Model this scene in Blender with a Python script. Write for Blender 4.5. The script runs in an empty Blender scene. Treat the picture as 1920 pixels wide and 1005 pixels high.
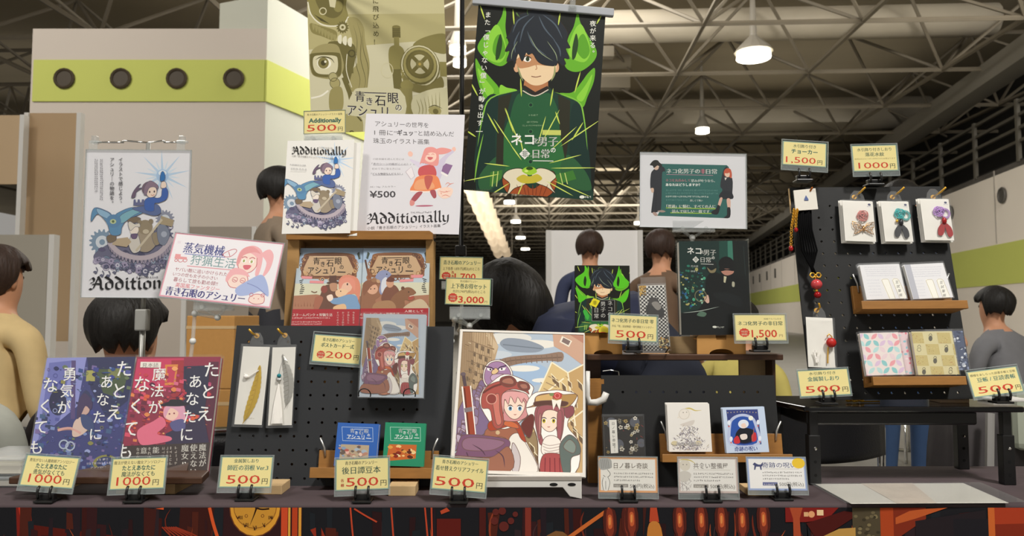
import bpy, math, random
import numpy as np
from mathutils import Matrix, Vector
random.seed(7)
S = bpy.context.scene
COL = S.collection
# ------------------------------------------------------------------ camera, world, lights, exposure
F = 1400.0
CAMZ = 1.03
PITCH = math.atan(87.5 / F)
cd = bpy.data.cameras.new('camera'); cam = bpy.data.objects.new('camera', cd); COL.objects.link(cam)
cam.location = (0, 0, CAMZ); cam.rotation_euler = (math.pi / 2 + PITCH, 0, 0)
cd.sensor_width = 36; cd.lens = 36 * F / 1920; cd.clip_start = .05; cd.clip_end = 400
cd.dof.use_dof = True; cd.dof.focus_distance = 1.4; cd.dof.aperture_fstop = 9.0
S.camera = cam
vs = S.view_settings
vs.view_transform = 'Standard'; vs.look = 'None'; vs.gamma = 1; vs.use_curve_mapping = False; vs.exposure = 0.0
w = bpy.data.worlds.new('hall_ambient'); S.world = w; w.use_nodes = True
w.node_tree.nodes['Background'].inputs[0].default_value = (1.0, .95, .88, 1)
w.node_tree.nodes['Background'].inputs[1].default_value = .30
S.cycles.use_denoising = True
S.cycles.max_bounces = 10; S.cycles.transparent_max_bounces = 24
S.cycles.sample_clamp_indirect = 4

def area(name, loc, target, size, energy, col=(1, .96, .9)):
    l = bpy.data.lights.new(name, 'AREA'); l.shape = 'SQUARE'; l.size = size; l.energy = energy; l.color = col
    o = bpy.data.objects.new(name, l); COL.objects.link(o); o.location = loc
    o.rotation_euler = (Vector(target) - Vector(loc)).to_track_quat('-Z', 'Y').to_euler()
    return o
area('lamp_light', (2.4, -1.6, 6.2), (0, 1.4, .9), .8, 400)
area('lamp_light', (-3.6, -2.4, 6.4), (0, 1.4, .9), 1.4, 210)
area('lamp_light', (0, 14, 8.3), (0, 16, 0), 6, 1100)
area('lamp_light', (-9, 6, 8.3), (-6, 14, 2), 4, 560)
area('lamp_light', (10, 8, 8.3), (13, 22, 2), 5, 1900)
area('lamp_light', (-1.2, 20, 8.8), (-1.2, 20, 0), 3, 500)
area('lamp_light', (4, 40, 8.3), (4, 60, 0), 10, 3500)

for x_, y_ in ((-4, 20), (-16, 24), (9, 24), (2, 50), (20, 55)):
    area('added_ceiling_fill', (x_, y_, 7.7), (x_, y_, 9), 6, 26)  # added unseen upward fill for the ceiling, standing in for floor bounce
# ------------------------------------------------------------------ pixel rays, poses
cP, sP = math.cos(PITCH), math.sin(PITCH)
CAM = np.array([0, 0, CAMZ])
def ray(px, py):
    x = (px - 960) / F; y = (502.5 - py) / F
    return np.array([x, cP - y * sP, sP + y * cP])
def at(px, py, D):
    r = ray(px, py); return CAM + r * (D / r[1])
def atz(px, py, z):
    r = ray(px, py); return CAM + r * ((z - CAMZ) / r[2])
def proj(p):
    d = np.asarray(p) - CAM
    yc = d[1] * cP + d[2] * sP; zc = -d[1] * sP + d[2] * cP
    return np.array([960 + F * d[0] / yc, 502.5 - F * zc / yc])
def pose(c, yaw, lean, roll):
    v = np.array([0, math.sin(lean), math.cos(lean)]); x = np.array([1., 0, 0])
    n = np.cross(x, v)
    cr, sr = math.cos(roll), math.sin(roll)
    x, v = cr * x + sr * v, -sr * x + cr * v
    cy, sy = math.cos(yaw), math.sin(yaw)
    R = np.array([[cy, -sy, 0], [sy, cy, 0], [0, 0, 1]])
    M = np.eye(4); M[:3, 0] = R @ x; M[:3, 1] = R @ v; M[:3, 2] = R @ n; M[:3, 3] = c
    return M
def fit(q, D, lean=8, yaw=0, kl=40, ky=40):
    """true rectangle standing at distance D whose corners (TL,TR,BR,BL) fall nearest the pixels q; local origin is the bottom centre"""
    q = [np.array(a, float) for a in q]
    bc = (q[2] + q[3]) / 2
    w0 = np.linalg.norm(q[2] - q[3]) * D / F; h0 = np.linalg.norm((q[0] + q[1]) / 2 - bc) * D / F
    p = np.array([bc[0], bc[1], math.radians(yaw), math.radians(lean), math.atan2(-(q[2] - q[3])[1], (q[2] - q[3])[0]), w0, h0])
    l0, y0 = math.radians(lean), math.radians(yaw)
    def res(p):
        M = pose(at(p[0], p[1], D), p[2], p[3], p[4]); r = []
        for (sx, sy), t in zip(((-.5, 1), (.5, 1), (.5, 0), (-.5, 0)), q):
            r += list(proj(M[:3, 3] + M[:3, 0] * sx * p[5] + M[:3, 1] * sy * p[6]) - t)
        return np.array(r + [kl * (p[3] - l0), ky * (p[2] - y0)])
    sc = np.array([1, 1, .01, .01, .01, .001, .001])
    for _ in range(25):
        r = res(p); J = np.array([(res(p + np.eye(7)[i] * sc[i] * 1e-2) - r) / 1e-2 for i in range(7)]).T
        p = p + sc * np.clip(np.linalg.solve(J.T @ J + 1e-6 * np.eye(7), -J.T @ r), -20, 20)
    return pose(at(p[0], p[1], D), p[2], p[3], p[4]), p[5], p[6]
def onplane(M, px, py, z=0.0):
    n = M[:3, 2]; o = M[:3, 3] + n * z; r = ray(px, py)
    P = CAM + r * (np.dot(o - CAM, n) / np.dot(r, n)); d = P - M[:3, 3]
    return np.array([np.dot(d, M[:3, 0]), np.dot(d, M[:3, 1])])
def offs(M, x, y, z=0.0):
    N = M.copy(); N[:3, 3] = M[:3, 3] + M[:3, 0] * x + M[:3, 1] * y + M[:3, 2] * z; return N
def crop(x0, y0, s, pts): return [(x0 + x / s, y0 + y / s) for x, y in pts]

# ------------------------------------------------------------------ materials
def lin(h):
    h = h.lstrip('#'); v = [int(h[i:i + 2], 16) / 255 for i in (0, 2, 4)]
    return tuple(c / 12.92 if c <= .04045 else ((c + .055) / 1.055) ** 2.4 for c in v)
MATS = {}
def mat(name, col='#ffffff', rough=.55, metal=0., spec=.4, noise=0., nscale=40., bump=0., emit=0., stretch=None, coat=0.):
    if name in MATS: return MATS[name]
    m = bpy.data.materials.new(name); m.use_nodes = True; nt = m.node_tree; b = nt.nodes['Principled BSDF']
    c = lin(col)
    b.inputs['Base Color'].default_value = (*c, 1); b.inputs['Roughness'].default_value = rough
    b.inputs['Metallic'].default_value = metal; b.inputs['Specular IOR Level'].default_value = spec
    b.inputs['Coat Weight'].default_value = coat
    if emit: b.inputs['Emission Color'].default_value = (*c, 1); b.inputs['Emission Strength'].default_value = emit
    if noise or bump:
        tc = nt.nodes.new('ShaderNodeTexCoord'); mp = nt.nodes.new('ShaderNodeMapping'); nz = nt.nodes.new('ShaderNodeTexNoise')
        nz.inputs['Scale'].default_value = nscale; nz.inputs['Detail'].default_value = 5
        if stretch: mp.inputs['Scale'].default_value = stretch
        nt.links.new(tc.outputs['Object'], mp.inputs[0]); nt.links.new(mp.outputs[0], nz.inputs['Vector'])
        if noise:
            mx = nt.nodes.new('ShaderNodeMix'); mx.data_type = 'RGBA'
            mx.inputs[6].default_value = (*[max(0, x * (1 - noise)) for x in c], 1); mx.inputs[7].default_value = (*[min(1, x * (1 + noise)) for x in c], 1)
            nt.links.new(nz.outputs[0], mx.inputs[0]); nt.links.new(mx.outputs[2], b.inputs['Base Color'])
        if bump:
            bp = nt.nodes.new('ShaderNodeBump'); bp.inputs['Strength'].default_value = bump; bp.inputs['Distance'].default_value = .01
            nt.links.new(nz.outputs[0], bp.inputs['Height']); nt.links.new(bp.outputs[0], b.inputs['Normal'])
    MATS[name] = m; return m
def mat_print(name, rough, spec=.4, coat=0.):
    if name in MATS: return MATS[name]
    m = bpy.data.materials.new(name); m.use_nodes = True; nt = m.node_tree; b = nt.nodes['Principled BSDF']
    a = nt.nodes.new('ShaderNodeAttribute'); a.attribute_name = 'ink'; nt.links.new(a.outputs['Color'], b.inputs['Base Color'])
    b.inputs['Roughness'].default_value = rough; b.inputs['Specular IOR Level'].default_value = spec; b.inputs['Coat Weight'].default_value = coat
    MATS[name] = m; return m
def mat_clear(name, tint='#e8eef0', cover=.015, gloss=.008, rough=.08):
    """thin clear film: mostly transparent, a little tint and a sheen that grows at grazing angles"""
    if name in MATS: return MATS[name]
    m = bpy.data.materials.new(name); m.use_nodes = True; nt = m.node_tree; nt.nodes.clear(); N = nt.nodes.new
    out = N('ShaderNodeOutputMaterial'); tr = N('ShaderNodeBsdfTransparent'); df = N('ShaderNodeBsdfDiffuse'); gl = N('ShaderNodeBsdfGlossy')
    tr.inputs[0].default_value = (.995, 1, .998, 1); df.inputs[0].default_value = (*lin(tint), 1); gl.inputs['Roughness'].default_value = rough
    m1 = N('ShaderNodeMixShader'); m2 = N('ShaderNodeMixShader'); lw = N('ShaderNodeLayerWeight'); mm = N('ShaderNodeMath'); mm.operation = 'MULTIPLY_ADD'
    lw.inputs[0].default_value = .2; mm.inputs[1].default_value = .16; mm.inputs[2].default_value = gloss
    m1.inputs[0].default_value = cover
    L = nt.links.new
    L(tr.outputs[0], m1.inputs[1]); L(df.outputs[0], m1.inputs[2]); L(lw.outputs['Fresnel'], mm.inputs[0]); L(mm.outputs[0], m2.inputs[0])
    L(m1.outputs[0], m2.inputs[1]); L(gl.outputs[0], m2.inputs[2]); L(m2.outputs[0], out.inputs[0])
    MATS[name] = m; return m
PRINT = mat_print('printed_paper', .6, .3)
PRINTG = mat_print('printed_gloss', .35, .45)
CLOTHP = mat_print('printed_cloth', .85, .15)
CLEAR = mat_clear('clear_film')
BAG = mat_clear('cello_bag', '#f2f4f5', .05, .03, .12)
ACRYL = mat_clear('clear_acrylic', '#e6ecec', .16, .1, .06)
RIM = mat_clear('film_rim', '#b9c4c4', .3, .1, .1)
BLACKP = mat('black_plastic', '#141415', .35, 0, .5)
BOARD = mat('black_board_paint', '#1e1f20', .6, 0, .35, noise=.12, nscale=300)
BOARDG = mat('charcoal_board_paint', '#2c2e31', .6, 0, .35, noise=.12, nscale=300)
WOOD = mat('stained_ledge_wood', '#986a34', .5, 0, .4, noise=.22, nscale=14, stretch=(2, 14, 14))
CARDB = mat('kraft_board', '#b08a58', .75, 0, .25, noise=.12, nscale=30, stretch=(2, 20, 20))
KRAFT = mat('kraft_card', '#c08f52', .7, 0, .25, noise=.08, nscale=60)
DWOOD = mat('dark_walnut_wood', '#4a3122', .45, 0, .4, noise=.25, nscale=14, stretch=(2, 14, 14))
PALEW = mat('pale_pine_wood', '#cfb184', .6, 0, .3, noise=.12, nscale=14, stretch=(2, 14, 14))
WHITEP = mat('white_plastic', '#d9d7d2', .4, 0, .45)
PAPER = mat('paper_edges', '#ddd9cf', .8, 0, .2)
METAL = mat('bright_steel', '#c9c9c6', .3, .75)
GOLD = mat('gold_metal', '#dba93c', .35, .55)
CHROME = mat('chrome_tube', '#dcdcda', .1, 1)

# ------------------------------------------------------------------ mesh builder and object helpers
class MB:
    def __init__(s): s.v = []; s.f = []; s.m = []; s.i = 0
    def add(s, vs, fs):
        b = len(s.v); s.v += [tuple(map(float, v)) for v in vs]; s.f += [tuple(b + i for i in f) for f in fs]; s.m += [s.i] * len(fs); return s
    def box(s, x0, x1, y0, y1, z0, z1):
        return s.add([(x, y, z) for z in (z0, z1) for y in (y0, y1) for x in (x0, x1)],
                     [(0, 2, 3, 1), (4, 5, 7, 6), (0, 1, 5, 4), (2, 6, 7, 3), (0, 4, 6, 2), (1, 3, 7, 5)])
    def prism(s, poly, z0, z1):
        n = len(poly)
        a = sum(poly[i][0] * poly[(i + 1) % n][1] - poly[(i + 1) % n][0] * poly[i][1] for i in range(n))
        if a < 0: poly = poly[::-1]
        return s.add([(x, y, z0) for x, y in poly] + [(x, y, z1) for x, y in poly],
                     [tuple(range(n))[::-1], tuple(range(n, 2 * n))] + [(i, (i + 1) % n, n + (i + 1) % n, n + i) for i in range(n)])
    def tube(s, pts, r, n=8, closed=False, caps=True):
        P = [np.array(p, float) for p in pts]; k = len(P); rr = r if hasattr(r, '__len__') else [r] * k
        rings = []; up = None
        for i in range(k):
            a = P[(i - 1) % k] if closed or i else P[i]; b = P[(i + 1) % k] if closed or i < k - 1 else P[i]
            t = b - a; t /= (np.linalg.norm(t) or 1)
            if up is None: up = np.array([0, 0, 1.]) if abs(t[2]) < .9 else np.array([1., 0, 0])
            u = np.cross(t, up); u /= (np.linalg.norm(u) or 1); up = np.cross(u, t)
            rings.append([P[i] + rr[i] * (math.cos(6.28319 * j / n) * u + math.sin(6.28319 * j / n) * up) for j in range(n)])
        vs = [v for g in rings for v in g]; fs = []
        for i in range(k if closed else k - 1):
            for j in range(n):
                a = i * n; b = ((i + 1) % k) * n; fs.append((a + j, a + (j + 1) % n, b + (j + 1) % n, b + j))
        if caps and not closed: fs += [tuple(range(n))[::-1], tuple((k - 1) * n + j for j in range(n))]
        return s.add(vs, fs)
    def ball(s, c, r, n=12, m=8):
        r = r if hasattr(r, '__len__') else (r, r, r)
        vs = [(c[0], c[1], c[2] + r[2])]; fs = []
        for i in range(1, m):
            th = math.pi * i / m
            for j in range(n):
                ph = 6.28319 * j / n; vs.append((c[0] + r[0] * math.sin(th) * math.cos(ph), c[1] + r[1] * math.sin(th) * math.sin(ph), c[2] + r[2] * math.cos(th)))
        vs.append((c[0], c[1], c[2] - r[2])); e = len(vs) - 1
        for j in range(n):
            fs.append((0, 1 + j, 1 + (j + 1) % n)); fs.append((e, 1 + (m - 2) * n + (j + 1) % n, 1 + (m - 2) * n + j))
            for i in range(m - 2):
                a = 1 + i * n; b = a + n; fs.append((a + j, b + j, b + (j + 1) % n, a + (j + 1) % n))
        return s.add(vs, fs)
    def build(s, name, mats, parent=None, bevel=0, smooth=False, sub=0):
        me = bpy.data.meshes.new(name); me.from_pydata(s.v, [], s.f); me.update()
        for m in (mats if isinstance(mats, (list, tuple)) else [mats]): me.materials.append(m)
        if any(s.m): me.polygons.foreach_set('material_index', s.m)
        if smooth: me.polygons.foreach_set('use_smooth', [True] * len(s.f))
        o = bpy.data.objects.new(name, me); COL.objects.link(o); o.parent = parent
        if bevel:
            b = o.modifiers.new('edge', 'BEVEL'); b.width = bevel; b.segments = 2; b.limit_method = 'ANGLE'
        if sub:
            b = o.modifiers.new('smooth', 'SUBSURF'); b.levels = sub; b.render_levels = sub
        return o
def box(*a): return MB().box(*a)
def tag(o, label, cat, group=None, kind=None):
    if label: o['label'] = label
    if cat: o['category'] = cat
    if group: o['group'] = group
    if kind: o['kind'] = kind
    return o
def thing(name, label, cat, M=None, group=None):
    o = bpy.data.objects.new(name, None); COL.objects.link(o); o.empty_display_size = .02
    if M is not None:
        o.matrix_world = Matrix(M.tolist()) if hasattr(M, 'tolist') and getattr(M, 'shape', 0) == (4, 4) else Matrix.Translation(Vector(M))
    return tag(o, label, cat, group)
def struct(o): o['kind'] = 'structure'; return o

# ------------------------------------------------------------------ print artwork: flat inked shapes on a sheet
GC = {}
KJ = lambda s: any('\u4e00' <= c <= '\u9fff' for c in s)
def glyphs(s, bold):
    if (s, bold) not in GC:
        c = bpy.data.curves.new('t', 'FONT'); c.body = s; c.size = 1; c.offset = bold; c.resolution_u = 2
        o = bpy.data.objects.new('t', c); me = bpy.data.meshes.new_from_object(o)
        v = np.array([(a.co.x, a.co.y) for a in me.vertices]) if len(me.vertices) else np.zeros((0, 2))
        GC[(s, bold)] = (v, [tuple(p.vertices) for p in me.polygons])
        bpy.data.objects.remove(o); bpy.data.curves.remove(c); bpy.data.meshes.remove(me)
    return GC[(s, bold)]
def smooth_pts(P, closed, k=5):
    P = [np.array(p, float) for p in P]; n = len(P); out = []
    for i in range(n if closed else n - 1):
        p0 = P[(i - 1) % n] if closed or i > 0 else P[i]; p1 = P[i]; p2 = P[(i + 1) % n]; p3 = P[(i + 2) % n] if closed or i + 2 < n else p2
        for j in range(k):
            t = j / k; out.append(.5 * ((2 * p1) + (p2 - p0) * t + (2 * p0 - 5 * p1 + 4 * p2 - p3) * t * t + (3 * p1 - p0 - 3 * p2 + p3) * t ** 3))
    if not closed: out.append(P[-1])
    return out
def pairs(l): return [(l[i], l[i + 1]) for i in range(0, len(l), 2)] if not hasattr(l[0], '__len__') else l
class Art:
    def __init__(s, src, w, h, base='#ffffff', thick=.0006, z0=0., edge=None):
        """src: TL,TR,BR,BL of the sheet in drawing coordinates; the sheet is w x h, origin at bottom centre"""
        s.w, s.h = w, h; dst = [(-w / 2, h), (w / 2, h), (w / 2, 0), (-w / 2, 0)]
        A = []; b = []
        for (x, y), (u, v) in zip(src, dst):
            A += [[x, y, 1, 0, 0, 0, -u * x, -u * y], [0, 0, 0, x, y, 1, -v * x, -v * y]]; b += [u, v]
        s.H = np.append(np.linalg.solve(np.array(A, float), np.array(b, float)), 1).reshape(3, 3)
        s.V = []; s.Fc = []; s.C = []; s.z = z0; s.T = (1, 1, 0, 0)
        s.dz = 3e-6; s.ol = None
        e = edge or base
        b = MB().box(-w / 2, w / 2, 0, h, z0 - thick, z0)
        s.V += b.v; s.Fc += b.f; s.C += [lin(e), lin(base), lin(e), lin(e), lin(e), lin(e)]
        s.C[0] = lin(base)
    def mp(s, P):
        P = np.asarray(P, float).reshape(-1, 2) * np.array(s.T[:2]) + np.array(s.T[2:])
        q = np.c_[P, np.ones(len(P))] @ s.H.T
        return q[:, :2] / q[:, 2:]
    def _clip(s, Q):
        Q = [tuple(q) for q in Q]; e = 0
        for ax, lim, sg in ((0, -s.w / 2, 1), (0, s.w / 2, -1), (1, e, 1), (1, s.h, -1)):
            if not Q: return Q
            out = []
            for i in range(len(Q)):
                a, b = Q[i - 1], Q[i]; da, db = (a[ax] - lim) * sg, (b[ax] - lim) * sg
                if (da < 0) != (db < 0):
                    t = da / (da - db); out.append((a[0] + t * (b[0] - a[0]), a[1] + t * (b[1] - a[1])))
                if db >= 0: out.append(b)
            Q = out
        return Q
    def raw(s, col, Q, z):
        Q = s._clip(Q)
        if len(Q) < 3: return
        a = sum(Q[i - 1][0] * Q[i][1] - Q[i][0] * Q[i - 1][1] for i in range(len(Q)))
        if abs(a) < 1e-10: return
        if a < 0: Q = Q[::-1]
        b = len(s.V); s.V += [(x, y, z) for x, y in Q]; s.Fc.append(tuple(range(b, b + len(Q)))); s.C.append(col if not isinstance(col, str) else lin(col))
    def up(s): s.z += s.dz; return s.z
    def p(s, col, pts): s.raw(lin(col), s.mp(pairs(pts)), s.up()); return s
    def b(s, col, pts, k=5):
        P = smooth_pts(pairs(pts), True, k); s.raw(lin(col), s.mp(P), s.up())
        if s.ol and max(abs(P[0] - P[len(P) // 2])) > 12: s.s_(s.ol[0], s.ol[1], P + [P[0]], sm=False)
        return s
    def r(s, col, x0, y0, x1, y1): return s.p(col, [x0, y0, x1, y0, x1, y1, x0, y1])
    def c(s, col, x, y, rx, ry=None, a0=0, a1=360, n=20):
        ry = ry or rx; P = [(x + rx * math.cos(math.radians(a0 + (a1 - a0) * i / n)), y + ry * math.sin(math.radians(a0 + (a1 - a0) * i / n))) for i in range(n + (a1 - a0 < 360))]
        s.raw(lin(col), s.mp(P), s.up()); return s
    def s_(s, col, wd, pts, taper=0, sm=True, nib=None):
        P = pairs(pts); P = smooth_pts(P, False, 4) if sm and len(P) > 2 else [np.array(p, float) for p in P]
        if taper and len(P) == 2: P = [P[0] + (P[1] - P[0]) * t for t in (0, .12, .3, .5, .7, .88, 1)]
        z = s.up(); c = lin(col); n = len(P); L = []; R = []
        for i in range(n):
            if nib is not None: d = np.array(nib, float)
            else:
                t = P[min(i + 1, n - 1)] - P[max(i - 1, 0)]; t = t / (np.linalg.norm(t) or 1); f = i / max(1, n - 1)
                k = {0: 1, 1: 1 - f, 2: min(1, 4 * f * (1 - f)), 3: f}[taper]; d = np.array([-t[1], t[0]]) * wd / 2 * max(k, .03)
            L.append(P[i] + d); R.append(P[i] - d)
        for i in range(n - 1): s.raw(c, s.mp([L[i], L[i + 1], R[i + 1], R[i]]), z)
        return s
    def ring(s, col, x, y, r, wd, n=24, ry=None):
        z = s.up(); c = lin(col); ry = ry or r
        for i in range(n):
            a, b = 6.28319 * i / n, 6.28319 * (i + 1) / n
            s.raw(c, s.mp([(x + (r + d) * math.cos(t), y + (ry + d) * math.sin(t)) for t, d in ((a, 0), (b, 0), (b, -wd), (a, -wd))]), z)
        return s
    def frame(s, col, x0, y0, x1, y1, wd):
        s.up(); z = s.z
        for a in ((x0, y0, x1, y0 + wd), (x0, y1 - wd, x1, y1), (x0, y0 + wd, x0 + wd, y1 - wd), (x1 - wd, y0 + wd, x1, y1 - wd)):
            s.raw(lin(col), s.mp([(a[0], a[1]), (a[2], a[1]), (a[2], a[3]), (a[0], a[3])]), z)
        return s
    def gear(s, col, x, y, r, teeth=12, hole='#ffffff', k=.8):
        P = []
        for i in range(teeth):
            for d, q in ((0, k), (.25, 1), (.5, 1), (.75, k)):
                a = 6.28319 * (i + d) / teeth; P.append((x + r * q * math.cos(a), y + r * q * math.sin(a)))
        s.raw(lin(col), s.mp(P), s.up())
        if hole: s.c(hole, x, y, r * .5); s.c(col, x, y, r * .22)
        return s
    def _glyph(s, v, fs, col, z):
        q = s.mp(v); m = .0
        if len(q) == 0: return
        inside = (q[:, 0].min() > -s.w / 2 and q[:, 0].max() < s.w / 2 and q[:, 1].min() > 0 and q[:, 1].max() < s.h)
        if inside:
            b = len(s.V); s.V += [(x, y, z) for x, y in q]; s.Fc += [tuple(b + i for i in f) for f in fs]; s.C += [col] * len(fs)
        else:
            for f in fs: s.raw(col, [tuple(q[i]) for i in f], z)
    def strike(s, fn, txt, bold, *k, **kw):
        if bold > .009 and KJ(txt):
            e = (bold - .004) * 1.3; z = s.z
            for d in (-e, 0, e): s.z = z; s.kb = d; fn(bold=0., *k, **kw)
            s.kb = 0.; return s
        return None
    kb = 0.
    def t(s, txt, x, y, size, col, bold=0., al='l', v=False, step=1.08, sx=1., dx=0., shear=0., rot=0.):
        return s.strike(lambda bold: s._t(txt, x, y, size, col, bold, al, v, step, sx, dx, shear, rot), txt, bold) or s._t(txt, x, y, size, col, bold, al, v, step, sx, dx, shear, rot)
    def _t(s, txt, x, y, size, col, bold=0., al='l', v=False, step=1.08, sx=1., dx=0., shear=0., rot=0.):
        """y is the baseline (horizontal) or the top (vertical); dx: sideways drift per character of vertical writing"""
        c = lin(col); z = s.up()
        if v:
            for i, ch in enumerate(txt):
                g, f = glyphs({'ー': '｜', '—': '｜', '「': '﹁', '」': '﹂'}.get(ch, ch), bold)
                ox = .45 if ch in '、。' else 0; oy = -.45 if ch in '、。' else 0
                s._glyph(np.c_[x + (g[:, 0] - .5 + ox + s.kb) * size * sx + i * dx, y + size * (i * step + .85) - (g[:, 1] - oy) * size], f, c, z)
            return s
        g, f = glyphs(txt, bold)
        if not len(g): return s
        wd = g[:, 0].max()
        o = {'l': 0, 'c': -wd / 2, 'r': -wd}[al]
        if s.kb: g = g + np.array([s.kb, 0])
        X = (g[:, 0] + o) * size * sx; Y = -g[:, 1] * size
        cr, sr = math.cos(math.radians(rot)), math.sin(math.radians(rot))
        s._glyph(np.c_[x + X * cr - Y * sr + shear * (-Y), y + X * sr + Y * cr], f, c, z); return s
    def tf(s, txt, x0, x1, y, size, col, bold=0.):
        """text fitted between x0 and x1"""
        return s.strike(lambda bold: s._tf(txt, x0, x1, y, size, col, bold), txt, bold) or s._tf(txt, x0, x1, y, size, col, bold)
    def _tf(s, txt, x0, x1, y, size, col, bold=0.):
        g, f = glyphs(txt, bold); a, b = g[:, 0].min(), g[:, 0].max(); z = s.up()
        s._glyph(np.c_[x0 + (g[:, 0] - a) * (x1 - x0) / (b - a) + s.kb * size, y - g[:, 1] * size], f, lin(col), z); return s
    def squig(s, col, x0, x1, y, size, seed=0):
        """a line of fine print too small to read"""
        rr = random.Random(seed + int(x0 * 7 + y * 13)); x = x0; z = s.up(); c = lin(col)
        while x < x1 - size * .5:
            wd = size * rr.uniform(.55, .9)
            for _ in range(3):
                if rr.random() < .5: yy = y - size * rr.uniform(.1, .9); s.raw(c, s.mp([(x, yy), (x + wd, yy), (x + wd, yy + size * .13), (x, yy + size * .13)]), z)
                else: xx = x + wd * rr.uniform(0, .85); s.raw(c, s.mp([(xx, y - size * .9), (xx + size * .13, y - size * .9), (xx + size * .13, y), (xx, y)]), z)
            x += size
        return s
    def build(s, name, parent, m=None):
        me = bpy.data.meshes.new(name); me.from_pydata(s.V, [], s.Fc); me.update()
        at_ = me.attributes.new('ink', 'FLOAT_COLOR', 'FACE')
        at_.data.foreach_set('color', [x for c in s.C for x in (*c, 1.)])
        me.materials.append(m or PRINT)
        o = bpy.data.objects.new(name, me); COL.objects.link(o); o.parent = parent; return o
BL = {  # broad-nib blackletter strokes, y up, x-height .6
 'A': (.8, [[0, .06, .12, .02, .22, .12, .34, .5, .5, .98], [.46, 1., .6, .62, .62, .12, .74, .0], [.16, .4, .4, .44, .62, .4], [.02, .72, .16, .9, .26, .74, .2, .56, .06, .5]]),
 'd': (.54, [[.1, .5, .1, .14, .24, .02, .42, .12], [.1, .5, .3, .6, .42, .48], [.42, .12, .43, .5, .3, .74, .04, .98]]),
 'i': (.3, [[.02, .54, .12, .6, .12, .12, .24, .0], [.1, .84, .16, .78]]),
 't': (.36, [[.15, .84, .14, .5, .14, .12, .28, .0], [0, .58, .14, .6, .32, .57]]),
 'o': (.54, [[.1, .1, .1, .5, .26, .62], [.1, .1, .25, .0, .42, .12], [.24, .62, .42, .5, .42, .12]]),
 'n': (.56, [[0, .54, .1, .6, .1, .1, .16, .02], [.1, .46, .28, .62, .38, .5, .38, .12, .5, .0]]),
 'a': (.54, [[.06, .5, .22, .62, .36, .52, .36, .12, .48, .0], [.36, .36, .12, .28, .08, .12, .2, .0, .36, .12]]),
 'l': (.3, [[.02, .92, .12, 1., .12, .12, .24, .0]]),
 'y': (.54, [[.04, .6, .1, .5, .1, .16, .24, .02, .4, .14], [.42, .64, .41, .1, .32, -.16, .06, -.26]])}
def blackletter(A, txt, x0, x1, y, size, col, y1=None):
    W = sum(BL[c][0] for c in txt); k = (x1 - x0) / W; x = x0; y1 = y if y1 is None else y1
    for c in txt:
        yy = y + (y1 - y) * (x - x0) / (x1 - x0)
        for st in BL[c][1]:
            A.s_(col, 1, [(x + a * k, yy - b * size) for a, b in pairs(st)], nib=(.055 * k, -.055 * size), sm=len(st) > 6)
        x += BL[c][0] * k
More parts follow.
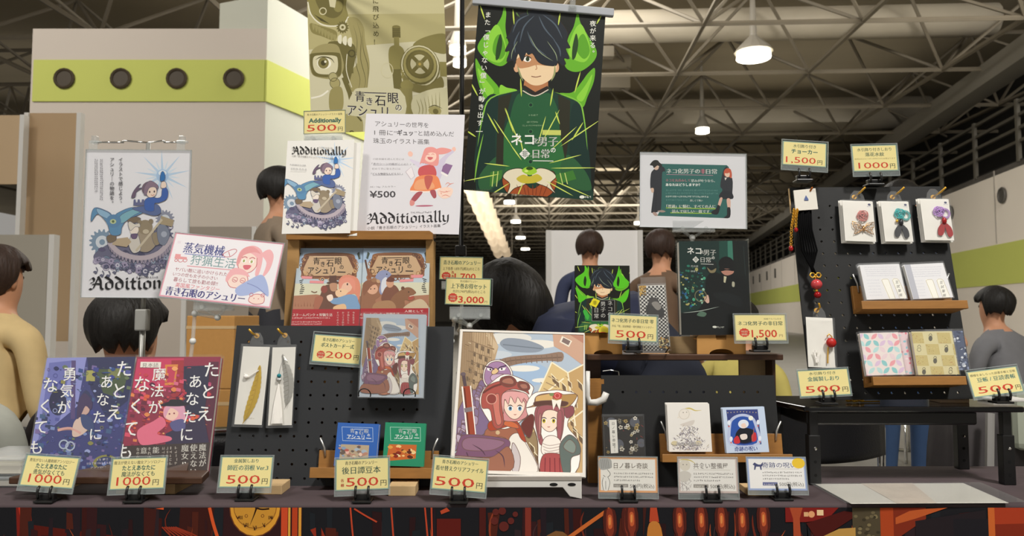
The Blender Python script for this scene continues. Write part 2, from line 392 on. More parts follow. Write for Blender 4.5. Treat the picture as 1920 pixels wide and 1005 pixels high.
# ------------------------------------------------------------------ pictures on the printed goods
def art_collage(A):
    """girl in blue above a heap of gears, with a blue bird"""
    for a in range(0, 360, 20):
        r = 150 if a % 40 else 95; k = math.radians(a + 8)
        A.s_('#bcd3ea' if a % 40 else '#d3e1ef', 16, [585 + 28 * math.cos(k), 285 + 24 * math.sin(k), 585 + r * math.cos(k), 285 + r * .9 * math.sin(k)], 1)
    A.c('#a9c6e6', 585, 285, 34); A.c('#e6eef5', 585, 270, 22, 14)
    for x, y, r, c in ((262, 640, 70, '#7f95ab'), (345, 700, 48, '#59627f'), (600, 520, 52, '#8c90a3'), (585, 610, 62, '#6d6f88'), (600, 690, 58, '#62617c'), (280, 720, 34, '#5b5f78')):
        A.gear(c, x, y, r, 16, '#cfd5dd')
    A.ol = ('#54566e', 2)
    A.b('#6a6982', [225, 700, 330, 640, 450, 660, 560, 620, 640, 640, 640, 730, 560, 790, 430, 800, 300, 780, 230, 745])
    rr = random.Random(3)
    for i in range(46):
        x = 235 + rr.random() * 390; y = 700 + rr.random() * 90 - abs(x - 430) * .12; c = rr.choice(['#4c4c66', '#7d7893', '#8f8aa0', '#5d5876', '#a39cad', '#6f7f95'])
        A.b(c, [x - 20, y, x, y - 13, x + 20, y + 2, x, y + 11])
    for i in range(34):
        t = i / 33; x = 228 + 410 * t + rr.uniform(-8, 8); y = 735 + 48 * math.sin(3.1416 * t) + rr.uniform(-34, 30); r = rr.uniform(12, 25); c = rr.choice(['#5a5c78', '#7a7894', '#8e88a4', '#686a86', '#93a0b4', '#a097b2'])
        if i % 3 == 0: A.gear(c, x, y, r, 10, '#c9c6d4')
        elif i % 3 == 1:
            for k in range(5): A.c(c, x + r * .5 * math.cos(k * 1.2566), y + r * .5 * math.sin(k * 1.2566), r * .42, n=9)
            A.c('#4f4d68', x, y, r * .25, n=8)
        else: A.ring(c, x, y, r * .8, 4, 12); A.ring('#4d4c66', x, y, r * .45, 3, 10)
    for i in range(12):
        x = 600 + 32 * math.cos(i * 1.9); y = 560 + i * 17; A.ring(rr.choice(['#8a86a2', '#5f6080', '#9aa3b6']), x, y, rr.uniform(9, 20), 4, 10)
    for i in range(12):
        x = 230 + i * 34; y = 775 + 22 * math.sin(i) ; A.s_('#585a72', 5, [x, y, x + 8, y + 18, x - 4, y + 36]); A.b('#6b6d86', [x - 14, y + 26, x - 2, y + 20, x + 4, y + 34])
    # wooden ring
    for i in range(22):
        a = math.radians(165 - i * 7); x, y = 470 + 175 * math.cos(a), 610 + 120 * math.sin(a); A.b('#9a90a0', [x - 9, y, x, y - 4, x + 9, y, x + 4, y + 26, x - 5, y + 26], 2)
    A.s_('#b9adb6', 26, [300, 640, 360, 700, 470, 728, 570, 700, 640, 620])
    # bear, fox-eared child
    A.b('#a1937f', [446, 640, 456, 590, 500, 570, 545, 590, 556, 650, 510, 695, 456, 685]); A.b('#94866f', [530, 600, 570, 590, 580, 640, 548, 660], 3); A.b('#7d8496', [560, 560, 600, 548, 628, 600, 600, 660, 566, 640], 3); A.c('#a7adbd', 596, 600, 16); A.b('#7b6b58', [400, 520, 440, 505, 470, 515, 450, 535, 410, 540], 3)
    A.c('#94866f', 494, 562, 40); A.c('#8b7d66', 465, 535, 13); A.c('#8b7d66', 525, 530, 13); A.c('#c3b7a0', 498, 585, 17, 12)
    A.b('#cfc9c0', [405, 650, 425, 600, 455, 600, 470, 680, 430, 700]); A.c('#ece0d4', 435, 575, 24, 27)
    A.b('#d9d2c6', [402, 545, 412, 530, 440, 545, 462, 540, 466, 560, 440, 560, 415, 580]); A.b('#6d5a78', [418, 600, 452, 598, 446, 622, 424, 622])
    A.p('#a6967a', [580, 500, 650, 525, 640, 560, 575, 545]); A.s_('#c5b9a3', 12, [445, 690, 520, 600, 585, 520])
    A.p('#b7a489', [320, 625, 400, 615, 420, 640, 395, 668, 318, 655]); A.b('#7b6b58', [288, 610, 330, 600, 338, 630, 300, 645])
    # bird
    A.b('#5f8fb5', [205, 530, 210, 475, 235, 455, 300, 480, 325, 505, 345, 485, 420, 455, 510, 462, 470, 490, 400, 520, 370, 560, 360, 600, 310, 600, 290, 540, 240, 490])
    A.b('#8fb4d0', [235, 460, 300, 485, 310, 520, 250, 495]); A.b('#7fb0bf', [360, 500, 430, 465, 490, 465, 430, 500, 370, 540])
    A.c('#5d87ae', 325, 528, 40, 36); A.c('#b9c79a', 322, 530, 17, 13); A.c('#5b6f4a', 322, 530, 7)
    # girl
    A.b('#5c6d9a', [425, 460, 500, 445, 560, 440, 580, 480, 545, 500, 470, 480]); A.p('#666a90', [430, 445, 432, 412, 442, 412, 444, 428, 452, 428, 454, 412, 464, 412, 466, 428, 474, 428, 476, 412, 488, 412, 490, 445])
    A.b('#3f63ad', [490, 420, 520, 400, 560, 405, 580, 395, 585, 360, 600, 345, 617, 370, 610, 410, 570, 430, 545, 435, 540, 475, 495, 470])
    A.b('#6d5a70', [455, 350, 470, 330, 455, 338, 430, 370, 420, 402, 440, 398, 448, 370, 480, 350])
    A.c('#74606f', 518, 355, 43, 40); A.b('#eed8c8', [500, 362, 512, 345, 548, 348, 556, 372, 545, 395, 518, 402, 503, 388])
    A.b('#8a7486', [490, 345, 520, 312, 560, 335, 562, 355, 540, 345, 515, 352, 500, 385, 488, 385]); A.c('#4b3c48', 518, 372, 4, 6); A.c('#4b3c48', 543, 370, 4, 6)
    A.s_('#b56a5a', 3, [525, 388, 535, 391, 543, 386]); A.b('#eed8c8', [578, 348, 582, 320, 602, 318, 608, 342, 596, 352]); A.b('#2f73b5', [575, 312, 578, 272, 590, 262, 600, 282, 598, 308]); A.ol = None
def art_boy(A, full=True):
    """dark-haired youth in a green-lit school jacket between two green flames"""
    G, GL, GD = '#67b028', '#8ccf3e', '#23421a'
    for sg, pts in ((0, [232, 20, 222, 75, 190, 130, 140, 170, 108, 225, 125, 265, 165, 300, 215, 322, 250, 305, 270, 250, 250, 190, 240, 130, 243, 60]), (1, [590, 55, 602, 110, 640, 180, 678, 250, 665, 300, 610, 345, 560, 350, 525, 320, 530, 240, 545, 180, 570, 130])):
        A.b(G, pts); cx = 195 if not sg else 598
        A.b(GL, [cx - 25, 150, cx + 8, 120, cx + 40, 190, cx + 50, 260, cx + 20, 305, cx - 40, 285, cx - 55, 240]); A.b('#5ba122', [cx - 5, 190, cx + 22, 170, cx + 48, 250, cx + 20, 290, cx - 14, 250])
        x = 210 if not sg else 575; A.b(GD, [x + 6, 165, x + 16, 215, x + 2, 280, x - 14, 290, x - 12, 230])
    A.b(G, [100, 285, 130, 330, 175, 380, 215, 430, 220, 490, 150, 480, 110, 380]); A.b(GL, [112, 330, 150, 385, 190, 440, 160, 465, 122, 380]); A.b(GL, [215, 440, 222, 412, 250, 425, 300, 440, 230, 480])
    A.b(G, [668, 335, 662, 400, 632, 470, 610, 520, 575, 500, 500, 455, 560, 450, 605, 400, 635, 360]); A.b(GL, [655, 365, 645, 410, 610, 490, 580, 475, 620, 420])
    A.p('#1a3a2e', [300, 440, 345, 415, 440, 415, 480, 450, 590, 495, 610, 540, 628, 640, 632, 830, 660, 950, 120, 930, 105, 760, 118, 620, 145, 510, 170, 470])
    A.b('#2d6b39', [270, 560, 380, 480, 500, 560, 530, 760, 480, 860, 270, 850, 220, 740]); A.b('#245a36', [300, 460, 380, 470, 460, 460, 500, 620, 380, 700, 270, 620])
    A.b('#14302a', [150, 480, 210, 470, 200, 640, 195, 860, 120, 880, 118, 640]); A.b('#14302a', [600, 520, 560, 510, 545, 650, 560, 860, 640, 880, 625, 640])
    A.b('#2d5d38', [215, 740, 250, 800, 200, 880, 140, 900, 130, 830], 4); A.b('#2d5d38', [540, 740, 500, 800, 540, 880, 640, 900, 620, 820], 4)
    for P in ([145, 640, 120, 760, 108, 860], [118, 700, 140, 560, 175, 475, 300, 437], [478, 448, 585, 492, 612, 560, 628, 720]): A.s_('#86c344', 7, P, 2)
    A.p('#2a2a1c', [212, 470, 275, 452, 240, 600, 238, 790, 205, 780]); A.p('#2a2a1c', [492, 460, 550, 490, 545, 640, 525, 770, 500, 640])
    A.p('#b5794f', [338, 360, 445, 360, 446, 425, 385, 448, 330, 415]); A.p('#2a221d', [322, 425, 335, 415, 385, 447, 442, 418, 450, 432, 385, 468]); A.s_('#d8cdb8', 5, [326, 440, 383, 466, 447, 436])
    for y in (508, 632, 770): A.c('#163527', 364, y, 11); A.ring('#3f7a48', 364, y, 11, 3)
    A.c('#d9a982', 296, 330, 14, 22); A.c('#d9a982', 484, 330, 14, 24)
    A.b('#ecd0a8', [296, 290, 310, 250, 400, 240, 480, 260, 487, 320, 470, 375, 425, 408, 385, 416, 350, 402, 312, 360])
    A.b('#c08c62', [300, 285, 400, 250, 482, 270, 484, 318, 440, 322, 390, 318, 345, 330, 305, 330]); A.s_('#b98560', 4, [388, 318, 392, 335, 385, 340]); A.s_('#7d4a38', 4, [366, 372, 388, 376, 412, 371])
    A.b('#f3efe6', [326, 288, 345, 276, 364, 290, 355, 302, 335, 300]); A.c('#2c3a22', 348, 288, 9, 12); A.s_('#30221d', 4, [322, 288, 344, 273, 366, 286])
    A.ol = ('#2a2018', 3)
    A.b('#20262e', [375, 45, 330, 60, 300, 75, 275, 120, 262, 160, 245, 185, 262, 195, 240, 250, 262, 250, 248, 300, 280, 296, 284, 330, 302, 262, 322, 300, 340, 258, 352, 268, 372, 262, 396, 300, 430, 318, 482, 322, 494, 300, 512, 322, 530, 312, 520, 285, 548, 288, 530, 240, 552, 235, 536, 200, 540, 160, 510, 110, 470, 75, 425, 52], 3)
    A.s_('#9aa06a', 9, [478, 318, 476, 360, 460, 396], 2); A.s_('#8f9668', 8, [300, 322, 312, 360, 328, 396], 2)
    for P in ([355, 70, 300, 100, 275, 160], [380, 75, 330, 130, 310, 210], [400, 75, 430, 140, 480, 200], [420, 70, 480, 120, 515, 190], [345, 150, 375, 220, 440, 275], [310, 150, 285, 210, 290, 260], [470, 190, 500, 240, 505, 280]): A.s_('#4d5a66', 7, P, 2)
    for P in ([355, 170, 400, 250, 470, 300], [440, 200, 480, 260, 490, 300], [300, 200, 275, 250, 270, 290]): A.s_('#8f9d7c', 4, P, 2)
    A.s_('#5a7a3c', 5, [350, 75, 345, 50, 365, 38, 400, 42], 2); A.s_('#5a7a3c', 5, [300, 80, 292, 60, 310, 85], 2)
    A.p('#c9cf6a', [420, 625, 505, 627, 505, 650, 418, 648])
    A.b('#a34f26', [235, 850, 262, 815, 330, 860, 375, 890, 420, 860, 462, 812, 485, 850, 470, 905, 420, 938, 375, 945, 310, 935, 255, 905])
    A.b('#e6dcc0', [238, 838, 262, 808, 320, 800, 352, 830, 342, 870, 290, 890, 255, 925, 270, 870]); A.b('#e6dcc0', [482, 838, 450, 808, 400, 800, 370, 830, 385, 862, 440, 885, 478, 912, 455, 870])
    for x in (300, 330, 350, 375, 395, 420, 445): A.s_('#7d3618', 4, [x, 870, 375 + (x - 375) * .6, 935], 2)
    A.p('#3f7a30', [180, 815, 235, 806, 232, 845, 178, 880]); A.p('#3f7a30', [478, 830, 560, 810, 575, 850, 490, 872])
    for x in (195, 215): A.s_('#c8d67a', 4, [x, 812, x - 6, 880])
    for x in (500, 522): A.s_('#c8d67a', 4, [x, 822, x + 12, 872])
    A.ol = None
    A.b('#c9b93a', [300, 845, 330, 828, 360, 836, 395, 826, 418, 846, 395, 862, 350, 868, 318, 862]); A.b('#9ccc35', [325, 812, 340, 796, 365, 792, 385, 800, 393, 818, 360, 830]); A.c('#2c4a12', 360, 800, 16, 8); A.c('#d8ec7a', 345, 812, 9, 5)
    rr = random.Random(5)
    for P in ([358, 790, 240, 520], [358, 790, 500, 530], [365, 790, 690, 580], [365, 800, 580, 610], [350, 800, 150, 775], [350, 800, 60, 855], [365, 800, 665, 800], [365, 810, 640, 930], [350, 815, 170, 925], [340, 790, 190, 570], [370, 790, 435, 560], [345, 790, 310, 640], [360, 800, 600, 740], [350, 800, 270, 690], [360, 815, 560, 925], [352, 815, 300, 935]):
        x0, y0, x1, y1 = P; a = rr.uniform(.3, .45); A.s_('#d3e36a', 5, [x0 + (x1 - x0) * a, y0 + (y1 - y0) * a, x1, y1], 2, sm=False)
    for P in ([115, 20, 140, 95], [275, 40, 282, 120], [505, 60, 495, 125], [600, 350, 570, 455], [315, 380, 320, 470], [470, 430, 455, 515], [80, 400, 115, 465], [160, 545, 215, 640], [245, 520, 285, 640], [705, 75, 680, 120], [65, 625, 110, 655], [610, 590, 555, 675], [480, 540, 500, 600]): A.s_('#c5d958', 7, P, 2, sm=False)
def face(A, x, y, r, skin, eye, sh='#b98a78', look=0):
    A.b(skin, [x - r * .9, y - r * .5, x, y - r * 1.05, x + r * .9, y - r * .5, x + r * .85, y + r * .25, x + r * .35, y + r * .95, x - r * .25, y + r * .98, x - r * .8, y + r * .35])
    for s in (-1, 1):
        ex = x + s * r * .42 + look * r; A.c('#f6f2ee', ex, y + r * .08, r * .24, r * .22); A.c(eye, ex + look * 2, y + r * .1, r * .16, r * .2); A.c('#2c2430', ex, y + r * .08, r * .07, r * .11)
        A.s_('#3a2a2c', r * .09, [ex - r * .26, y - r * .08, ex, y - r * .2, ex + r * .26, y - r * .06], 2)
    A.s_('#a5594c', r * .07, [x + look * r - r * .14, y + r * .6, x + look * r, y + r * .64, x + look * r + r * .14, y + r * .59], 2)
def art_city(A):
    """two travellers and a violet eagle in a leaning old town"""
    A.p('#aebccb', [100, 60, 820, 60, 820, 820, 100, 820])
    for x, y, a, b, c in ((420, 120, 120, 30, '#d9d8d2'), (560, 150, 110, 22, '#e3dfd6'), (360, 200, 80, 20, '#c3cbd3'), (520, 300, 110, 60, '#9fb8d4'), (500, 270, 80, 16, '#e6e4dc'), (600, 330, 60, 12, '#e6e4dc')): A.c(c, x, y, a, b)
    A.b('#8b95a3', [380, 140, 420, 118, 520, 130, 600, 165, 560, 190, 440, 185, 395, 165]); A.s_('#6f7985', 5, [395, 150, 480, 160, 590, 172])
    A.p('#b79d7d', [185, 60, 330, 60, 372, 160, 350, 240, 330, 330, 250, 420, 130, 560, 120, 500]); A.p('#9d8468', [185, 60, 240, 60, 250, 300, 180, 470, 120, 540]); A.p('#c9b292', [300, 60, 372, 158, 350, 200, 318, 110])
    for i in range(7):
        for j in range(3): x = 255 + j * 30 - i * 12; y = 140 + i * 42 + j * 14; A.p('#6d5c4c', [x, y, x + 15, y + 7, x + 13, y + 30, x - 2, y + 23])
    for i in range(6): A.s_('#866f58', 4, [230 - i * 12, 130 + i * 50, 350 - i * 14, 175 + i * 42], sm=False)
    A.b('#8d7463', [350, 250, 400, 218, 500, 205, 600, 200, 690, 190, 690, 235, 620, 232, 520, 240, 430, 258, 370, 290], 4); A.s_('#6d584b', 5, [355, 262, 430, 232, 560, 222, 690, 215])
    for i in range(12): A.s_('#7b6658', 4, [380 + i * 26, 222 - i * 2, 384 + i * 26, 250 - i], sm=False)
    A.p('#c69f88', [640, 60, 800, 60, 800, 260, 720, 200, 650, 160]); A.p('#b5806c', [660, 60, 800, 60, 800, 150]); A.p('#e6dccb', [690, 110, 740, 135, 725, 165, 678, 140]); A.p('#7d6a66', [697, 118, 732, 136, 722, 156, 688, 138])
    A.p('#d5ba84', [640, 240, 720, 290, 800, 250, 800, 820, 560, 820, 520, 640, 560, 420]); A.p('#bf9c68', [720, 290, 800, 250, 800, 540, 760, 560]); A.p('#c9a878', [800, 480, 700, 560, 690, 820, 800, 820]); A.p('#98815f', [500, 620, 600, 560, 600, 820, 520, 820])
    for x, y in ((690, 340), (730, 420), (640, 300), (770, 330), (745, 560), (775, 600), (530, 650), (555, 700), (580, 640), (545, 760), (740, 640)):
        A.p('#6f5a44', [x, y, x + 20, y + 22, x + 24, y + 56, x + 4, y + 34]); A.s_('#efe3c2', 4, [x - 4, y - 4, x + 22, y + 22, x + 28, y + 60], sm=False)
    for P in ([640, 240, 720, 292, 800, 250], [720, 292, 760, 560], [560, 420, 640, 240], [700, 560, 800, 480], [600, 400, 700, 320]): A.s_('#f0e6c8', 7, P, sm=False)
    for i in range(5): A.s_('#a58a68', 5, [575 + i * 12, 430 - i * 30, 640 + i * 8, 470 - i * 35], sm=False)
    rr = random.Random(21)
    for i in range(46):
        x, y = (rr.uniform(560, 800), rr.uniform(290, 800)) if i % 2 else (rr.uniform(190, 340), rr.uniform(80, 420)); q = rr.uniform(10, 30); A.s_(rr.choice(['#8a6f50', '#b3966a', '#efe2c0', '#a5865c', '#7b6248']), 3, [x, y, x + q, y + q * (.8 if x > 500 else .4)], 2)
    for i in range(9):
        for j in range(2): x, y = 660 + j * 60 + (i % 3) * 14, 330 + i * 50; A.p('#7a6148', [x, y, x + 16, y + 14, x + 18, y + 38, x + 2, y + 24]); A.s_('#f0e4c4', 3, [x - 3, y - 4, x + 18, y + 13, x + 21, y + 40], sm=False)
    for i in range(14): x = 190 + i * 12; A.s_('#a08a6a', 2, [x, 62, x - 10 - i, 420], sm=False)
    A.ol = ('#6d5048', 3)
    # eagle
    A.b('#7f6a8b', [290, 330, 250, 380, 190, 430, 150, 520, 128, 640, 135, 700, 200, 640, 300, 600, 330, 480])
    rr = random.Random(11)
    for i in range(38):
        y = 370 + i * 7.5; x = 270 - (y - 370) * .42 + rr.uniform(-25, 50); A.b(rr.choice(['#a996ae', '#94809f', '#6e5a7a', '#b9a7bb', '#85718f']), [x - 12, y - 14, x + 10, y - 6, x + 4, y + 30, x - 10, y + 22], 3)
    A.b('#f3efe9', [294, 335, 298, 275, 330, 235, 385, 230, 428, 262, 442, 310, 400, 352, 330, 372]); A.b('#a27fa4', [300, 330, 304, 280, 333, 242, 382, 237, 420, 266, 434, 310, 398, 345, 330, 362])
    A.b('#c3a6c2', [330, 320, 345, 300, 400, 300, 425, 318, 395, 335, 350, 340]); A.b('#e0c090', [340, 280, 358, 268, 372, 284, 352, 300, 336, 296]); A.p('#f7f2ec', [312, 268, 340, 272, 332, 284, 316, 280]); A.p('#f7f2ec', [372, 270, 410, 266, 402, 280, 378, 282]); A.c('#3c2b40', 330, 276, 5); A.c('#3c2b40', 388, 273, 5)
    A.s_('#4a3550', 6, [306, 260, 335, 266, 350, 276], sm=False); A.s_('#4a3550', 6, [412, 256, 380, 264, 366, 276], sm=False)
    # rifle
    A.s_('#f3efe9', 50, [205, 360, 228, 610], sm=False); A.s_('#56484e', 16, [190, 290, 200, 360], sm=False); A.s_('#9c4630', 36, [206, 360, 230, 612], sm=False); A.s_('#6a3022', 9, [194, 370, 216, 612], sm=False); A.s_('#7f7478', 42, [212, 470, 216, 492], sm=False); A.c('#6a5c62', 190, 298, 13, 9)
    # first traveller
    A.b('#f3efe9', [280, 470, 285, 390, 330, 345, 400, 300, 480, 320, 545, 360, 540, 400, 520, 470, 505, 520, 470, 560, 510, 640, 575, 800, 420, 810, 380, 640], 4)
    A.b('#a0664f', [300, 590, 400, 580, 470, 570, 500, 650, 470, 810, 300, 810]); A.b('#b7795c', [330, 640, 420, 640, 430, 810, 330, 810])
    A.b('#e9e3da', [425, 625, 470, 600, 510, 655, 570, 795, 430, 810, 415, 720]); A.b('#c9bfc0', [440, 650, 480, 720, 470, 800, 440, 800])
    A.b('#a8452e', [400, 520, 470, 545, 510, 640, 485, 630, 440, 565, 330, 590, 320, 545]); A.b('#c86a42', [410, 535, 460, 550, 470, 575, 400, 560])
    A.b('#cf8f90', [370, 400, 440, 380, 520, 410, 520, 500, 490, 530, 440, 540, 380, 520]); face(A, 450, 468, 58, '#f0d6c4', '#6f9ab8', look=.08)
    A.b('#dda3a2', [384, 460, 390, 400, 440, 385, 515, 400, 524, 455, 500, 420, 490, 446, 468, 415, 455, 448, 432, 412, 420, 455, 402, 425, 395, 500], 3)
    A.b('#a9544c', [285, 470, 287, 400, 330, 350, 420, 330, 500, 355, 526, 400, 500, 385, 440, 375, 395, 395, 385, 440, 396, 545, 370, 578, 342, 560, 325, 480]); A.b('#c9776a', [340, 420, 372, 400, 376, 480, 385, 545, 360, 555, 345, 480]); A.c('#8a423c', 335, 425, 26, 30); A.ring('#d9a08f', 335, 425, 28, 4)
    A.b('#7d443c', [380, 345, 385, 318, 430, 308, 460, 330, 455, 355, 415, 365]); A.b('#a8705f', [392, 342, 396, 326, 430, 318, 448, 335, 440, 350]); A.b('#7d443c', [468, 350, 480, 335, 520, 345, 530, 372, 505, 385, 475, 370]); A.b('#a8705f', [480, 352, 510, 350, 518, 370, 492, 372])
    A.s_('#6d3a34', 10, [290, 395, 340, 365, 385, 350]); A.c('#cbb08a', 365, 598, 11)
    A.b('#7a5570', [150, 700, 165, 640, 200, 610, 350, 620, 425, 640, 410, 690, 330, 725, 150, 720]); A.b('#8f6a80', [180, 650, 220, 625, 340, 632, 400, 650, 330, 690, 200, 690]); A.b('#9b6854', [135, 725, 320, 730, 420, 670, 425, 800, 120, 810])
    for P in ([230, 660, 280, 690, 300, 720], [350, 690, 390, 720, 400, 780], [200, 700, 210, 725]): A.s_('#543a4a', 6, P, 2)
    # second traveller
    A.b('#f3efe9', [510, 470, 545, 400, 610, 385, 680, 380, 768, 405, 748, 480, 720, 560, 780, 650, 760, 800, 590, 810, 570, 640, 545, 560], 4)
    A.b('#8a4c52', [700, 470, 745, 460, 750, 500, 715, 520]); A.b('#9c5a60', [560, 470, 690, 450, 700, 560, 680, 640, 655, 560, 580, 560, 600, 650, 575, 640]); face(A, 628, 530, 58, '#f2d9c6', '#c8b23c', look=-.04)
    A.b('#9c5a60', [565, 500, 590, 455, 660, 450, 700, 470, 700, 540, 670, 490, 620, 480, 592, 510, 585, 620, 570, 620], 3); A.b('#bb7f7c', [575, 520, 586, 500, 584, 600, 576, 600], 3); A.b('#9c5a60', [668, 500, 692, 490, 690, 600, 672, 640], 3)
    A.b('#b08a52', [512, 470, 548, 455, 560, 415, 600, 398, 680, 396, 700, 402, 765, 402, 740, 450, 700, 468, 620, 455, 560, 462]); A.b('#d0ab70', [560, 415, 600, 402, 640, 400, 640, 440, 570, 450]); A.b('#5c3c34', [555, 440, 640, 432, 720, 440, 700, 462, 620, 455, 560, 462])
    A.c('#b5433f', 668, 408, 24, 18); A.ring('#e0847a', 668, 408, 14, 4); A.p('#f0e8dd', [640, 425, 665, 432, 690, 425, 680, 480, 664, 445, 648, 480]); A.c('#7a8a5a', 640, 402, 12, 8)
    A.b('#efe7de', [600, 630, 640, 610, 680, 630, 700, 690, 650, 720, 590, 700]); 
    for i in range(4): A.s_('#b9a7a0', 4, [592 + i * 4, 650 + i * 16, 630, 662 + i * 15, 690, 650 + i * 14])
    A.b('#a84e4e', [592, 720, 640, 700, 700, 720, 710, 810, 590, 810]); 
    for i in range(4): A.s_('#7d3238', 5, [608 + i * 24, 725, 606 + i * 26, 805], sm=False)
    A.b('#616d68', [680, 690, 690, 640, 730, 605, 775, 640, 785, 700, 740, 725, 735, 800, 700, 800]); A.b('#818d85', [700, 670, 730, 630, 762, 660, 750, 700]); A.b('#6b3530', [485, 560, 530, 505, 552, 520, 540, 600, 520, 620])
def art_night(A):
    """two figures in black against a dark green city night; src = crop of the dark book"""
    A.p('#0f1514', [880, 40, 1420, 40, 1420, 740, 880, 740]); A.p('#16302c', [880, 40, 1250, 40, 1220, 250, 1100, 540, 900, 580])
    A.p('#1d4a40', [1200, 40, 1262, 40, 1262, 170, 1200, 190]); A.p('#3f7f6c', [1262, 40, 1296, 40, 1300, 190, 1262, 170])
    rr = random.Random(2)
    for i in range(90):
        x = 905 + rr.random() * 190; y = 270 + rr.random() * 290 - (x - 905) * .25; c = rr.choice(['#2f7a62', '#4fae88', '#23604e', '#1d4f42', '#9fd0b4', '#3f8f9a', '#2b5e9a', '#b5b06a']); q = rr.uniform(3, 13)
        A.c(c, x, y, q, q * rr.uniform(.4, 1.2), n=8)
    A.b('#0b0f10', [1100, 330, 1150, 270, 1220, 290, 1350, 300, 1400, 400, 1420, 740, 920, 740, 920, 590, 1030, 560, 1090, 460]); A.s_('#c9d6cc', 4, [925, 578, 1050, 560, 1195, 522], 2)
    A.c('#15201f', 1142, 240, 40, 42); A.b('#8c7f5e', [1110, 240, 1140, 262, 1175, 245, 1165, 275, 1130, 278]); A.c('#1b2423', 1145, 215, 36, 26)
    A.c('#0c0d0f', 1250, 210, 56, 52); A.b('#c08a78', [1210, 250, 1290, 250, 1300, 275, 1260, 295, 1225, 285]); A.b('#0c0d0f', [1200, 240, 1250, 250, 1300, 245, 1300, 262, 1250, 258, 1205, 266])
    A.p('#cfc9a8', [1230, 300, 1250, 305, 1240, 350, 1228, 345]); A.b('#b9b6a0', [1290, 340, 1306, 345, 1304, 375, 1288, 372]); A.b('#14191b', [1150, 430, 1260, 420, 1350, 460, 1340, 520, 1200, 480])
    A.b('#e0b9a8', [1085, 470, 1112, 440, 1122, 490, 1105, 500]); A.ring('#7f7a5c', 1060, 450, 45, 6); A.b('#5c7a68', [1030, 590, 1060, 562, 1100, 575, 1080, 600]); A.s_('#2a3636', 4, [1375, 80, 1385, 290], sm=False)
def title_cat(A, x, y, k, c='#f2f2ec'):
    A.t('ネコ', x, y, 56 * k, c, .02); A.t('化', x + 98 * k, y - 4 * k, 26 * k, c, .02); A.t('男子', x + 120 * k, y + 6 * k, 46 * k, c, .02)
    A.b(c, [x + 40 * k, y + 42 * k, x + 64 * k, y + 18 * k, x + 88 * k, y + 42 * k, x + 64 * k, y + 66 * k], 1); A.t('非', x + 64 * k, y + 54 * k, 32 * k, '#2d5a3c', .01, 'c'); A.t('日常', x + 92 * k, y + 58 * k, 42 * k, c, .02); A.t('の', x + 176 * k, y + 36 * k, 26 * k, c, .02)
    A.s_(c, 3 * k, [x + 100 * k, y + 72 * k, x + 190 * k, y + 74 * k], sm=False)
def title_ash(A, x, y, k, c, sx=1.):
    """two-line logotype"""
    A.t('青', x, y, 58 * k, c, .012, sx=sx); A.t('き', x + 56 * k * sx, y + 18 * k, 44 * k, c, .012, sx=sx); A.t('石', x + 106 * k * sx, y + 16 * k, 60 * k, c, .012, sx=sx); A.t('眼', x + 170 * k * sx, y, 60 * k, c, .012, sx=sx); A.s_(c, 5 * k, [x + 52 * k * sx, y - 42 * k, x + 168 * k * sx, y - 44 * k], sm=False)
    A.t('アシュリ', x - 44 * k * sx, y + 74 * k, 62 * k, c, .012, sx=sx * .93); A.t('の', x + 208 * k * sx, y + 38 * k, 38 * k, c, .012, sx=sx); A.s_(c, 8 * k, [x + 196 * k * sx, y + 62 * k, x + 258 * k * sx, y + 64 * k], sm=False)
# ------------------------------------------------------------------ the hall
T = .72
CEIL = 9.0
HW = mat('hall_wall_paint', '#c2b8ad', .8, noise=.05, nscale=.6)
GREEN = mat('hall_green_band', '#b9bf62', .8, noise=.05, nscale=.5)
STEEL = mat('truss_paint', '#6a6253', .6, noise=.1, nscale=3)
DARKG = mat('gallery_dark_paint', '#1d1b17', .8, noise=.2, nscale=2)
struct(box(-40, 60, -8, 125, -.1, 0).build('floor', mat('grey_concrete_floor', '#8d8a84', .35, noise=.18, nscale=1.5, bump=.02)))
struct(box(-40, 60, -8, 125, CEIL, CEIL + .2).build('ceiling', mat('ceiling_deck', '#94886f', .9, noise=.35, nscale=.25, stretch=(.3, 1.6, 1))))
struct(box(-40, 60, 112, 113, 0, CEIL).build('wall_back', mat('far_wall_paint', '#8f897d', .8, noise=.08, nscale=.4)))
def along(p, q, z0, z1, th, mb=None):
    """upright slab from plan point p to plan point q"""
    p, q = np.array(p, float), np.array(q, float); d = (q - p) / np.linalg.norm(q - p); n = np.array([-d[1], d[0]]) * th
    mb = mb or MB(); P = [p, q, q + n, p + n]
    return mb.prism([tuple(x) for x in P], z0, z1)
# right wall of the hall, its green band, portholes, slots and gallery
rw0, rw1 = np.array([7.2, -8.]), np.array([28.2, 112.]); rd = (rw1 - rw0) / np.linalg.norm(rw1 - rw0); rn = np.array([-rd[1], rd[0]])
def rwp(Dd): return rw0 + rd * ((Dd - rw0[1]) / rd[1])
struct(along(rw0, rw1, 0, 4.53, -.3).build('wall_right', mat('right_wall_paint', '#dcd3c6', .8, noise=.05, nscale=.6)))
struct(along(rw0 + rn * .02, rw1 + rn * .02, 1.75, 2.72, -.1).build('trim_right', GREEN))
g = along(rw0 - rn * 3, rw1 - rn * 3, 4.53, CEIL, -.3); along(rw0, rw1, 4.4, 4.56, -3, g)
struct(g.build('wall_gallery', DARKG))
g = MB()
for z in (4.95, 5.25, 5.55, 5.85): along(rw0, rw1, z, z + .07, -.07, g)
for i in range(46): p = rwp(8 + i * 2.2); g.box(p[0] - .04, p[0] + .04, p[1] - .04, p[1] + .04, 4.5, 5.95)
struct(g.build('gallery_railing_structure', mat('railing_paint', '#4a463d', .5)))
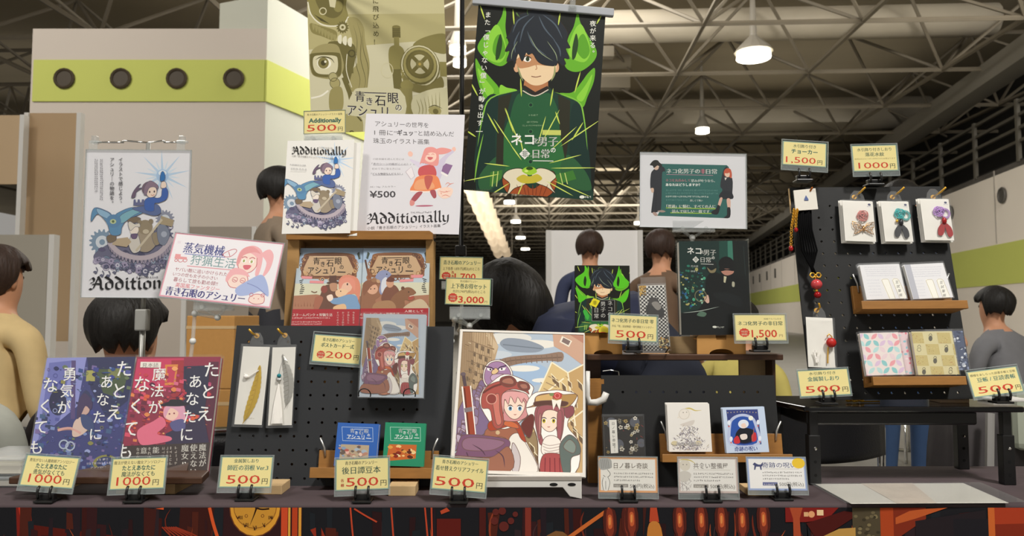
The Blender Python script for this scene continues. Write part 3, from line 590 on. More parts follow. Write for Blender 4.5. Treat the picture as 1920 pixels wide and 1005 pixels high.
struct(along(rwp(4) + rn * .3, rwp(112) + rn * .3, 6.6, 7.1, -.6).build('gallery_beam', mat('beam_paint', '#7b766b', .7)))
g = MB()
for Dd, z in ((20.6, 3.86), (23.6, 3.86), (17.6, 3.86), (15, 3.86)):
    p = rwp(Dd) + rn * .04; P = [(p[0] + rd[0] * .17 * math.cos(a * .3927), p[1] + rd[1] * .17 * math.cos(a * .3927), z + .17 * math.sin(a * .3927)) for a in range(16)]
    g.tube(P, .03, 6, closed=True); g.add(P, [tuple(range(16))])
for i in range(9): p = rwp(48 + i * 3.2) + rn * .05; along(p, p + rd * .35, 3.4, 4.0, -.04, g)
struct(g.build('wall_right_portholes', mat('porthole_dark', '#4d4a45', .5)))
g = MB()
for i in range(20): p = rwp(6 + i * 4) + rn * .01; along(p, p + rd * .05, 2.75, 4.53, -.03, g)
struct(g.build('wall_right_panel_joints', mat('joint_grey', '#a39c92', .8)))
# white building inside the hall, at the left
lb = at(60, 100, 12); lbe = at(500, 100, 12); x0, x1, x2, y2 = lb[0], lbe[0], -2.0, 17.2
struct(along((x0, 12), (x1, 12), 0, 5.72, 4).build('wall_left', HW))
g = along((x0 + .05, 11.97), (x1 - .02, 11.97), 4.5, 5.19, .2); along((x1 + .02, 11.97), (x2 + .02, y2 - .03), 4.5, 5.19, .2, g)
struct(g.build('trim_left', GREEN))
struct(along((x1, 12), (x2, y2), 0, 6.3, 1).build('wall_left_side', mat('hall_wall_light', '#bfc0b2', .8, noise=.05, nscale=.6)))
g = MB()
for px in (120, 226, 331, 438):
    p = at(px, 147, 11.95); P = [(p[0] + .15 * math.cos(a * .3927), p[1], p[2] + .15 * math.sin(a * .3927)) for a in range(16)]; g.add(P, [tuple(range(16))]); g.tube(P, .025, 6, closed=True)
struct(g.build('wall_left_portholes', mat('porthole_brown', '#3c3120', .6)))
# roof structure
NS = 3.2
hx, hy = np.array([math.cos(.05), -math.sin(.05)]), np.array([math.sin(.05), math.cos(.05)])
def node(i, j, z): p = hx * (i * NS) + hy * (12 + j * NS); return (p[0], p[1], z)
for j in range(0, 26):
    g = MB(); n0, n1 = -6 - j // 3, 8 + j // 2
    for i in range(n0, n1):
        r = .055
        zb, zt = CEIL - 2.0, CEIL - .5
        g.tube([node(i, j, zb), node(i + 1, j, zb)], r, 5); g.tube([node(i, j, zb), node(i, j + 1, zb)], r, 5)
        c = node(i + .5, j + .5, zt)
        for a, b in ((0, 0), (1, 0), (0, 1), (1, 1)): g.tube([node(i + a, j + b, zb), c], r * .75, 5)
        if j % 2 == 0: g.tube([c, node(i + 1.5, j + .5, zt)], r, 5)
    struct(g.build('roof_truss', STEEL))
DUCT = mat('duct_paint', '#a39a88', .6, noise=.1, nscale=1)
for yy, hh, xa, xb, k in ((40, 62, 1120, 1840, 1), (112, 26, 900, 1180, 1), (215, 62, 1080, 1720, 1), (150, 22, 900, 1180, 0), (248, 30, 1090, 1570, 1), (300, 16, 870, 1480, 0), (330, 12, 870, 1460, 0), (90, 20, 1000, 1150, 0)):
    zc = CEIL - .9; Dd = (zc - CAMZ) * 1400 / (590 - yy); r = hh / 2 * Dd / 1400
    a, b = at(xa, yy, Dd), at(xb, yy, Dd); g = MB()
    if k: g.tube([(a[0], a[1], zc), (b[0], b[1] - .05 * (b[0] - a[0]), zc)], r, 14)
    else: g.box(a[0], b[0], a[1] - r, a[1] + r, zc - r, zc + r)
    struct(g.build('ceiling_duct', DUCT, smooth=bool(k)))
LAMP = mat('lamp_glow', '#fff6df', .5, emit=9.)
HOUS = mat('lamp_housing', '#8a8478', .5)
for px, py, s, lab in ((858, 98, .36, 'upper white hall lamp beside the black pole'), (862, 122, .3, 'lower white hall lamp beside the black pole'), (1317, 248, .42, 'bright hall lamp above the teal sign'), (1413, 108, .75, 'largest bright hall lamp, high under the dark ceiling'),
        (955, 381, .55, 'nearest lamp of the receding row below the green poster'), (967, 417, .6, 'second lamp of the receding row below the green poster'), (976, 447, .7, 'third lamp of the receding row below the green poster'), (985, 468, .75, 'farthest lamp of the receding row below the green poster'), (1197, 420, .55, 'far hall lamp by the lower corner of the teal sign')):
    zl = CEIL - 2.35; Dd = (zl - CAMZ) * 1400 / (590 - py); p = at(px, py, Dd)
    o = thing('hall_lamp', lab, 'lamp', p, 'lamps under the hall roof')
    MB().tube([(0, 0, -.02), (0, 0, .12)], [s * .5, s * .48], 16).build('lamp_disc', LAMP, o, smooth=False)
    MB().tube([(0, 0, .12), (0, 0, .2), (0, 0, .5), (0, 0, CEIL - p[2] - .01)], [s * .56, s * .5, .08, .03], 14).build('lamp_housing', HOUS, o)
# long pleated cloth hung under the far roof
g = MB(); A0, A1 = [at(x, y, Dd) for x, y, Dd in ((868, 300, 15), (868, 395, 15), (925, 300, 15))], [at(x, y, 26.) for x, y in ((925, 472), (958, 476))]
nu, nv = 10, 44; vs = []
P0, P1 = at(862, 330, 15), at(905, 320, 15); Q0, Q1 = at(928, 474, 24), at(960, 474, 24)
for j in range(nv + 1):
    t = j / nv; a = P0 * (1 - t) + Q0 * t; b = P1 * (1 - t) + Q1 * t
    for i in range(nu + 1):
        u = i / nu; p = a * (1 - u) + b * u; sag = .16 * abs(math.sin(t * 3.1416 * 9)) + .1 * abs(math.sin(u * 3.1416 * 2)); vs.append((p[0], p[1], p[2] - sag))
n1 = nu + 1
g.add(vs, [(j * n1 + i, j * n1 + i + 1, (j + 1) * n1 + i + 1, (j + 1) * n1 + i) for j in range(nv) for i in range(nu)])
o = g.build('hanging_fabric', mat('cream_fabric', '#f0dcc0', .8, emit=.0), smooth=True); m = o.data.materials[0]; nt = m.node_tree; tl = nt.nodes.new('ShaderNodeBsdfTranslucent'); tl.inputs[0].default_value = (*lin('#f6e2c4'), 1); mx = nt.nodes.new('ShaderNodeMixShader'); mx.inputs[0].default_value = .6
nt.links.new(nt.nodes['Principled BSDF'].outputs[0], mx.inputs[1]); nt.links.new(tl.outputs[0], mx.inputs[2]); nt.links.new(mx.outputs[0], nt.nodes['Material Output'].inputs[0])
for t_, pp in ((.15, P0), (.15, P1), (.9, Q0), (.9, Q1)): MB().tube([tuple(pp - np.array([0, 0, .05])), (pp[0], pp[1], CEIL - .01)], .012, 5).build('hanging_wire', STEEL, o)
tag(o, 'long cream pleated fabric hanging under the roof beside the black pole', 'hanging fabric')

# ------------------------------------------------------------------ people
def figure(name, label, J, bones, mats, root=0, sub=2):
    """J: joints (pos, radius); bones: (a, b, material index). One continuous skinned body."""
    me = bpy.data.meshes.new(name); me.from_pydata([j[0] for j in J], [(a, b) for a, b, _ in bones], []); o = bpy.data.objects.new(name, me); COL.objects.link(o)
    o.modifiers.new('skin', 'SKIN'); sk = me.skin_vertices[0].data
    for i, j in enumerate(J):
        r = j[1]; sk[i].radius = r if hasattr(r, '__len__') else (r, r); sk[i].use_root = (i == root)
    s = o.modifiers.new('sub', 'SUBSURF'); s.levels = s.render_levels = sub
    bpy.context.view_layer.update()
    m2 = bpy.data.meshes.new_from_object(o.evaluated_get(bpy.context.evaluated_depsgraph_get()))
    o.modifiers.clear(); o.data = m2; m2.name = name
    m2.materials.clear()
    for m in mats: m2.materials.append(m)
    B = [(np.array(J[a][0]), np.array(J[b][0]), k) for a, b, k in bones]
    for p in m2.polygons:
        c = np.array(p.center); best = 9; kk = 0
        for a, b, k in B:
            d = b - a; t = min(1, max(0, np.dot(c - a, d) / (np.dot(d, d) or 1))); e = np.linalg.norm(c - a - d * t)
            if e < best: best, kk = e, k
        p.material_index = kk; p.use_smooth = True
    return o
SKIN = mat('skin_warm', '#c99372', .6, noise=.05, nscale=30)
HAIRB = mat('black_hair', '#15120f', .6, noise=.5, nscale=90, stretch=(1, 1, .15), bump=.5)
HAIRD = mat('dark_brown_hair', '#35241b', .6, noise=.5, nscale=90, stretch=(1, 1, .15), bump=.5)
def rot2(x, y, a): return (x * math.cos(a) - y * math.sin(a), x * math.sin(a) + y * math.cos(a))
def person(label, px, py, D, yaw=0., H=1.68, shirt='#333333', legs='#2b2f3c', hair=None, seated=False, nod=0., cat='person', long=False):
    """a person whose head centre is seen at px,py at distance D; yaw 0 faces the camera (-Y)"""
    h = at(px, py, D); k = H / 1.68 if seated else h[2] / 1.56
    def W(x, y, z):
        a, b = rot2(x * k, y * k, yaw); return (h[0] + a, h[1] + b, h[2] + z * k)
    J, Bn = [], []
    def j(x, y, z, r): J.append((W(x, y, z), (r[0] * k, r[1] * k) if hasattr(r, '__len__') else r * k)); return len(J) - 1
    def bo(a, b, m): Bn.append((a, b, m)); return b
    ny = -.12 * nod
    pel = j(0, .06 + .3 * nod, -.64, (.15, .11)); wai = j(0, .05 + .22 * nod, -.48, (.13, .1)); che = j(0, .03 + .12 * nod, -.3, (.16, .11)); nb = j(0, .02 + .05 * nod, -.19, (.08, .075)); nk = j(0, .01, -.12, .052)
    h1 = j(0, -.01, -.07, (.062, .07)); h2 = j(0, 0, .02, (.075, .092)); h3 = j(0, .01, .085, (.05, .062))
    for a, b, m in ((pel, wai, 1), (wai, che, 1), (che, nb, 1), (nb, nk, 0), (nk, h1, 0), (h1, h2, 0), (h2, h3, 0)): bo(a, b, m)
    for s in (-1, 1):
        sh = j(s * .18, .03 + .1 * nod, -.23, .06); el = j(s * .23, .02 - .05 * nod, -.5, .043); wr = j(s * .2, -.12 - .1 * nod, -.68 + .1 * nod, .03); ha = j(s * .17, -.19 - .1 * nod, -.74 + .1 * nod, .028)
        bo(nb, sh, 1); bo(sh, el, 1); bo(el, wr, 1); bo(wr, ha, 0)
        if seated:
            kn = j(s * .12, -.36, -.68, .065); an = j(s * .12, -.38, (.09 - h[2]) / k, .045); to = j(s * .13, -.52, (.045 - h[2]) / k, .035); hp = j(s * .09, .03 + .25 * nod, -.66, .09)
        else:
            hp = j(s * .09, .05, -.74, .09); kn = j(s * .1, .03, -1.13, .062); an = j(s * .1, .06, -1.5, .042); to = j(s * .11, -.09, -1.535, .035)
        bo(pel, hp, 2); bo(hp, kn, 2); bo(kn, an, 2); bo(an, to, 3)
    ms = [SKIN, mat('cloth_' + shirt[1:], shirt, .85, noise=.12, nscale=20), mat('cloth_' + legs[1:], legs, .85, noise=.12, nscale=20), BLACKP]
    o = figure('person', label, J, Bn, ms); tag(o, label, cat)
    hm = hair or HAIRB; g = MB()
    hc = W(0, .012, .035); n, m = 40, 14; vs = []; fs = []; hr_ = random.Random(int(px * 3 + py)); hem = [hr_.uniform(-.02, .02) for _ in range(40)]; tex = [hr_.uniform(-.035, .045) for _ in range(40)]
    for a in range(m + 1):
        th = math.pi * .72 * a / m
        for b in range(n):
            ph = 6.28319 * b / n; fx, fy = math.cos(ph), math.sin(ph); t2 = th * (1 if fy > -.1 else .62) * (1.25 if long and fy > 0 else 1)
            rr = 1 + tex[b] * min(1, a / 4) + .03 * math.sin(5 * ph + 3 * th); q = rot2((.09 * k * rr * math.sin(t2)) * fx, .108 * k * rr * math.sin(t2) * fy, yaw); vs.append((hc[0] + q[0], hc[1] + q[1], hc[2] + .1 * k * math.cos(t2) + hem[b] * max(0, a - m + 4) / 4))
    fs = [(a * n + b, a * n + (b + 1) % n, (a + 1) * n + (b + 1) % n, (a + 1) * n + b) for a in range(m) for b in range(n)]
    g.add(vs, fs); hr = g.build('hair', hm, o, smooth=True); md = hr.modifiers.new('t', 'SOLIDIFY'); md.thickness = .014; md.offset = 0
    for s in (-1, 1): MB().ball(W(s * .03, -.062, .012), .011 * k, 8, 6).build('eye', mat('eye_dark', '#1d1512', .3), o, smooth=True)
    MB().ball(W(0, -.072, -.018), (.012 * k, .014 * k, .02 * k), 8, 6).build('nose', SKIN, o, smooth=True)
    for s in (-1, 1): MB().ball(W(s * .068, .005, -.005), (.01 * k, .02 * k, .032 * k), 8, 6).build('ear', SKIN, o, smooth=True)
    return o
person('person seated with lowered black-haired head above the purple book', 243, 630, 2.3, 3.0, 1.86, '#2e2528', '#23262e', seated=True, nod=.6)
person('person with brown hair in pale yellow top at the left edge', 2, 525, 2.9, 2.9, 1.66, '#cdb482', '#3d3f45', HAIRD, long=True, seated=True)
person('person in light grey top low at the left edge', -130, 640, 2.0, -2.6, 1.6, '#aeb0a6', '#4a4c4a', HAIRD, seated=True, nod=.3)
person('black-haired person seen past the left of the illustration booklet', 528, 362, 4.2, 2.2, 1.7, '#8a7a68', '#33343a')
person('standing person with brown hair in navy before the white panel', 1106, 468, 4.9, 2.9, 1.55, '#39405c', '#2b2f3c', HAIRD)
person('person in brown standing behind the checkered bookmark packs', 1240, 470, 4.3, 2.5, 1.6, '#6d5643', '#3d342c', HAIRD)
person('person with dark hair in grey low at the right edge', 1862, 578, 4.4, -2.8, 1.6, '#77777a', '#3c3e44', HAIRB, seated=True, nod=.3)
person('standing person in blue jeans behind the right black board', 1692, 385, 4.1, .2, 1.7, '#3a4252', '#2f4668', HAIRB)
person('person in yellow top seen low beyond the right end of the shelf', 1388, 612, 3.6, 2.6, 1.6, '#c3b565', '#53608c', HAIRB, seated=True)
# the vendor bent over behind the shelf
DV = 2.0
def pv(px, py, dd=0): return tuple(at(px, py, DV + dd))
J = [(pv(1255, 672, .05), (.19, .17)), (pv(1170, 645, .02), (.18, .16)), (pv(1075, 636), (.185, .15)), (pv(1005, 640), (.11, .11)), (pv(985, 612, -.02), .055), (pv(968, 590, -.03), (.07, .07)), (pv(955, 560, -.03), (.085, .09)), (pv(950, 525, -.02), (.055, .06)),
     (pv(1040, 640, -.14), .07), (pv(1010, 740, -.2), .052), (pv(960, 800, -.22), .035), (pv(945, 820, -.22), .03), (pv(1020, 640, .16), .07), (pv(980, 740, .2), .05), (pv(940, 800, .2), .035), (pv(925, 820, .2), .03),
     (pv(1268, 730, -.1), .1), (pv(1150, 860, -.16), .07), (pv(1170, 1180, -.14), .05), (pv(1120, 1280, -.2), .035), (pv(1270, 730, .18), .1), (pv(1150, 860, .2), .07), (pv(1170, 1120, .2), .05), (pv(1120, 1200, .15), .035)]
Bn = [(0, 1, 1), (1, 2, 1), (2, 3, 1), (3, 4, 0), (4, 5, 0), (5, 6, 0), (6, 7, 0), (2, 8, 1), (8, 9, 1), (9, 10, 1), (10, 11, 0), (2, 12, 1), (12, 13, 1), (13, 14, 1), (14, 15, 0), (0, 16, 2), (16, 17, 2), (17, 18, 2), (18, 19, 3), (0, 20, 2), (20, 21, 2), (21, 22, 2), (22, 23, 3)]
NAVY = mat('navy_shirt_cloth', '#262c44', .85, noise=.15, nscale=12, bump=.15)
o = figure('person', '', J, Bn, [SKIN, NAVY, mat('cloth_dark_trousers', '#1f2330', .85), BLACKP]); tag(o, 'black-haired person in navy shirt bending over behind the shelf', 'person')
g = MB(); hc = np.array(pv(958, 552, -.01)); n, m = 44, 16; vs = []; hr_ = random.Random(5); tex = [hr_.uniform(-.05, .05) for _ in range(44)]
for a in range(m + 1):
    th = math.pi * a / m
    for b in range(n):
        ph = 6.28319 * b / n; q = 1 + tex[b] * math.sin(th) + .03 * math.sin(5 * ph + 4 * th); x = .112 * q * math.sin(th) * math.cos(ph); z = .1 * math.cos(th)
        vs.append((hc[0] + x - .015 * z, hc[1] + .112 * q * math.sin(th) * math.sin(ph), hc[2] + z - .25 * max(0, x) + (-.05 * abs(x) / .1 if z < 0 else 0)))
g.add(vs, [(a * n + b, a * n + (b + 1) % n, (a + 1) * n + (b + 1) % n, (a + 1) * n + b) for a in range(m) for b in range(n)]); g.build('hair', HAIRB, o, smooth=True)

# ------------------------------------------------------------------ things standing behind the stall
def panel(name, label, cat, q, D, m, th=.03, legs=True):
    p = [at(x, y, D) for x, y in q]; x0, x1 = p[0][0], p[1][0]; z1, z0 = p[0][2], p[2][2]
    o = thing(name, label, cat, ((x0 + x1) / 2, D, 0)); wd = (x1 - x0) / 2
    box(-wd, wd, 0, th, max(z0, .05), z1).build('board', m, o)
    for s in (-1, 1): box(s * wd - .02, s * wd + .02, -.02, th + .02, 0, z1).build('post', WHITEP, o)
    return o
panel('partition_panel', 'white partition panel behind the person in navy', 'partition', [(1028, 432), (1200, 432), (1200, 640), (1028, 640)], 6.5, mat('white_panel', '#f4f2f0', .7))
panel('partition_panel', 'tan partition panel at the left edge below the white building', 'partition', [(52, 212), (150, 212), (150, 640), (52, 640)], 7.0, mat('tan_panel', '#b59a78', .8))
panel('partition_panel', 'grey beige partition panel behind the tall illustration poster', 'partition', [(350, 425), (478, 425), (478, 640), (350, 640)], 6.2, mat('greige_panel', '#a0968a', .8))
panel('partition_panel', 'pale grey partition panel beyond the person in pale yellow', 'partition', [(-60, 440), (100, 440), (100, 640), (-60, 640)], 5.6, mat('palegrey_panel', '#a59f92', .8))
panel('partition_panel', 'tan partition panel cut by the left edge, beside the narrower tan one', 'partition', [(-60, 216), (44, 216), (44, 345), (-60, 345)], 6.8, mat('tan_panel2', '#c0a684', .8))
def carton(label, px0, px1, py0, D, z0, dep=.3):
    a, b = at(px0, py0, D), at(px1, py0, D); wd = (b[0] - a[0]) / 2; hh = a[2] - z0
    o = thing('cardboard_box', label, 'box', ((a[0] + b[0]) / 2, D, z0), 'cardboard boxes stacked behind the stall')
    box(-wd, wd, 0, dep, 0, hh).build('carton', KRAFT, o, bevel=.004); box(-wd - .001, wd + .001, -.001, dep + .001, hh * .82, hh * .86).build('tape', PALEW, o)
    return o
c1 = carton('lowest cardboard box of the stack behind the red book', 345, 445, 900, 3.05, 0)
c2 = carton('middle cardboard box of the stack behind the red book', 348, 443, 730, 3.05, at(0, 900, 3.05)[2] + .001)
c3 = carton('topmost cardboard box of the stack, below the pink handwritten card', 350, 440, 592, 3.05, at(0, 730, 3.05)[2] + .001)
def folding_chair(label, loc, rz):
    M = np.array(Matrix.Translation(Vector(loc)) @ Matrix.Rotation(rz, 4, 'Z'))
    o = thing('folding_chair', label, 'chair', M, 'black folding chairs with chrome frames behind the stall')
    P = [(-.2, .04, .5)]
    g = MB(); n = 14; vs = []
    for j in range(8):
        for i in range(n + 1):
            u = -1 + 2 * i / n; vs.append((u * .21, .02 + .035 * (1 - u * u), .58 + .17 * j / 7 + .01 * (1 - u * u) * (1 if j > 3 else -1)))
    g.add(vs, [(j * (n + 1) + i, j * (n + 1) + i + 1, (j + 1) * (n + 1) + i + 1, (j + 1) * (n + 1) + i) for j in range(7) for i in range(n)])
    b = g.build('backrest', mat('black_vinyl', '#17171a', .4, bump=.1, nscale=200), o, smooth=True); b.modifiers.new('t', 'SOLIDIFY').thickness = .025
    box(-.2, .2, -.4, -.02, .42, .46).build('seat', MATS['black_vinyl'], o, bevel=.015)
    MB().tube([(-.222, .02, .5), (-.226, .02, .66), (-.21, .025, .73), (-.17, .035, .762), (0, .055, .768), (.17, .035, .762), (.21, .025, .73), (.226, .02, .66), (.222, .02, .5)], .011, 8).build('back_rail', CHROME, o, smooth=True)
    for s in (-1, 1):
        MB().tube([(s * .215, .1, .0), (s * .215, .06, .4), (s * .222, .02, .5)], .011, 8).build('back_post', CHROME, o, smooth=True)
        MB().tube([(s * .2, -.42, .0), (s * .2, -.3, .3), (s * .2, -.15, .44), (s * .2, 0, .5)], .011, 8).build('front_leg', CHROME, o, smooth=True)
    MB().tube([(-.215, .1, .012), (.215, .1, .012)], .011, 8).build('floor_bar', CHROME, o, smooth=True)
    return o
folding_chair('black folding chair with chrome frame showing under the black riser table', (.98, 2.42, 0), 3.4)
folding_chair('black folding chair far behind, its chrome legs beside the blue jeans', (2.75, 5.7, 0), -.5)
folding_chair('black folding chair partly hidden between red book and dotted board', (-.64, 1.76, 0), 3.3)
# grey bag with strap
ob = at(1850, 840, 2.25)
o = thing('grey_bag', 'large dark grey bag with pale panel and strap under the riser table', 'bag', (ob[0], 2.2, 0))
g = MB(); vs = []; n, m = 22, 16
for a in range(m + 1):
    t = a / m
    for b in range(n):
        ph = 6.28319 * b / n; sq = 1 / (abs(math.cos(ph)) ** 5 + abs(math.sin(ph)) ** 5) ** .2; k = (1 - .25 * t * t) * (1 if 0 < a < m else .9) * (1 + .04 * math.sin(5 * ph + 9 * t))
        vs.append((.2 * k * sq * math.cos(ph), .12 * k * sq * math.sin(ph), .78 * t))
g.add(vs, [(a * n + b, a * n + (b + 1) % n, (a + 1) * n + (b + 1) % n, (a + 1) * n + b) for a in range(m) for b in range(n)] + [tuple(range(n))[::-1], tuple(m * n + b for b in range(n))])
g.build('bag_body', mat('grey_bag_cloth', '#3f3b3c', .8, noise=.25, nscale=9, bump=.4), o, smooth=True)
g = MB(); P = [(-.1, -.128), (.2, -.11), (.21, -.05)]; g.prism([(-.04, -.15), (.22, -.15), (.22, -.11), (-.04, -.11)], .66, .84); g.build('pale_panel', mat('pale_green_plastic', '#aab0a0', .5), o, bevel=.02)
MB().tube([(-.1, -.13, .76), (-.12, -.15, .62), (-.14, -.15, .48)], .011, 6).build('strap', mat('grey_webbing', '#8f8d8a', .7), o)

# ------------------------------------------------------------------ the table and its printed cloth
Y0, Y1 = 1.25, 1.56
tb = thing('stall_table', 'long folding table hidden under the dark cloth', 'table', (0, 1.4, 0))
box(-1.2, 1.2, Y0 + .012 - 1.4, Y1 - .004 - 1.4, T - .03, T - .004).build('tabletop', WHITEP, tb)
for x in (-1.1, 1.1):
    for y in (-.13, .13): MB().tube([(x, y, 0), (x, y, T - .03)], .015, 8).build('leg', CHROME, tb)
g = MB(); nx = 96; vs = []; prof = [(Y1, -.25), (Y1, -.02), (Y1 - .008, 0)] + [(Y1 - .008 + (Y0 + .012 - Y1 + .008) * i / 8, 0) for i in range(1, 9)] + [(Y0 + .002, -.0015), (Y0, -.005), (Y0, -.3), (Y0, -.6)]
for i in range(nx + 1):
    x = -1.3 + 2.6 * i / nx
    for k, (y, z) in enumerate(prof): vs.append((x, y, T + z))
n1 = len(prof)
g.add(vs, [(i * n1 + k, i * n1 + k + 1, (i + 1) * n1 + k + 1, (i + 1) * n1 + k) for i in range(nx) for k in range(n1 - 1)])
tc = g.build('tablecloth', mat('dark_mauve_cloth', '#4b3f42', .85, noise=.18, nscale=8, bump=.25, stretch=(1, 3, 1)), smooth=True)
tag(tc, 'dark cloth draped over the stall table, its printed front showing a clock', 'tablecloth')
A = Art([(-160, 0), (2080, 0), (2080, 500), (-160, 500)], 2.0, .446, '#1d1a1e', .0004)
def tcl(A):
    rr = random.Random(4)
    A.r('#1a1a1e', -160, 0, 2080, 500)
    A.p('#7a1f16', [48, 0, 75, 0, 90, 120, 60, 160]); A.p('#55170f', [70, 30, 300, 60, 280, 500, 90, 500]); A.p('#b3331f', [52, 0, 68, 0, 84, 60, 72, 80])
    A.p('#3a1814', [350, 0, 420, 0, 420, 500, 330, 500])
    for i in range(150):
        x = -150 + rr.random() * 2200; h_ = rr.uniform(30, 200); y = rr.uniform(-10, 70); wd = rr.uniform(3, 26); cc = rr.choice(['#2a1416', '#34181a', '#241a20', '#401b16', '#2d2024', '#4d2016', '#1d2126', '#3b1512'])
        A.p(cc, [x, y, x + wd, y + rr.uniform(-4, 4), x + wd * .9 + rr.uniform(-6, 6), y + h_, x + rr.uniform(-6, 6), y + h_])
    for i in range(60):
        x = -150 + rr.random() * 2200; y = rr.uniform(0, 60); A.s_(rr.choice(['#6d2a1c', '#8a3a22', '#54201a', '#a04a28', '#3f2a2c']), rr.uniform(1.5, 4), [x, y, x + rr.uniform(-16, 16), y + 30, x + rr.uniform(-40, 40), y + rr.uniform(50, 110)], 2)
    for i in range(7): A.s_('#8f3320', 2.5, [318 + i * 4, 35, 335 + i * 8, 52, 360 + i * 9, 75])
    A.p('#d4562a', [305, 2, 320, 0, 320, 4]); A.s_('#d4572a', 6, [404, 0, 412, 30, 424, 65, 440, 120])
    A.r('#31181a', 430, 0, 575, 500); A.r('#5a2618', 440, 60, 570, 500)
    A.c('#6d3a1c', 488, -2, 48, 55); A.c('#d99a36', 488, -2, 46, 53); A.c('#c88f34', 488, -2, 38, 44); A.ring('#8f5a22', 488, -2, 40, 1.5)
    for i in range(12):
        a = i * .5236; x, y = 488 + 33 * math.sin(a), -2 + 38 * math.cos(a); A.s_('#4a2a14', 3, [x, y, x + 4 * math.sin(a), y + 5 * math.cos(a)], sm=False)
    for tx, a in (('VI', 0), ('VII', -30), ('V', 30), ('IIII', 60), ('VIII', -60)):
        A.t(tx, 488 + 33 * math.sin(math.radians(a)), 3 + 36 * math.cos(math.radians(a)), 9, '#4a2a14', .02, 'c')
    A.s_('#2a160c', 4, [492, -4, 486, 14, 478, 34], 1); A.s_('#2a160c', 3, [488, 0, 500, 3, 514, 2]); A.ring('#6d3a1c', 472, 15, 3, 1); A.ring('#6d3a1c', 502, 15, 3, 1)
    for x, wd, c in ((536, 12, '#c94a28'), (549, 4, '#d9a040'), (556, 10, '#b5401f'), (568, 5, '#dc9a3c')): A.p(c, [x, 0, x + wd, 0, x + wd + 4, 500, x + 4, 500])
    for P in ([663, 0, 667, 40, 672, 80], [670, 2, 690, 14, 712, 26], [738, 0, 744, 70], [800, 0, 806, 60], [812, 0, 814, 60]): A.s_('#b8452a', 3, P)
    A.p('#8f2f1c', [590, 40, 600, 36, 602, 60]); A.p('#8f2f1c', [610, 36, 626, 70, 612, 70])
    A.p('#5c1a14', [822, 20, 866, 20, 868, 500, 820, 500]); A.p('#b5472a', [828, 6, 840, 0, 846, 6, 830, 12]); A.p('#4a1a16', [900, 0, 912, 0, 912, 300, 900, 300])
    for x, y, r in ((930, 8, 6), (942, 6, 7), (928, 24, 7), (958, 24, 6), (945, 34, 9), (966, 12, 5)): A.c('#5e2621', x, y, r)
    A.r('#7d3126', 984, 0, 995, 62); A.c('#a84a2c', 990, 68, 12, 13); A.r('#8f3a22', 980, 72, 1000, 500)
    A.b('#7d5632', [1016, 60, 1040, 42, 1062, 50, 1050, 70], 2); A.s_('#c4662f', 7, [1050, 64, 1090, 36, 1122, 14, 1140, 2])
    for x, y in ((1140, 5), (1174, 2), (1180, 0), (1268, 2), (1308, 2), (1345, 2), (1383, 2), (1422, 0)):
        A.b('#4d1f18', [x - 11, y, x + 9, y, x + 12, y + 36, x + 7, y + 56, x + 14, y + 140, x - 14, y + 140, x - 7, y + 56, x - 12, y + 36], 3); A.b('#7f3322', [x - 6, y, x + 4, y, x + 7, y + 36, x + 3, y + 56, x + 9, y + 140, x - 9, y + 140, x - 3, y + 56, x - 7, y + 36], 3); A.b('#c05c33', [x - 4, y + 10, x + 3, y + 10, x + 4, y + 30, x - 3, y + 32], 3); A.b('#d98a4a', [x - 2, y + 14, x + 1, y + 13, x + 1, y + 25, x - 2, y + 26], 3); A.s_('#a04a2c', 3, [x - 3, y + 60, x - 4, y + 130], sm=False)
    A.p('#b3452a', [1214, 0, 1226, 0, 1230, 26, 1212, 26]); A.b('#c07a36', [1212, 28, 1230, 28, 1236, 60, 1222, 75, 1208, 60], 3)
    A.p('#7d1f1a', [1462, 0, 1560, 0, 1540, 20, 1500, 26, 1462, 26]); A.c('#e0a070', 1510, 12, 6); A.r('#e9c89a', 1520, 4, 1532, 14); A.r('#d9a97a', 1496, 8, 1504, 16)
    A.p('#a84a2c', [1470, 0, 1494, 0, 1488, 20, 1490, 60, 1500, 140, 1466, 140, 1476, 60, 1476, 20]); A.p('#4a1612', [1500, 28, 1570, 6, 1600, 10, 1520, 60])
    A.r('#4d4432', 1585, 0, 1636, 500); A.p('#b98f4a', [1512, 60, 1560, 38, 1590, 36, 1590, 70, 1520, 80])
    for i in range(40): A.c(rr.choice(['#6b6046', '#3a3426', '#7d7050']), 1588 + rr.random() * 45, rr.random() * 120, 4, 3, n=6)
    A.r('#a8431f', 1636, 0, 1660, 500); A.p('#7d2c18', [1660, 0, 1720, 0, 1720, 20, 1660, 60]); A.p('#b8572a', [1664, 18, 1690, 6, 1720, 2, 1760, 0, 1700, 20, 1664, 30]); A.p('#231c20', [1700, 24, 1830, 4, 1830, 120, 1700, 120]); A.r('#1d1b20', 1770, 20, 1840, 500)
    A.r('#c4622c', 1834, 0, 1846, 500); A.p('#a33a1f', [1846, 0, 2080, 0, 2080, 24, 1846, 30]); A.p('#7d2a18', [1846, 30, 2080, 24, 2080, 500, 1846, 500])
tcl(A)
pf = A.build('printed_front', tc, CLOTHP); pf['label'] = 'dark red printed cloth front with a clock and balusters'
pf.matrix_local = Matrix.Translation((0, Y0 - .002, T - .006 - .446)) @ Matrix.Rotation(math.pi / 2, 4, 'X')
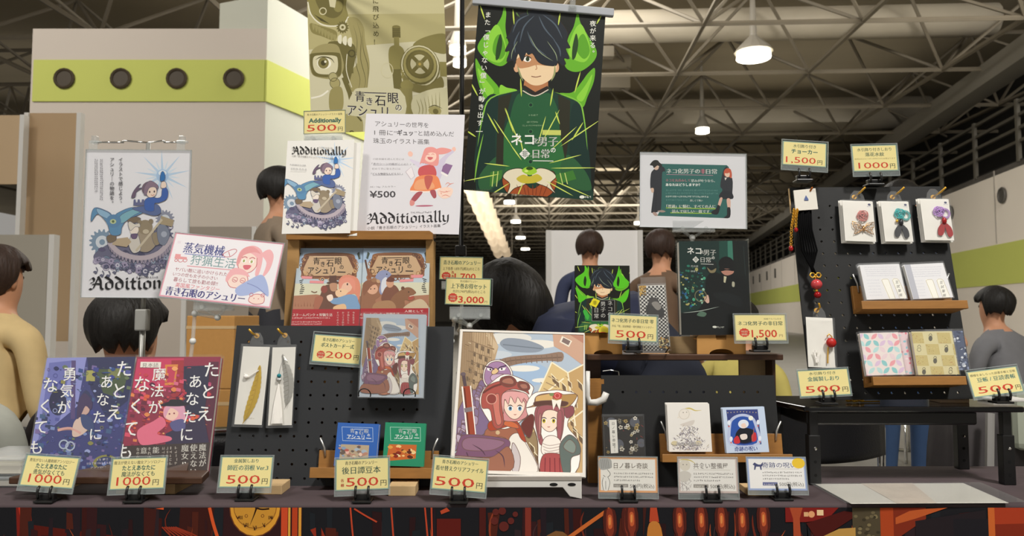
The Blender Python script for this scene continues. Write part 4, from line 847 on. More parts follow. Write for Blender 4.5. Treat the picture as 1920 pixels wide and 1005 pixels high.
# ------------------------------------------------------------------ price cards and their stands
U = [(0, 0), (100, 0), (100, 62), (0, 62)]
CY, CG, CR = '#efe09c', '#38665a', '#cf3f26'
def sleeve(root, w, h, l, r, t, b, gap=.0012, m=None):
    """clear pocket around a sheet: front film, back film and a welded rim"""
    x0, x1, y0, y1 = -w / 2 - l * w, w / 2 + r * w, -b * h, h + t * h
    e = min(.0016, max(l * w, b * h, .0008))
    f = MB().add([(x0, y0, gap), (x1, y0, gap), (x1, y1, gap), (x0, y1, gap)], [(0, 1, 2, 3)]).build('sleeve', m or CLEAR, root)
    g = MB()
    for q in ((x0, x1, y0, y0 + e), (x0, x1, y1 - e, y1), (x0, x0 + e, y0 + e, y1 - e), (x1 - e, x1, y0 + e, y1 - e)): g.box(*q, -.001, gap + .0001)
    if b * h > .004: g.add([(x0 + e, y0 + e, -.0005), (x1 - e, y0 + e, -.0005), (x1 - e, -.0003, -.0005), (x0 + e, -.0003, -.0005)], [(0, 1, 2, 3)])
    g.build('sleeve_rim', RIM, root)
    return f
def clip_stand(label, px, py, D, yaw=0, z=None, k=1.):
    p = at(px, py, D)
    if z is not None: p[2] = z
    M = np.array(Matrix.Translation(Vector(p)) @ Matrix.Rotation(yaw, 4, 'Z'))
    o = thing('clip_stand', label, 'card stand', M, 'small black clip stands')
    g = MB(); g.prism([(-.016 * k, -.012), (.016 * k, -.012), (.016 * k, .016), (-.016 * k, .016)], 0, .004); g.prism([(-.013 * k, -.004), (.013 * k, -.004), (.013 * k, .008), (-.013 * k, .008)], .0, .013)
    g.build('base', BLACKP, o, bevel=.0012)
    for s in (-1, 1):
        x = s * .0105 * k; MB().tube([(x, -.008, .006), (x, -.0105, .016), (x, -.0075, .024), (x, -.0045, .026)], .0022, 6).build('prong', BLACKP, o, smooth=True)
    return o
def price_card(label, q, D, lines, sl=(.02, .02, .05, .17), lean=10, yaw=0, src=None, draw=None, base=CY, rim='#8aa79c', rw=2.2, clip=None, film=None):
    M, w, h = fit(q, D, lean, yaw)
    o = thing('price_card', label, 'price card', M, 'price cards of the stall')
    A = Art(src or U, w, h, base, .0008)
    if rim: A.frame(rim, 0, 0, 100, 62, rw)
    for (s, x0, x1, y, sz, c, b) in lines:
        A.tf(s, x0, x1, y, sz, c, b)
    if draw: draw(A)
    A.build('card', o)
    if sl: sleeve(o, w, h, *sl, m=film)
    if clip:
        cx, cy, tz, lab = clip
        d = M[:3, 3][1] if tz is None else D
        clip_stand(lab, cx, cy, D, math.atan2(M[1, 0], M[0, 0]), T if tz == 'T' else None)
    return o, M, w, h
def pr(txt, x0, x1, y=54, sz=24, yen=True, ex=None):
    L = [(txt, x0, x1, y, sz, CR, .002)]
    if yen: L.append(('円', x1 + 4, min(96, x1 + 15), y, 13, '#4a4a3e', .01))
    return L
def badge(x, y, r=9):
    def d(A):
        P = []
        for i in range(24): a = i * .2618; k = r * (1 if i % 2 else .88); P += [x + k * math.cos(a), y + k * math.sin(a)]
        A.p('#d2402c', P); A.tf('特別', x - 6, x + 6, y - .5, 5.5, '#f6e6c0', .02); A.tf('価格', x - 6, x + 6, y + 6.2, 5.5, '#f6e6c0', .02)
    return d
tD = lambda px, py: atz(px, py, T)[1]
# front row on the table
price_card('yellow 1000 yen card with reflection, before the purple book', [(51, 851), (150, 859), (136, 916), (35, 911)], 1.262, [('勇気がない人魔術師アンソロジー', 8, 92, 13, 7.5, '#5a5a48', .01), ('たとえあなたに', 22, 80, 25, 11, CG, .03), ('勇気がなくても', 20, 78, 37, 11, CG, .018)] + pr('1000', 14, 76), lean=14, clip=(88, 941, 'T', 'black clip stand under the 1000 yen card before the purple book'))
price_card('yellow 1000 yen card before the red book', [(211, 859), (312, 857), (309, 916), (204, 919)], 1.262, [('魔法が使えない魔女アンソロジー', 4, 94, 12, 7.5, '#5a5a48', .01), ('たとえあなたに', 20, 80, 24, 11, CG, .03), ('魔法がなくても', 20, 80, 36, 11, CG, .018)] + pr('1000', 12, 74), lean=14, clip=(254, 941, 'T', 'black clip stand under the 1000 yen card before the red book'))
price_card('yellow 500 yen card for the metal feather bookmarks below the dotted board', [(416, 856), (514, 856), (506, 913.5), (409, 915)], 1.272, [('金属製しおり', 25, 72, 12, 8.5, '#4f7a6c', .02), ('師匠の羽根 Ver.3', 14, 92, 27, 12, '#4f8a80', .02)] + pr('500', 14, 78), lean=12, clip=(462, 934, 'T', 'black clip stand under the 500 yen feather bookmark card'))
price_card('yellow 500 yen card before the blue and green mini books', [(630, 861), (729, 856.5), (730, 917), (628, 921)], 1.262, [('青き石眼のアシュリー', 18, 78, 12, 8, '#5a5a48', .02), ('後日譚豆本', 12, 84, 29, 15, CG, .015), ('各', 10, 16, 45, 7, CR, .03), ('種', 10, 16, 54, 7, CR, .03)] + pr('500', 20, 80), lean=8, clip=(680, 942, 'T', 'black clip stand under the mini book card'))
price_card('yellow 500 yen card at the lower corner of the large town picture', [(814, 856), (916, 862), (910, 925.6), (808, 915.7)], 1.257, [('青き石眼のアシュリー', 16, 82, 12, 8, CG, .02), ('着せ替えクリアファイル', 5, 93, 25, 10, CG, .018)] + pr('500', 6, 78), lean=10, clip=(860, 946, 'T', 'black clip stand under the 500 yen card by the large town picture'))
def white_card(rim, title, tc, seed, drawx, price='500円(税込)', tagc='#9a958e'):
    def d(A):
        A.frame(rim, 0, 0, 100, 62, 3.5)
        A.tf(title, 26, 84, 19, 11, tc, .008); A.s_('#b9b2a8', .6, [26, 22, 88, 22], sm=False)
        for i, y in enumerate((30, 36, 42)): A.squig('#55504c', 26, (92, 92, 70)[i], y, 3.2, seed + i)
        A.r(tagc, 25, 47, 50, 53); A.squig('#e9e4dc', 27, 49, 52, 3, seed); A.tf(price, 53, 94, 53.5, 8.5, '#6d6862', .005)
        drawx(A)
    return d
def dr_skirt(A):
    A.b('#a9a9a6', [2, 3, 20, 3, 23, 15, 20, 20, 3, 22], 3)
    for i in range(5): A.s_('#6d6d6a', .6, [4 + i * 3, 4, 6 + i * 3, 20], sm=False)
    A.s_('#4d4d4a', .9, [15, 22, 20, 30, 14, 36, 8, 32]); A.b('#e9e7e2', [8, 36, 16, 36, 19, 44, 16, 58, 8, 58, 6, 46], 3); A.s_('#55554f', .8, [8, 36, 6, 46, 8, 58]); A.s_('#55554f', .8, [16, 36, 19, 45, 16, 58]); A.s_('#55554f', .7, [12, 42, 12, 57])
def dr_fluff(A):
    A.c('#d9d2c4', 12, 14, 9, 10); A.s_('#cdbb6a', 2, [2, 6, 10, 4, 22, 6, 30, 12], 2); A.b('#cfcac2', [2, 28, 12, 24, 22, 30, 16, 42, 4, 42], 3); A.c('#77716c', 9, 13, .9); A.c('#77716c', 15, 13, .9)
    rr = random.Random(1)
    for i in range(30): x, y = rr.uniform(2, 24), rr.uniform(42, 59); A.s_('#a39c9c', .6, [x, y, x + rr.uniform(-4, 4), y - 5])
def dr_wolf(A):
    A.c('#edc62c', 88, 11, 11, 10); A.b('#454a72', [10, 14, 14, 10, 16, 12, 20, 14, 24, 14, 28, 9, 27, 16, 25, 18, 25, 24, 23, 24, 22, 18, 16, 18, 14, 24, 12, 24, 13, 16], 1)
price_card('white card with orange border and a pleated skirt drawing', [(1121.5, 857), (1232.5, 858), (1233, 924), (1123, 923)], 1.265, [], (.01, .01, .03, .18), 8, base='#e9e6df', rim=None, draw=white_card('#e2a878', '日ノ暮レ奇談', '#6a6156', 3, dr_skirt), clip=(1177, 943, 'T', 'black clip stand under the orange bordered white card'))
price_card('white card with grey pink border and a fluffy pale drawing', [(1270, 857), (1382, 858), (1385, 925), (1273, 924)], 1.265, [], (.01, .01, .02, .18), 8, base='#e9e6e1', rim=None, draw=white_card('#cdbcb6', '共食い整備屋', '#77706a', 5, dr_fluff), clip=(1334, 944, 'T', 'black clip stand under the grey pink bordered white card'))
price_card('white card with blue border, yellow moon and a dark wolf', [(1398, 856.5), (1509, 858), (1515, 920), (1404, 919)], 1.275, [], (.01, .01, .02, .14), 10, base='#eeecea', rim=None, draw=white_card('#9fb0d6', '奇跡の呪い', '#5c6186', 7, dr_wolf, tagc='#5a6194'), clip=(1466, 943, 'T', 'black clip stand under the blue bordered white card'))

# ------------------------------------------------------------------ perforated boards
def pegboard(name, label, q, D, lean, nx, ny, ox, oy, m, hr=.0026, pitch=.025, th=.004, yaw=0, feet=True):
    M, w, h = fit(q, D, lean, yaw, kl=120, ky=120)
    o = thing(name, label, 'display board', M)
    g = MB(); xs = [ox + pitch * i for i in range(nx)]; ys = [oy + pitch * i for i in range(ny)]; p2 = pitch / 2
    X0, X1, Yb, Yt = xs[0] - p2, xs[-1] + p2, ys[0] - p2, ys[-1] + p2
    for a in ((-w / 2, X0, 0, h), (X1, w / 2, 0, h), (X0, X1, 0, Yb), (X0, X1, Yt, h)):
        if a[1] - a[0] > 1e-4 and a[3] - a[2] > 1e-4: g.box(*a, -th, 0)
    for x in xs:
        for y in ys:
            vs = []
            for z in (0, -th):
                for k, (sx, sy) in enumerate(((1, 0), (1, 1), (0, 1), (-1, 1), (-1, 0), (-1, -1), (0, -1), (1, -1))):
                    vs.append((x + sx * p2, y + sy * p2, z))
                for k in range(8): vs.append((x + hr * math.cos(k * .7854), y + hr * math.sin(k * .7854), z))
            fs = []
            for k in range(8):
                n = (k + 1) % 8; fs += [(k, n, 8 + n, 8 + k), (16 + k, 24 + k, 24 + n, 16 + n), (8 + k, 8 + n, 24 + n, 24 + k)]
            g.add(vs, fs)
    g.build('panel', m, o)
    return o, M, w, h
LB, LM, lw, lh = pegboard('perforated_board', 'large charcoal perforated board left of the big town picture', [(447, 612), (852, 611), (842, 917), (411, 917)], 1.375, 9, 14, 11, -.182, .018, BOARDG)
RB, RM, rw_, rh = pegboard('perforated_board', 'tall black perforated board standing on the riser table', [(1479, 353), (1764, 348), (1826, 748), (1522, 749)], 1.425, 12, 11, 16, -.125, .012, BOARD)
BB, BM, bw, bh = pegboard('perforated_board', 'low black perforated board under the brown shelf', [(1129, 705), (1454, 702), (1466, 915), (1131, 917)], 1.37, 10, 11, 1, -.122, .172, BOARD)
def strut(M, x, wd, label, hgt=.2):
    """wooden foot behind a board"""
    p = M[:3, 3] + M[:3, 0] * x
    return p
def block(name, label, cat, px0, px1, py0, py1, D, dep, m, z=None, grp=None):
    a, b = at(px0, py0, D), at(px1, py1, D); z0 = b[2] if z is None else z
    o = box(-(b[0] - a[0]) / 2, (b[0] - a[0]) / 2, 0, dep, 0, a[2] - z0).build(name, m, None, bevel=.001); o.location = ((a[0] + b[0]) / 2, D, z0)
    return tag(o, label, cat, grp)
block('wooden_block', 'pale wooden block under the charcoal board beside the feather bookmark card', 'wooden block', 478, 528, 910, 928, 1.31, .05, PALEW, T, 'pale wooden feet of the boards')
block('wooden_block', 'pale wooden block under the ledge right of the mini book card', 'wooden block', 728, 779, 911, 931, 1.3, .05, PALEW, T, 'pale wooden feet of the boards')
block('wooden_block', 'pale wooden block behind the blue bordered white card', 'wooden block', 1402, 1450, 918, 934, 1.3, .05, PALEW, T, 'pale wooden feet of the boards')

def ledge(label, M, xl, xr, yb, yt, dep, lip, grp='brown wooden ledges on the boards', inset=.012):
    """tray shelf hooked on a board; xl,xr,yb,yt in board coordinates"""
    o = thing('wooden_ledge', label, 'ledge', offs(M, (xl + xr) / 2, yb), grp); wd = (xr - xl) / 2
    box(-wd, wd, 0, yt - yb, .001, .009).build('back_plate', WOOD, o, bevel=.0008); box(-wd, wd, 0, .007, .009, dep - .008).build('tray', WOOD, o); box(-wd - .004, wd + .004, 0, lip, dep - .008, dep).build('front_lip', WOOD, o, bevel=.0008)
    for s in (-1, 1):
        MB().tube([(s * (wd - .012), (yt - yb) * .75, .010), (s * (wd - .01), (yt - yb) + .004, .012), (s * (wd - .002), (yt - yb) + .022, .016)], .0018, 6).build('metal_peg', METAL, o, smooth=True)
    return o
def lx(M, px, py, z=0): return onplane(M, px, py, z)
e0, e1 = lx(LM, 601, 844), lx(LM, 823, 877); ledge('brown wooden ledge holding the blue and green mini books', LM, e0[0], e1[0], lx(LM, 700, 897, .05)[1], e0[1], .05, .018)
e0, e1 = lx(BM, 1235, 813), lx(BM, 1465, 850); ledge('brown wooden ledge holding the white and blue booklets', BM, e0[0], e1[0], lx(BM, 1350, 867, .045)[1], e0[1], .045, .014)
e0, e1 = lx(RM, 1593, 538), lx(RM, 1780, 560); ledge('upper brown ledge on the tall black board', RM, e0[0], e1[0], lx(RM, 1700, 579, .05)[1], e0[1], .05, .016)
e0, e1 = lx(RM, 1613, 677), lx(RM, 1777, 700); ledge('lower brown ledge on the tall black board', RM, e0[0], e1[0], lx(RM, 1720, 722, .05)[1], e0[1], .05, .016)

# ------------------------------------------------------------------ books and booklets
def book(name, label, cat, q, D, lean, src, base, draw, th=.012, edge='#d8d4ca', group=None, gloss=True, yaw=0, film=None, cover=None):
    M, w, h = fit(q, D, lean, yaw)
    o = thing(name, label, cat, M, group)
    A = Art(src, w, h, base, .0005)
    draw(A); z = A.z
    A.build('front_cover', o, PRINTG if gloss else PRINT)
    if th:
        box(-w / 2 + .001, w / 2 - .0015, .001, h - .001, -th, -.0007).build('page_block', PAPER, o)
        box(-w / 2, w / 2, 0, h, -th - .0007, -th - .0001).build('back_cover', cover or mat('cover_' + base[1:], base, .5), o)
        if cover: pass
    if film: z += .0007; x = w / 2 + .002; y = h + .004; MB().add([(-x, -.002, z), (x, -.002, z), (x, y, z), (-x, y, z), (-x, -.002, -th - .0015), (x, -.002, -th - .0015), (x, y, -th - .0015), (-x, y, -th - .0015)], [(0, 1, 2, 3), (4, 7, 6, 5), (0, 3, 7, 4), (1, 5, 6, 2), (0, 4, 5, 1)]).build('sleeve', film, o)
    return o, M, w, h
def vt(A, s, x, y, sz, c='#f1f0ee', dx=0, step=1.1, b=.006): A.t(s, x, y, sz, c, b, v=True, dx=dx, step=step)
def busy(A, seed, n, box, cols, q0=5, q1=22):
    rr = random.Random(seed)
    for i in range(n):
        x, y = rr.uniform(box[0], box[1]), rr.uniform(box[2], box[3]); x += (700 - y) * .12; q = rr.uniform(q0, q1); c = rr.choice(cols); k = rr.random()
        if k < .4: A.p(c, [x, y, x + q, y + q * .25, x + q * .9, y + q, x - q * .1, y + q * .8])
        elif k < .7: A.b(c, [x - q * .7, y, x, y - q * .5, x + q * .8, y + q * .1, x, y + q * .6], 3)
        elif k < .9: A.s_(c, q * .25, [x, y, x + rr.uniform(-1, 1) * q * 2, y + rr.uniform(-.4, 1) * q * 1.6], 2)
        else: A.ring(c, x, y, q * .5, q * .15, 10)
def cov_blue(A):
    A.p('#3d417a', [80, 260, 640, 260, 640, 840, 80, 840]); A.p('#8f93cf', [210, 270, 400, 270, 360, 500, 190, 640, 140, 700]); A.p('#6d72b4', [230, 300, 330, 290, 280, 560, 180, 660])
    A.p('#2c3058', [400, 270, 640, 270, 600, 480, 500, 560, 420, 420]); A.p('#4b5a3e', [440, 330, 600, 330, 570, 470, 480, 440]); A.p('#7f8350', [500, 330, 560, 325, 560, 370, 505, 372]); A.p('#a9a55c', [400, 335, 440, 335, 440, 385, 398, 385])
    rr = random.Random(8)
    for i in range(90):
        x, y = rr.uniform(150, 600), rr.uniform(300, 800); c = rr.choice(['#2a2e5c', '#555aa0', '#3f4690', '#6b7fae', '#44608a', '#7b6aa0', '#313a5e', '#5c6e74']); q = rr.uniform(8, 26); A.p(c, [x, y, x + q, y + q * .2, x + q * .9, y + q, x - q * .1, y + q * .8])
    A.c('#23264a', 270, 480, 40, 60); A.p('#5a4a7c', [330, 290, 350, 290, 350, 560, 330, 560])
    A.c('#8d8a48', 500, 780, 60, 40); A.c('#34406e', 500, 780, 45, 30)
    A.b('#d7bdb0', [350, 570, 400, 550, 420, 600, 380, 640, 340, 640]); A.c('#caa79c', 395, 515, 24, 28); A.b('#47395e', [365, 480, 395, 440, 430, 480, 425, 520, 400, 500, 380, 540, 360, 560], 3); A.b('#3d4c7a', [380, 540, 430, 560, 440, 620, 390, 600]); A.s_('#d7a59c', 14, [270, 610, 330, 605, 380, 630]); A.b('#343a60', [372, 470, 400, 425, 430, 470], 3)
    busy(A, 31, 210, (170, 570, 310, 790), ['#2a2e5c', '#555aa0', '#3f4690', '#7d90c4', '#44608a', '#7b6aa0', '#313a5e', '#5c6e74', '#9aa6d6', '#6a7a58', '#8d8a4c', '#34508c'])
    A.b('#d7bdb0', [350, 570, 400, 550, 420, 600, 380, 640, 340, 640]); A.c('#caa79c', 395, 515, 24, 28); A.b('#47395e', [365, 480, 395, 440, 430, 480, 425, 520, 400, 500, 380, 540, 360, 560], 3); A.b('#3d4c7a', [380, 540, 430, 560, 440, 620, 390, 600]); A.s_('#d7a59c', 12, [285, 612, 330, 605, 380, 630], 3)
    for x, y in ((300, 680), (330, 690)): A.ring('#aebad0', x, y, 24, 7, 12)
    vt(A, 'たとえ', 578, 290, 82, dx=-20, step=1.25); vt(A, 'あなたに', 497, 358, 66, dx=-16, step=1.25); vt(A, '勇気が', 325, 320, 66, dx=-13, step=1.15); vt(A, 'なくても', 237, 365, 74, dx=-22, step=1.3)
    A.squig('#e6e3ee', 462, 515, 768, 11, 8); A.squig('#dcd8ea', 412, 570, 786, 12, 4); A.tf('アンソロジー', 430, 520, 806, 11, '#e6e3ee')
def cov_red(A):
    A.p('#8f2a45', [540, 260, 1060, 260, 1060, 850, 540, 850]); A.p('#c8385f', [640, 280, 860, 280, 850, 420, 620, 420]); A.p('#a32a34', [800, 290, 860, 290, 850, 480, 820, 470, 800, 380]); A.p('#d9873f', [770, 310, 832, 310, 820, 410, 770, 410]); A.p('#c43a58', [780, 320, 822, 322, 812, 398, 780, 398])
    A.p('#2b2a44', [860, 320, 990, 318, 985, 430, 960, 620, 840, 640, 860, 480]); A.p('#5a2038', [985, 300, 1030, 300, 1000, 690, 940, 690])
    rr = random.Random(9)
    for i in range(80):
        x, y = rr.uniform(590, 950), rr.uniform(420, 690); c = rr.choice(['#c23b4a', '#e0613c', '#8a2438', '#d94f6a', '#a1303a', '#e38a4e', '#6b1f38', '#b93f6d']); q = rr.uniform(8, 28); A.p(c, [x, y, x + q, y + q * .2, x + q * .9, y + q * .9, x - q * .1, y + q * .7])
    busy(A, 17, 200, (590, 960, 330, 690), ['#c23b4a', '#e0613c', '#8a2438', '#d94f6a', '#a1303a', '#e38a4e', '#6b1f38', '#b93f6d', '#f0a868', '#54183a', '#d96a8a'])
    A.p('#2b2a44', [868, 330, 985, 326, 978, 430, 960, 560, 870, 540, 880, 430])
    A.p('#342b48', [780, 640, 960, 560, 985, 690, 780, 692]); A.b('#e0708a', [650, 620, 720, 580, 760, 560, 780, 600, 740, 640, 800, 655, 800, 675, 700, 690, 660, 680]); A.b('#e8a0b0', [770, 520, 800, 500, 850, 500, 872, 560, 866, 610, 850, 590, 800, 580, 770, 560]); A.c('#f0c9b8', 806, 545, 32, 33); A.b('#dca2ba', [772, 530, 800, 500, 860, 505, 870, 560, 850, 590, 842, 545, 800, 520, 778, 560], 3); A.c('#8a2a4a', 796, 548, 4); A.c('#8a2a4a', 818, 546, 4)
    A.b('#1f1b26', [745, 505, 790, 490, 800, 480, 850, 482, 864, 495, 905, 500, 860, 512, 800, 512], 3); A.b('#5b5a8c', [800, 590, 860, 575, 870, 620, 820, 630])
    A.r('#3b2f2b', 540, 690, 1060, 850); A.p('#ede6dd', [655, 295, 752, 298, 750, 325, 653, 322]); A.tf('見本誌', 662, 740, 320, 22, '#6a6560')
    vt(A, 'たとえ', 995, 300, 82, dx=-16, step=1.3); vt(A, 'あなたに', 917, 362, 70, dx=-13, step=1.2); vt(A, '魔法が', 744, 325, 68, dx=-8, step=1.15); vt(A, 'なくても', 664, 362, 82, dx=-24, step=1.28)
    vt(A, '魔法が', 955, 695, 36, '#ece8e0', b=.02, step=1.02); vt(A, '使えない', 913, 695, 36, '#ece8e0', b=.02, step=1.02); vt(A, '魔女', 872, 695, 36, '#ece8e0', b=.02, step=1.02); A.t('!?', 858, 800, 34, '#ece8e0', .02); vt(A, '能', 736, 700, 32, '#ece8e0', b=.02); vt(A, 'それは', 706, 700, 18, '#cfc8be'); vt(A, '意', 680, 700, 32, '#ece8e0', b=.02); vt(A, 'なのか', 653, 700, 16, '#cfc8be')
    for x in (770, 790, 806, 830): 
        for k in range(5): A.squig('#b9b0a6', x - 6, x + 10, 715 + k * 18, 14, k + x)
GB = 'anthology books in clear sleeves on the walnut rest'
c0 = lambda pts: crop(0, 560, 2.513, pts)
S1 = [(220, 278), (630, 273), (575, 815), (128, 800)]; S2 = [(636, 270), (1040, 276), (975, 832), (565, 815)]
DB = 1.35
book('anthology_book', 'purple blue anthology book with large white handwritten title', 'book', c0(S1), DB, 30, S1, '#3d417a', cov_blue, .013, group=GB, film=mat_clear('book_sleeve', '#e8ecf5', 0.030, 0.036, .1))
book('anthology_book', 'red anthology book with black band and sample sticker', 'book', c0(S2), DB, 30, S2, '#8f2a45', cov_red, .013, group=GB, film=MATS['book_sleeve'])
# walnut rest below them
a, b = at(34, 889, DB - .03), at(390, 900, DB - .03)
o = thing('book_rest', 'dark walnut book rest under the purple and red books', 'book rest', ((a[0] + b[0]) / 2, DB - .03, T)); wd = (b[0] - a[0]) / 2; zt = a[2] - T
MB().prism([(-wd, -.025), (wd, -.025), (wd - .012, .035), (-wd + .012, .035)], zt - .012, zt).build('ledge', DWOOD, o, bevel=.002)
g = MB(); g.prism([(.03, zt), (.04, zt), (.105, .155), (.095, .158)], -wd + .05, wd - .05); g.v = [(z, x, y) for x, y, z in g.v]; g.build('back_board', DWOOD, o)
for s in (-.62, .1, .62): box(s * wd - .008, s * wd + .008, -.005, .12, 0, zt - .012).build('support', PALEW, o)

# ------------------------------------------------------------------ wooden display case and its books
c5 = lambda pts: crop(500, 420, 4.174, pts)
DCs = 1.47
p0, p1, p2 = at(540, 450, DCs), at(812, 450, DCs), at(540, 434, DCs)
o = thing('display_case', 'brown wooden display case with slanted top behind the two novels', 'display case', ((p0[0] + p1[0]) / 2, DCs, T)); wd = (p1[0] - p0[0]) / 2; zt = p2[2] - T; zl = p0[2] - T
g = MB(); g.prism([(-wd, zl), (wd, zl), (wd, zt - .004), (wd - .006, zt), (-wd + .006, zt), (-wd, zt - .004)], -.012, .006); g.v = [(x, z, y) for x, y, z in g.v]; g.build('top_rail', WOOD, o)
xs = [at(x, 560, DCs)[0] - (p0[0] + p1[0]) / 2 for x in (531, 561, 799, 815)]
g = MB().add([(-wd, 0, zl), (-wd + .022, 0, zl), (xs[0] + .03, -.0, 0), (xs[0] - .006, 0, 0), (-wd, .05, zl), (-wd + .022, .05, zl), (xs[0] + .03, .05, 0), (xs[0] - .006, .05, 0)], [(0, 3, 2, 1), (4, 5, 6, 7), (0, 1, 5, 4), (1, 2, 6, 5), (2, 3, 7, 6), (3, 0, 4, 7)]); g.build('side_panel', CARDB, o)
box(wd - .014, wd, 0, .05, 0, zl).build('side_panel', CARDB, o); box(-wd, wd, .006, .056, zt - .008, zt - .001).build('top_board', WOOD, o); box(-wd + .005, wd - .005, .05, .056, 0, zt - .008).build('back_panel', CARDB, o); box(-wd + .02, wd - .014, -.005, .05, .16, .172).build('shelf', CARDB, o)
def novel(A, x0, x1, lefty):
    w_ = x1 - x0
    A.p('#9fb6d0', [x0 - 90, 180, x1 + 20, 180, x1 + 20, 340, x0 - 90, 340]); A.p('#b9c6cf', [x0 - 90, 300, x1 + 20, 300, x1 + 20, 480, x0 - 90, 480]); A.p('#d3d0b6', [x0 - 90, 460, x1 + 20, 460, x1 + 20, 700, x0 - 90, 700])
    for i, (a, b) in enumerate(((560, 40), (590, 70), (610, 30), (630, 60))): A.p('#a9765a', [x0 - 90, a, x0 + w_ * .3, a - b * .4, x0 + w_ * .6, a + 10, x1 + 20, a - 5, x1 + 20, 680, x0 - 90, 680])
    for i in range(26): xx = x0 - 60 + i * 24; A.p('#8f5a42', [xx, 640, xx + 4, 590 + (i * 37 % 30), xx + 8, 640])
    cx = x0 + w_ * .5 + (-5 if lefty else 10)
    A.b('#8a5a3a', [cx - 200, 270, cx - 150, 228, cx + 150, 228, cx + 205, 275, cx + 215, 380, cx + 170, 420, cx - 180, 420, cx - 215, 380]); A.b('#6b3f28', [cx - 180, 280, cx - 140, 245, cx + 140, 245, cx + 180, 285, cx + 190, 400, cx - 190, 400], 3)
    A.p('#c3a27e', [cx - 150, 248, cx + 140, 248, cx + 190, 350, cx + 170, 400, cx - 190, 400, cx - 205, 360]); A.frame('#d9bf9a', cx - 120, 250, cx + 120, 254, 2)
    rr = random.Random(3 + lefty)
    for i in range(44):
        a = rr.uniform(0, 6.28); x, y = cx + 215 * math.cos(a), 325 + 105 * math.sin(a)
        if abs(x - cx) < 130 and y < 300: continue
        A.ring(rr.choice(['#a8764a', '#d0a878', '#7d4f34', '#5c3b2a']), x, y, rr.uniform(9, 20), 5, 10)
    for s in (-1, 1):
        for k in range(7): A.b('#3d4634', [cx + s * (215 + k * 3), 230 + k * 6, cx + s * (235 + k * 2), 215 + k * 8, cx + s * (222 + k), 240 + k * 6], 2)
        for k in range(8): A.s_('#2f2c2a', 6, [cx + s * (200 + 8 * math.sin(k)), 430 + k * 15, cx + s * (225 + 6 * math.cos(k)), 440 + k * 14], sm=False)
    title_ash(A, cx - 125, 308, 1.0, '#2e221c', .98); A.tf('上' if lefty else '下', cx - 5, cx + 20, 410, 22, '#5a3f30')
    A.p('#e08f92', [cx - 215, 402, cx - 130, 405, cx - 132, 425, cx - 212, 422]) if lefty else A.p('#e08f92', [cx + 110, 402, cx + 205, 400, cx + 200, 424, cx + 112, 425])
    A.p('#e08f92', [cx - 150, 436, cx - 40, 440, cx - 42, 460, cx - 152, 456]) if lefty else A.p('#e08f92', [cx + 20, 438, cx + 130, 432, cx + 128, 452, cx + 22, 458])
    if lefty:
        A.b('#6b4636', [430, 520, 470, 470, 540, 480, 560, 560, 520, 670, 400, 670]); A.p('#5a3a2c', [495, 400, 545, 396, 550, 445, 490, 450]); A.b('#5a3a2c', [470, 452, 520, 440, 575, 448, 560, 462, 490, 464], 3); A.b('#b98a6c', [495, 462, 550, 460, 545, 515, 505, 515]); A.c('#8a4438', 450, 505, 26, 30)
        A.b('#d7896f', [565, 440, 600, 398, 660, 395, 715, 425, 735, 500, 720, 590, 690, 540, 600, 560, 570, 520]); A.c('#e6b9a0', 620, 480, 50, 52); A.b('#dd8f7a', [570, 470, 580, 430, 640, 410, 690, 440, 690, 520, 665, 480, 640, 450, 600, 460, 580, 500], 3); A.c('#3f2c2a', 632, 465, 6, 9); A.b('#e9c29c', [540, 520, 590, 500, 640, 520, 600, 560, 550, 560]); A.c('#4a3630', 580, 520, 5)
        A.b('#7b9cc0', [490, 580, 560, 570, 640, 545, 700, 555, 720, 600, 735, 670, 620, 670, 610, 630, 520, 620]); A.b('#e0b68a', [530, 640, 610, 620, 620, 670, 530, 670]); A.b('#f0d9c8', [470, 560, 510, 545, 520, 580, 490, 600])
        A.b('#a5664e', [380, 570, 430, 560, 440, 590, 400, 670, 370, 670])
        A.s_('#7b5a44', 8, [350, 520, 375, 530, 395, 522])
    else:
        A.b('#96674c', [740, 560, 760, 470, 830, 440, 890, 470, 890, 560, 850, 600, 880, 680, 735, 680]); A.c('#d9a78a', 828, 510, 44, 42); A.b('#8a5a42', [750, 480, 790, 440, 860, 440, 890, 470, 830, 480, 780, 540, 760, 560], 3); A.c('#3a2620', 815, 510, 5); A.c('#3a2620', 845, 508, 5); A.c('#9c7050', 840, 440, 22, 18); A.c('#c39c78', 875, 448, 16); A.c('#a06a4a', 800, 420, 20, 24)
        A.s_('#5c3a2a', 14, [770, 280, 800, 420], sm=False); A.s_('#8a5636', 22, [790, 350, 806, 430], sm=False)
        A.b('#8d93b4', [850, 420, 880, 375, 930, 362, 975, 395, 960, 420, 940, 500, 900, 555, 880, 520, 890, 450]); A.b('#d3d4dc', [905, 440, 940, 420, 940, 500, 905, 545, 895, 500]); A.c('#2c2836', 940, 395, 5)
        A.b('#7d4f3c', [930, 500, 1000, 480, 1040, 540, 1000, 600, 900, 600]); A.c('#cc9a7c', 965, 465, 30, 36); A.b('#6b3a2c', [935, 450, 960, 415, 1000, 430, 990, 455], 3)
        A.b('#8a5f42', [960, 680, 980, 580, 1050, 520, 1100, 498, 1140, 508, 1170, 540, 1150, 560, 1160, 590, 1120, 605, 1080, 600, 1080, 680]); A.c('#6d4630', 1066, 505, 14); A.c('#2e1c16', 1112, 535, 5); A.b('#a8503e', [1110, 572, 1150, 566, 1150, 588, 1118, 600]); A.s_('#efe6d8', 4, [1118, 570, 1150, 562], sm=False)
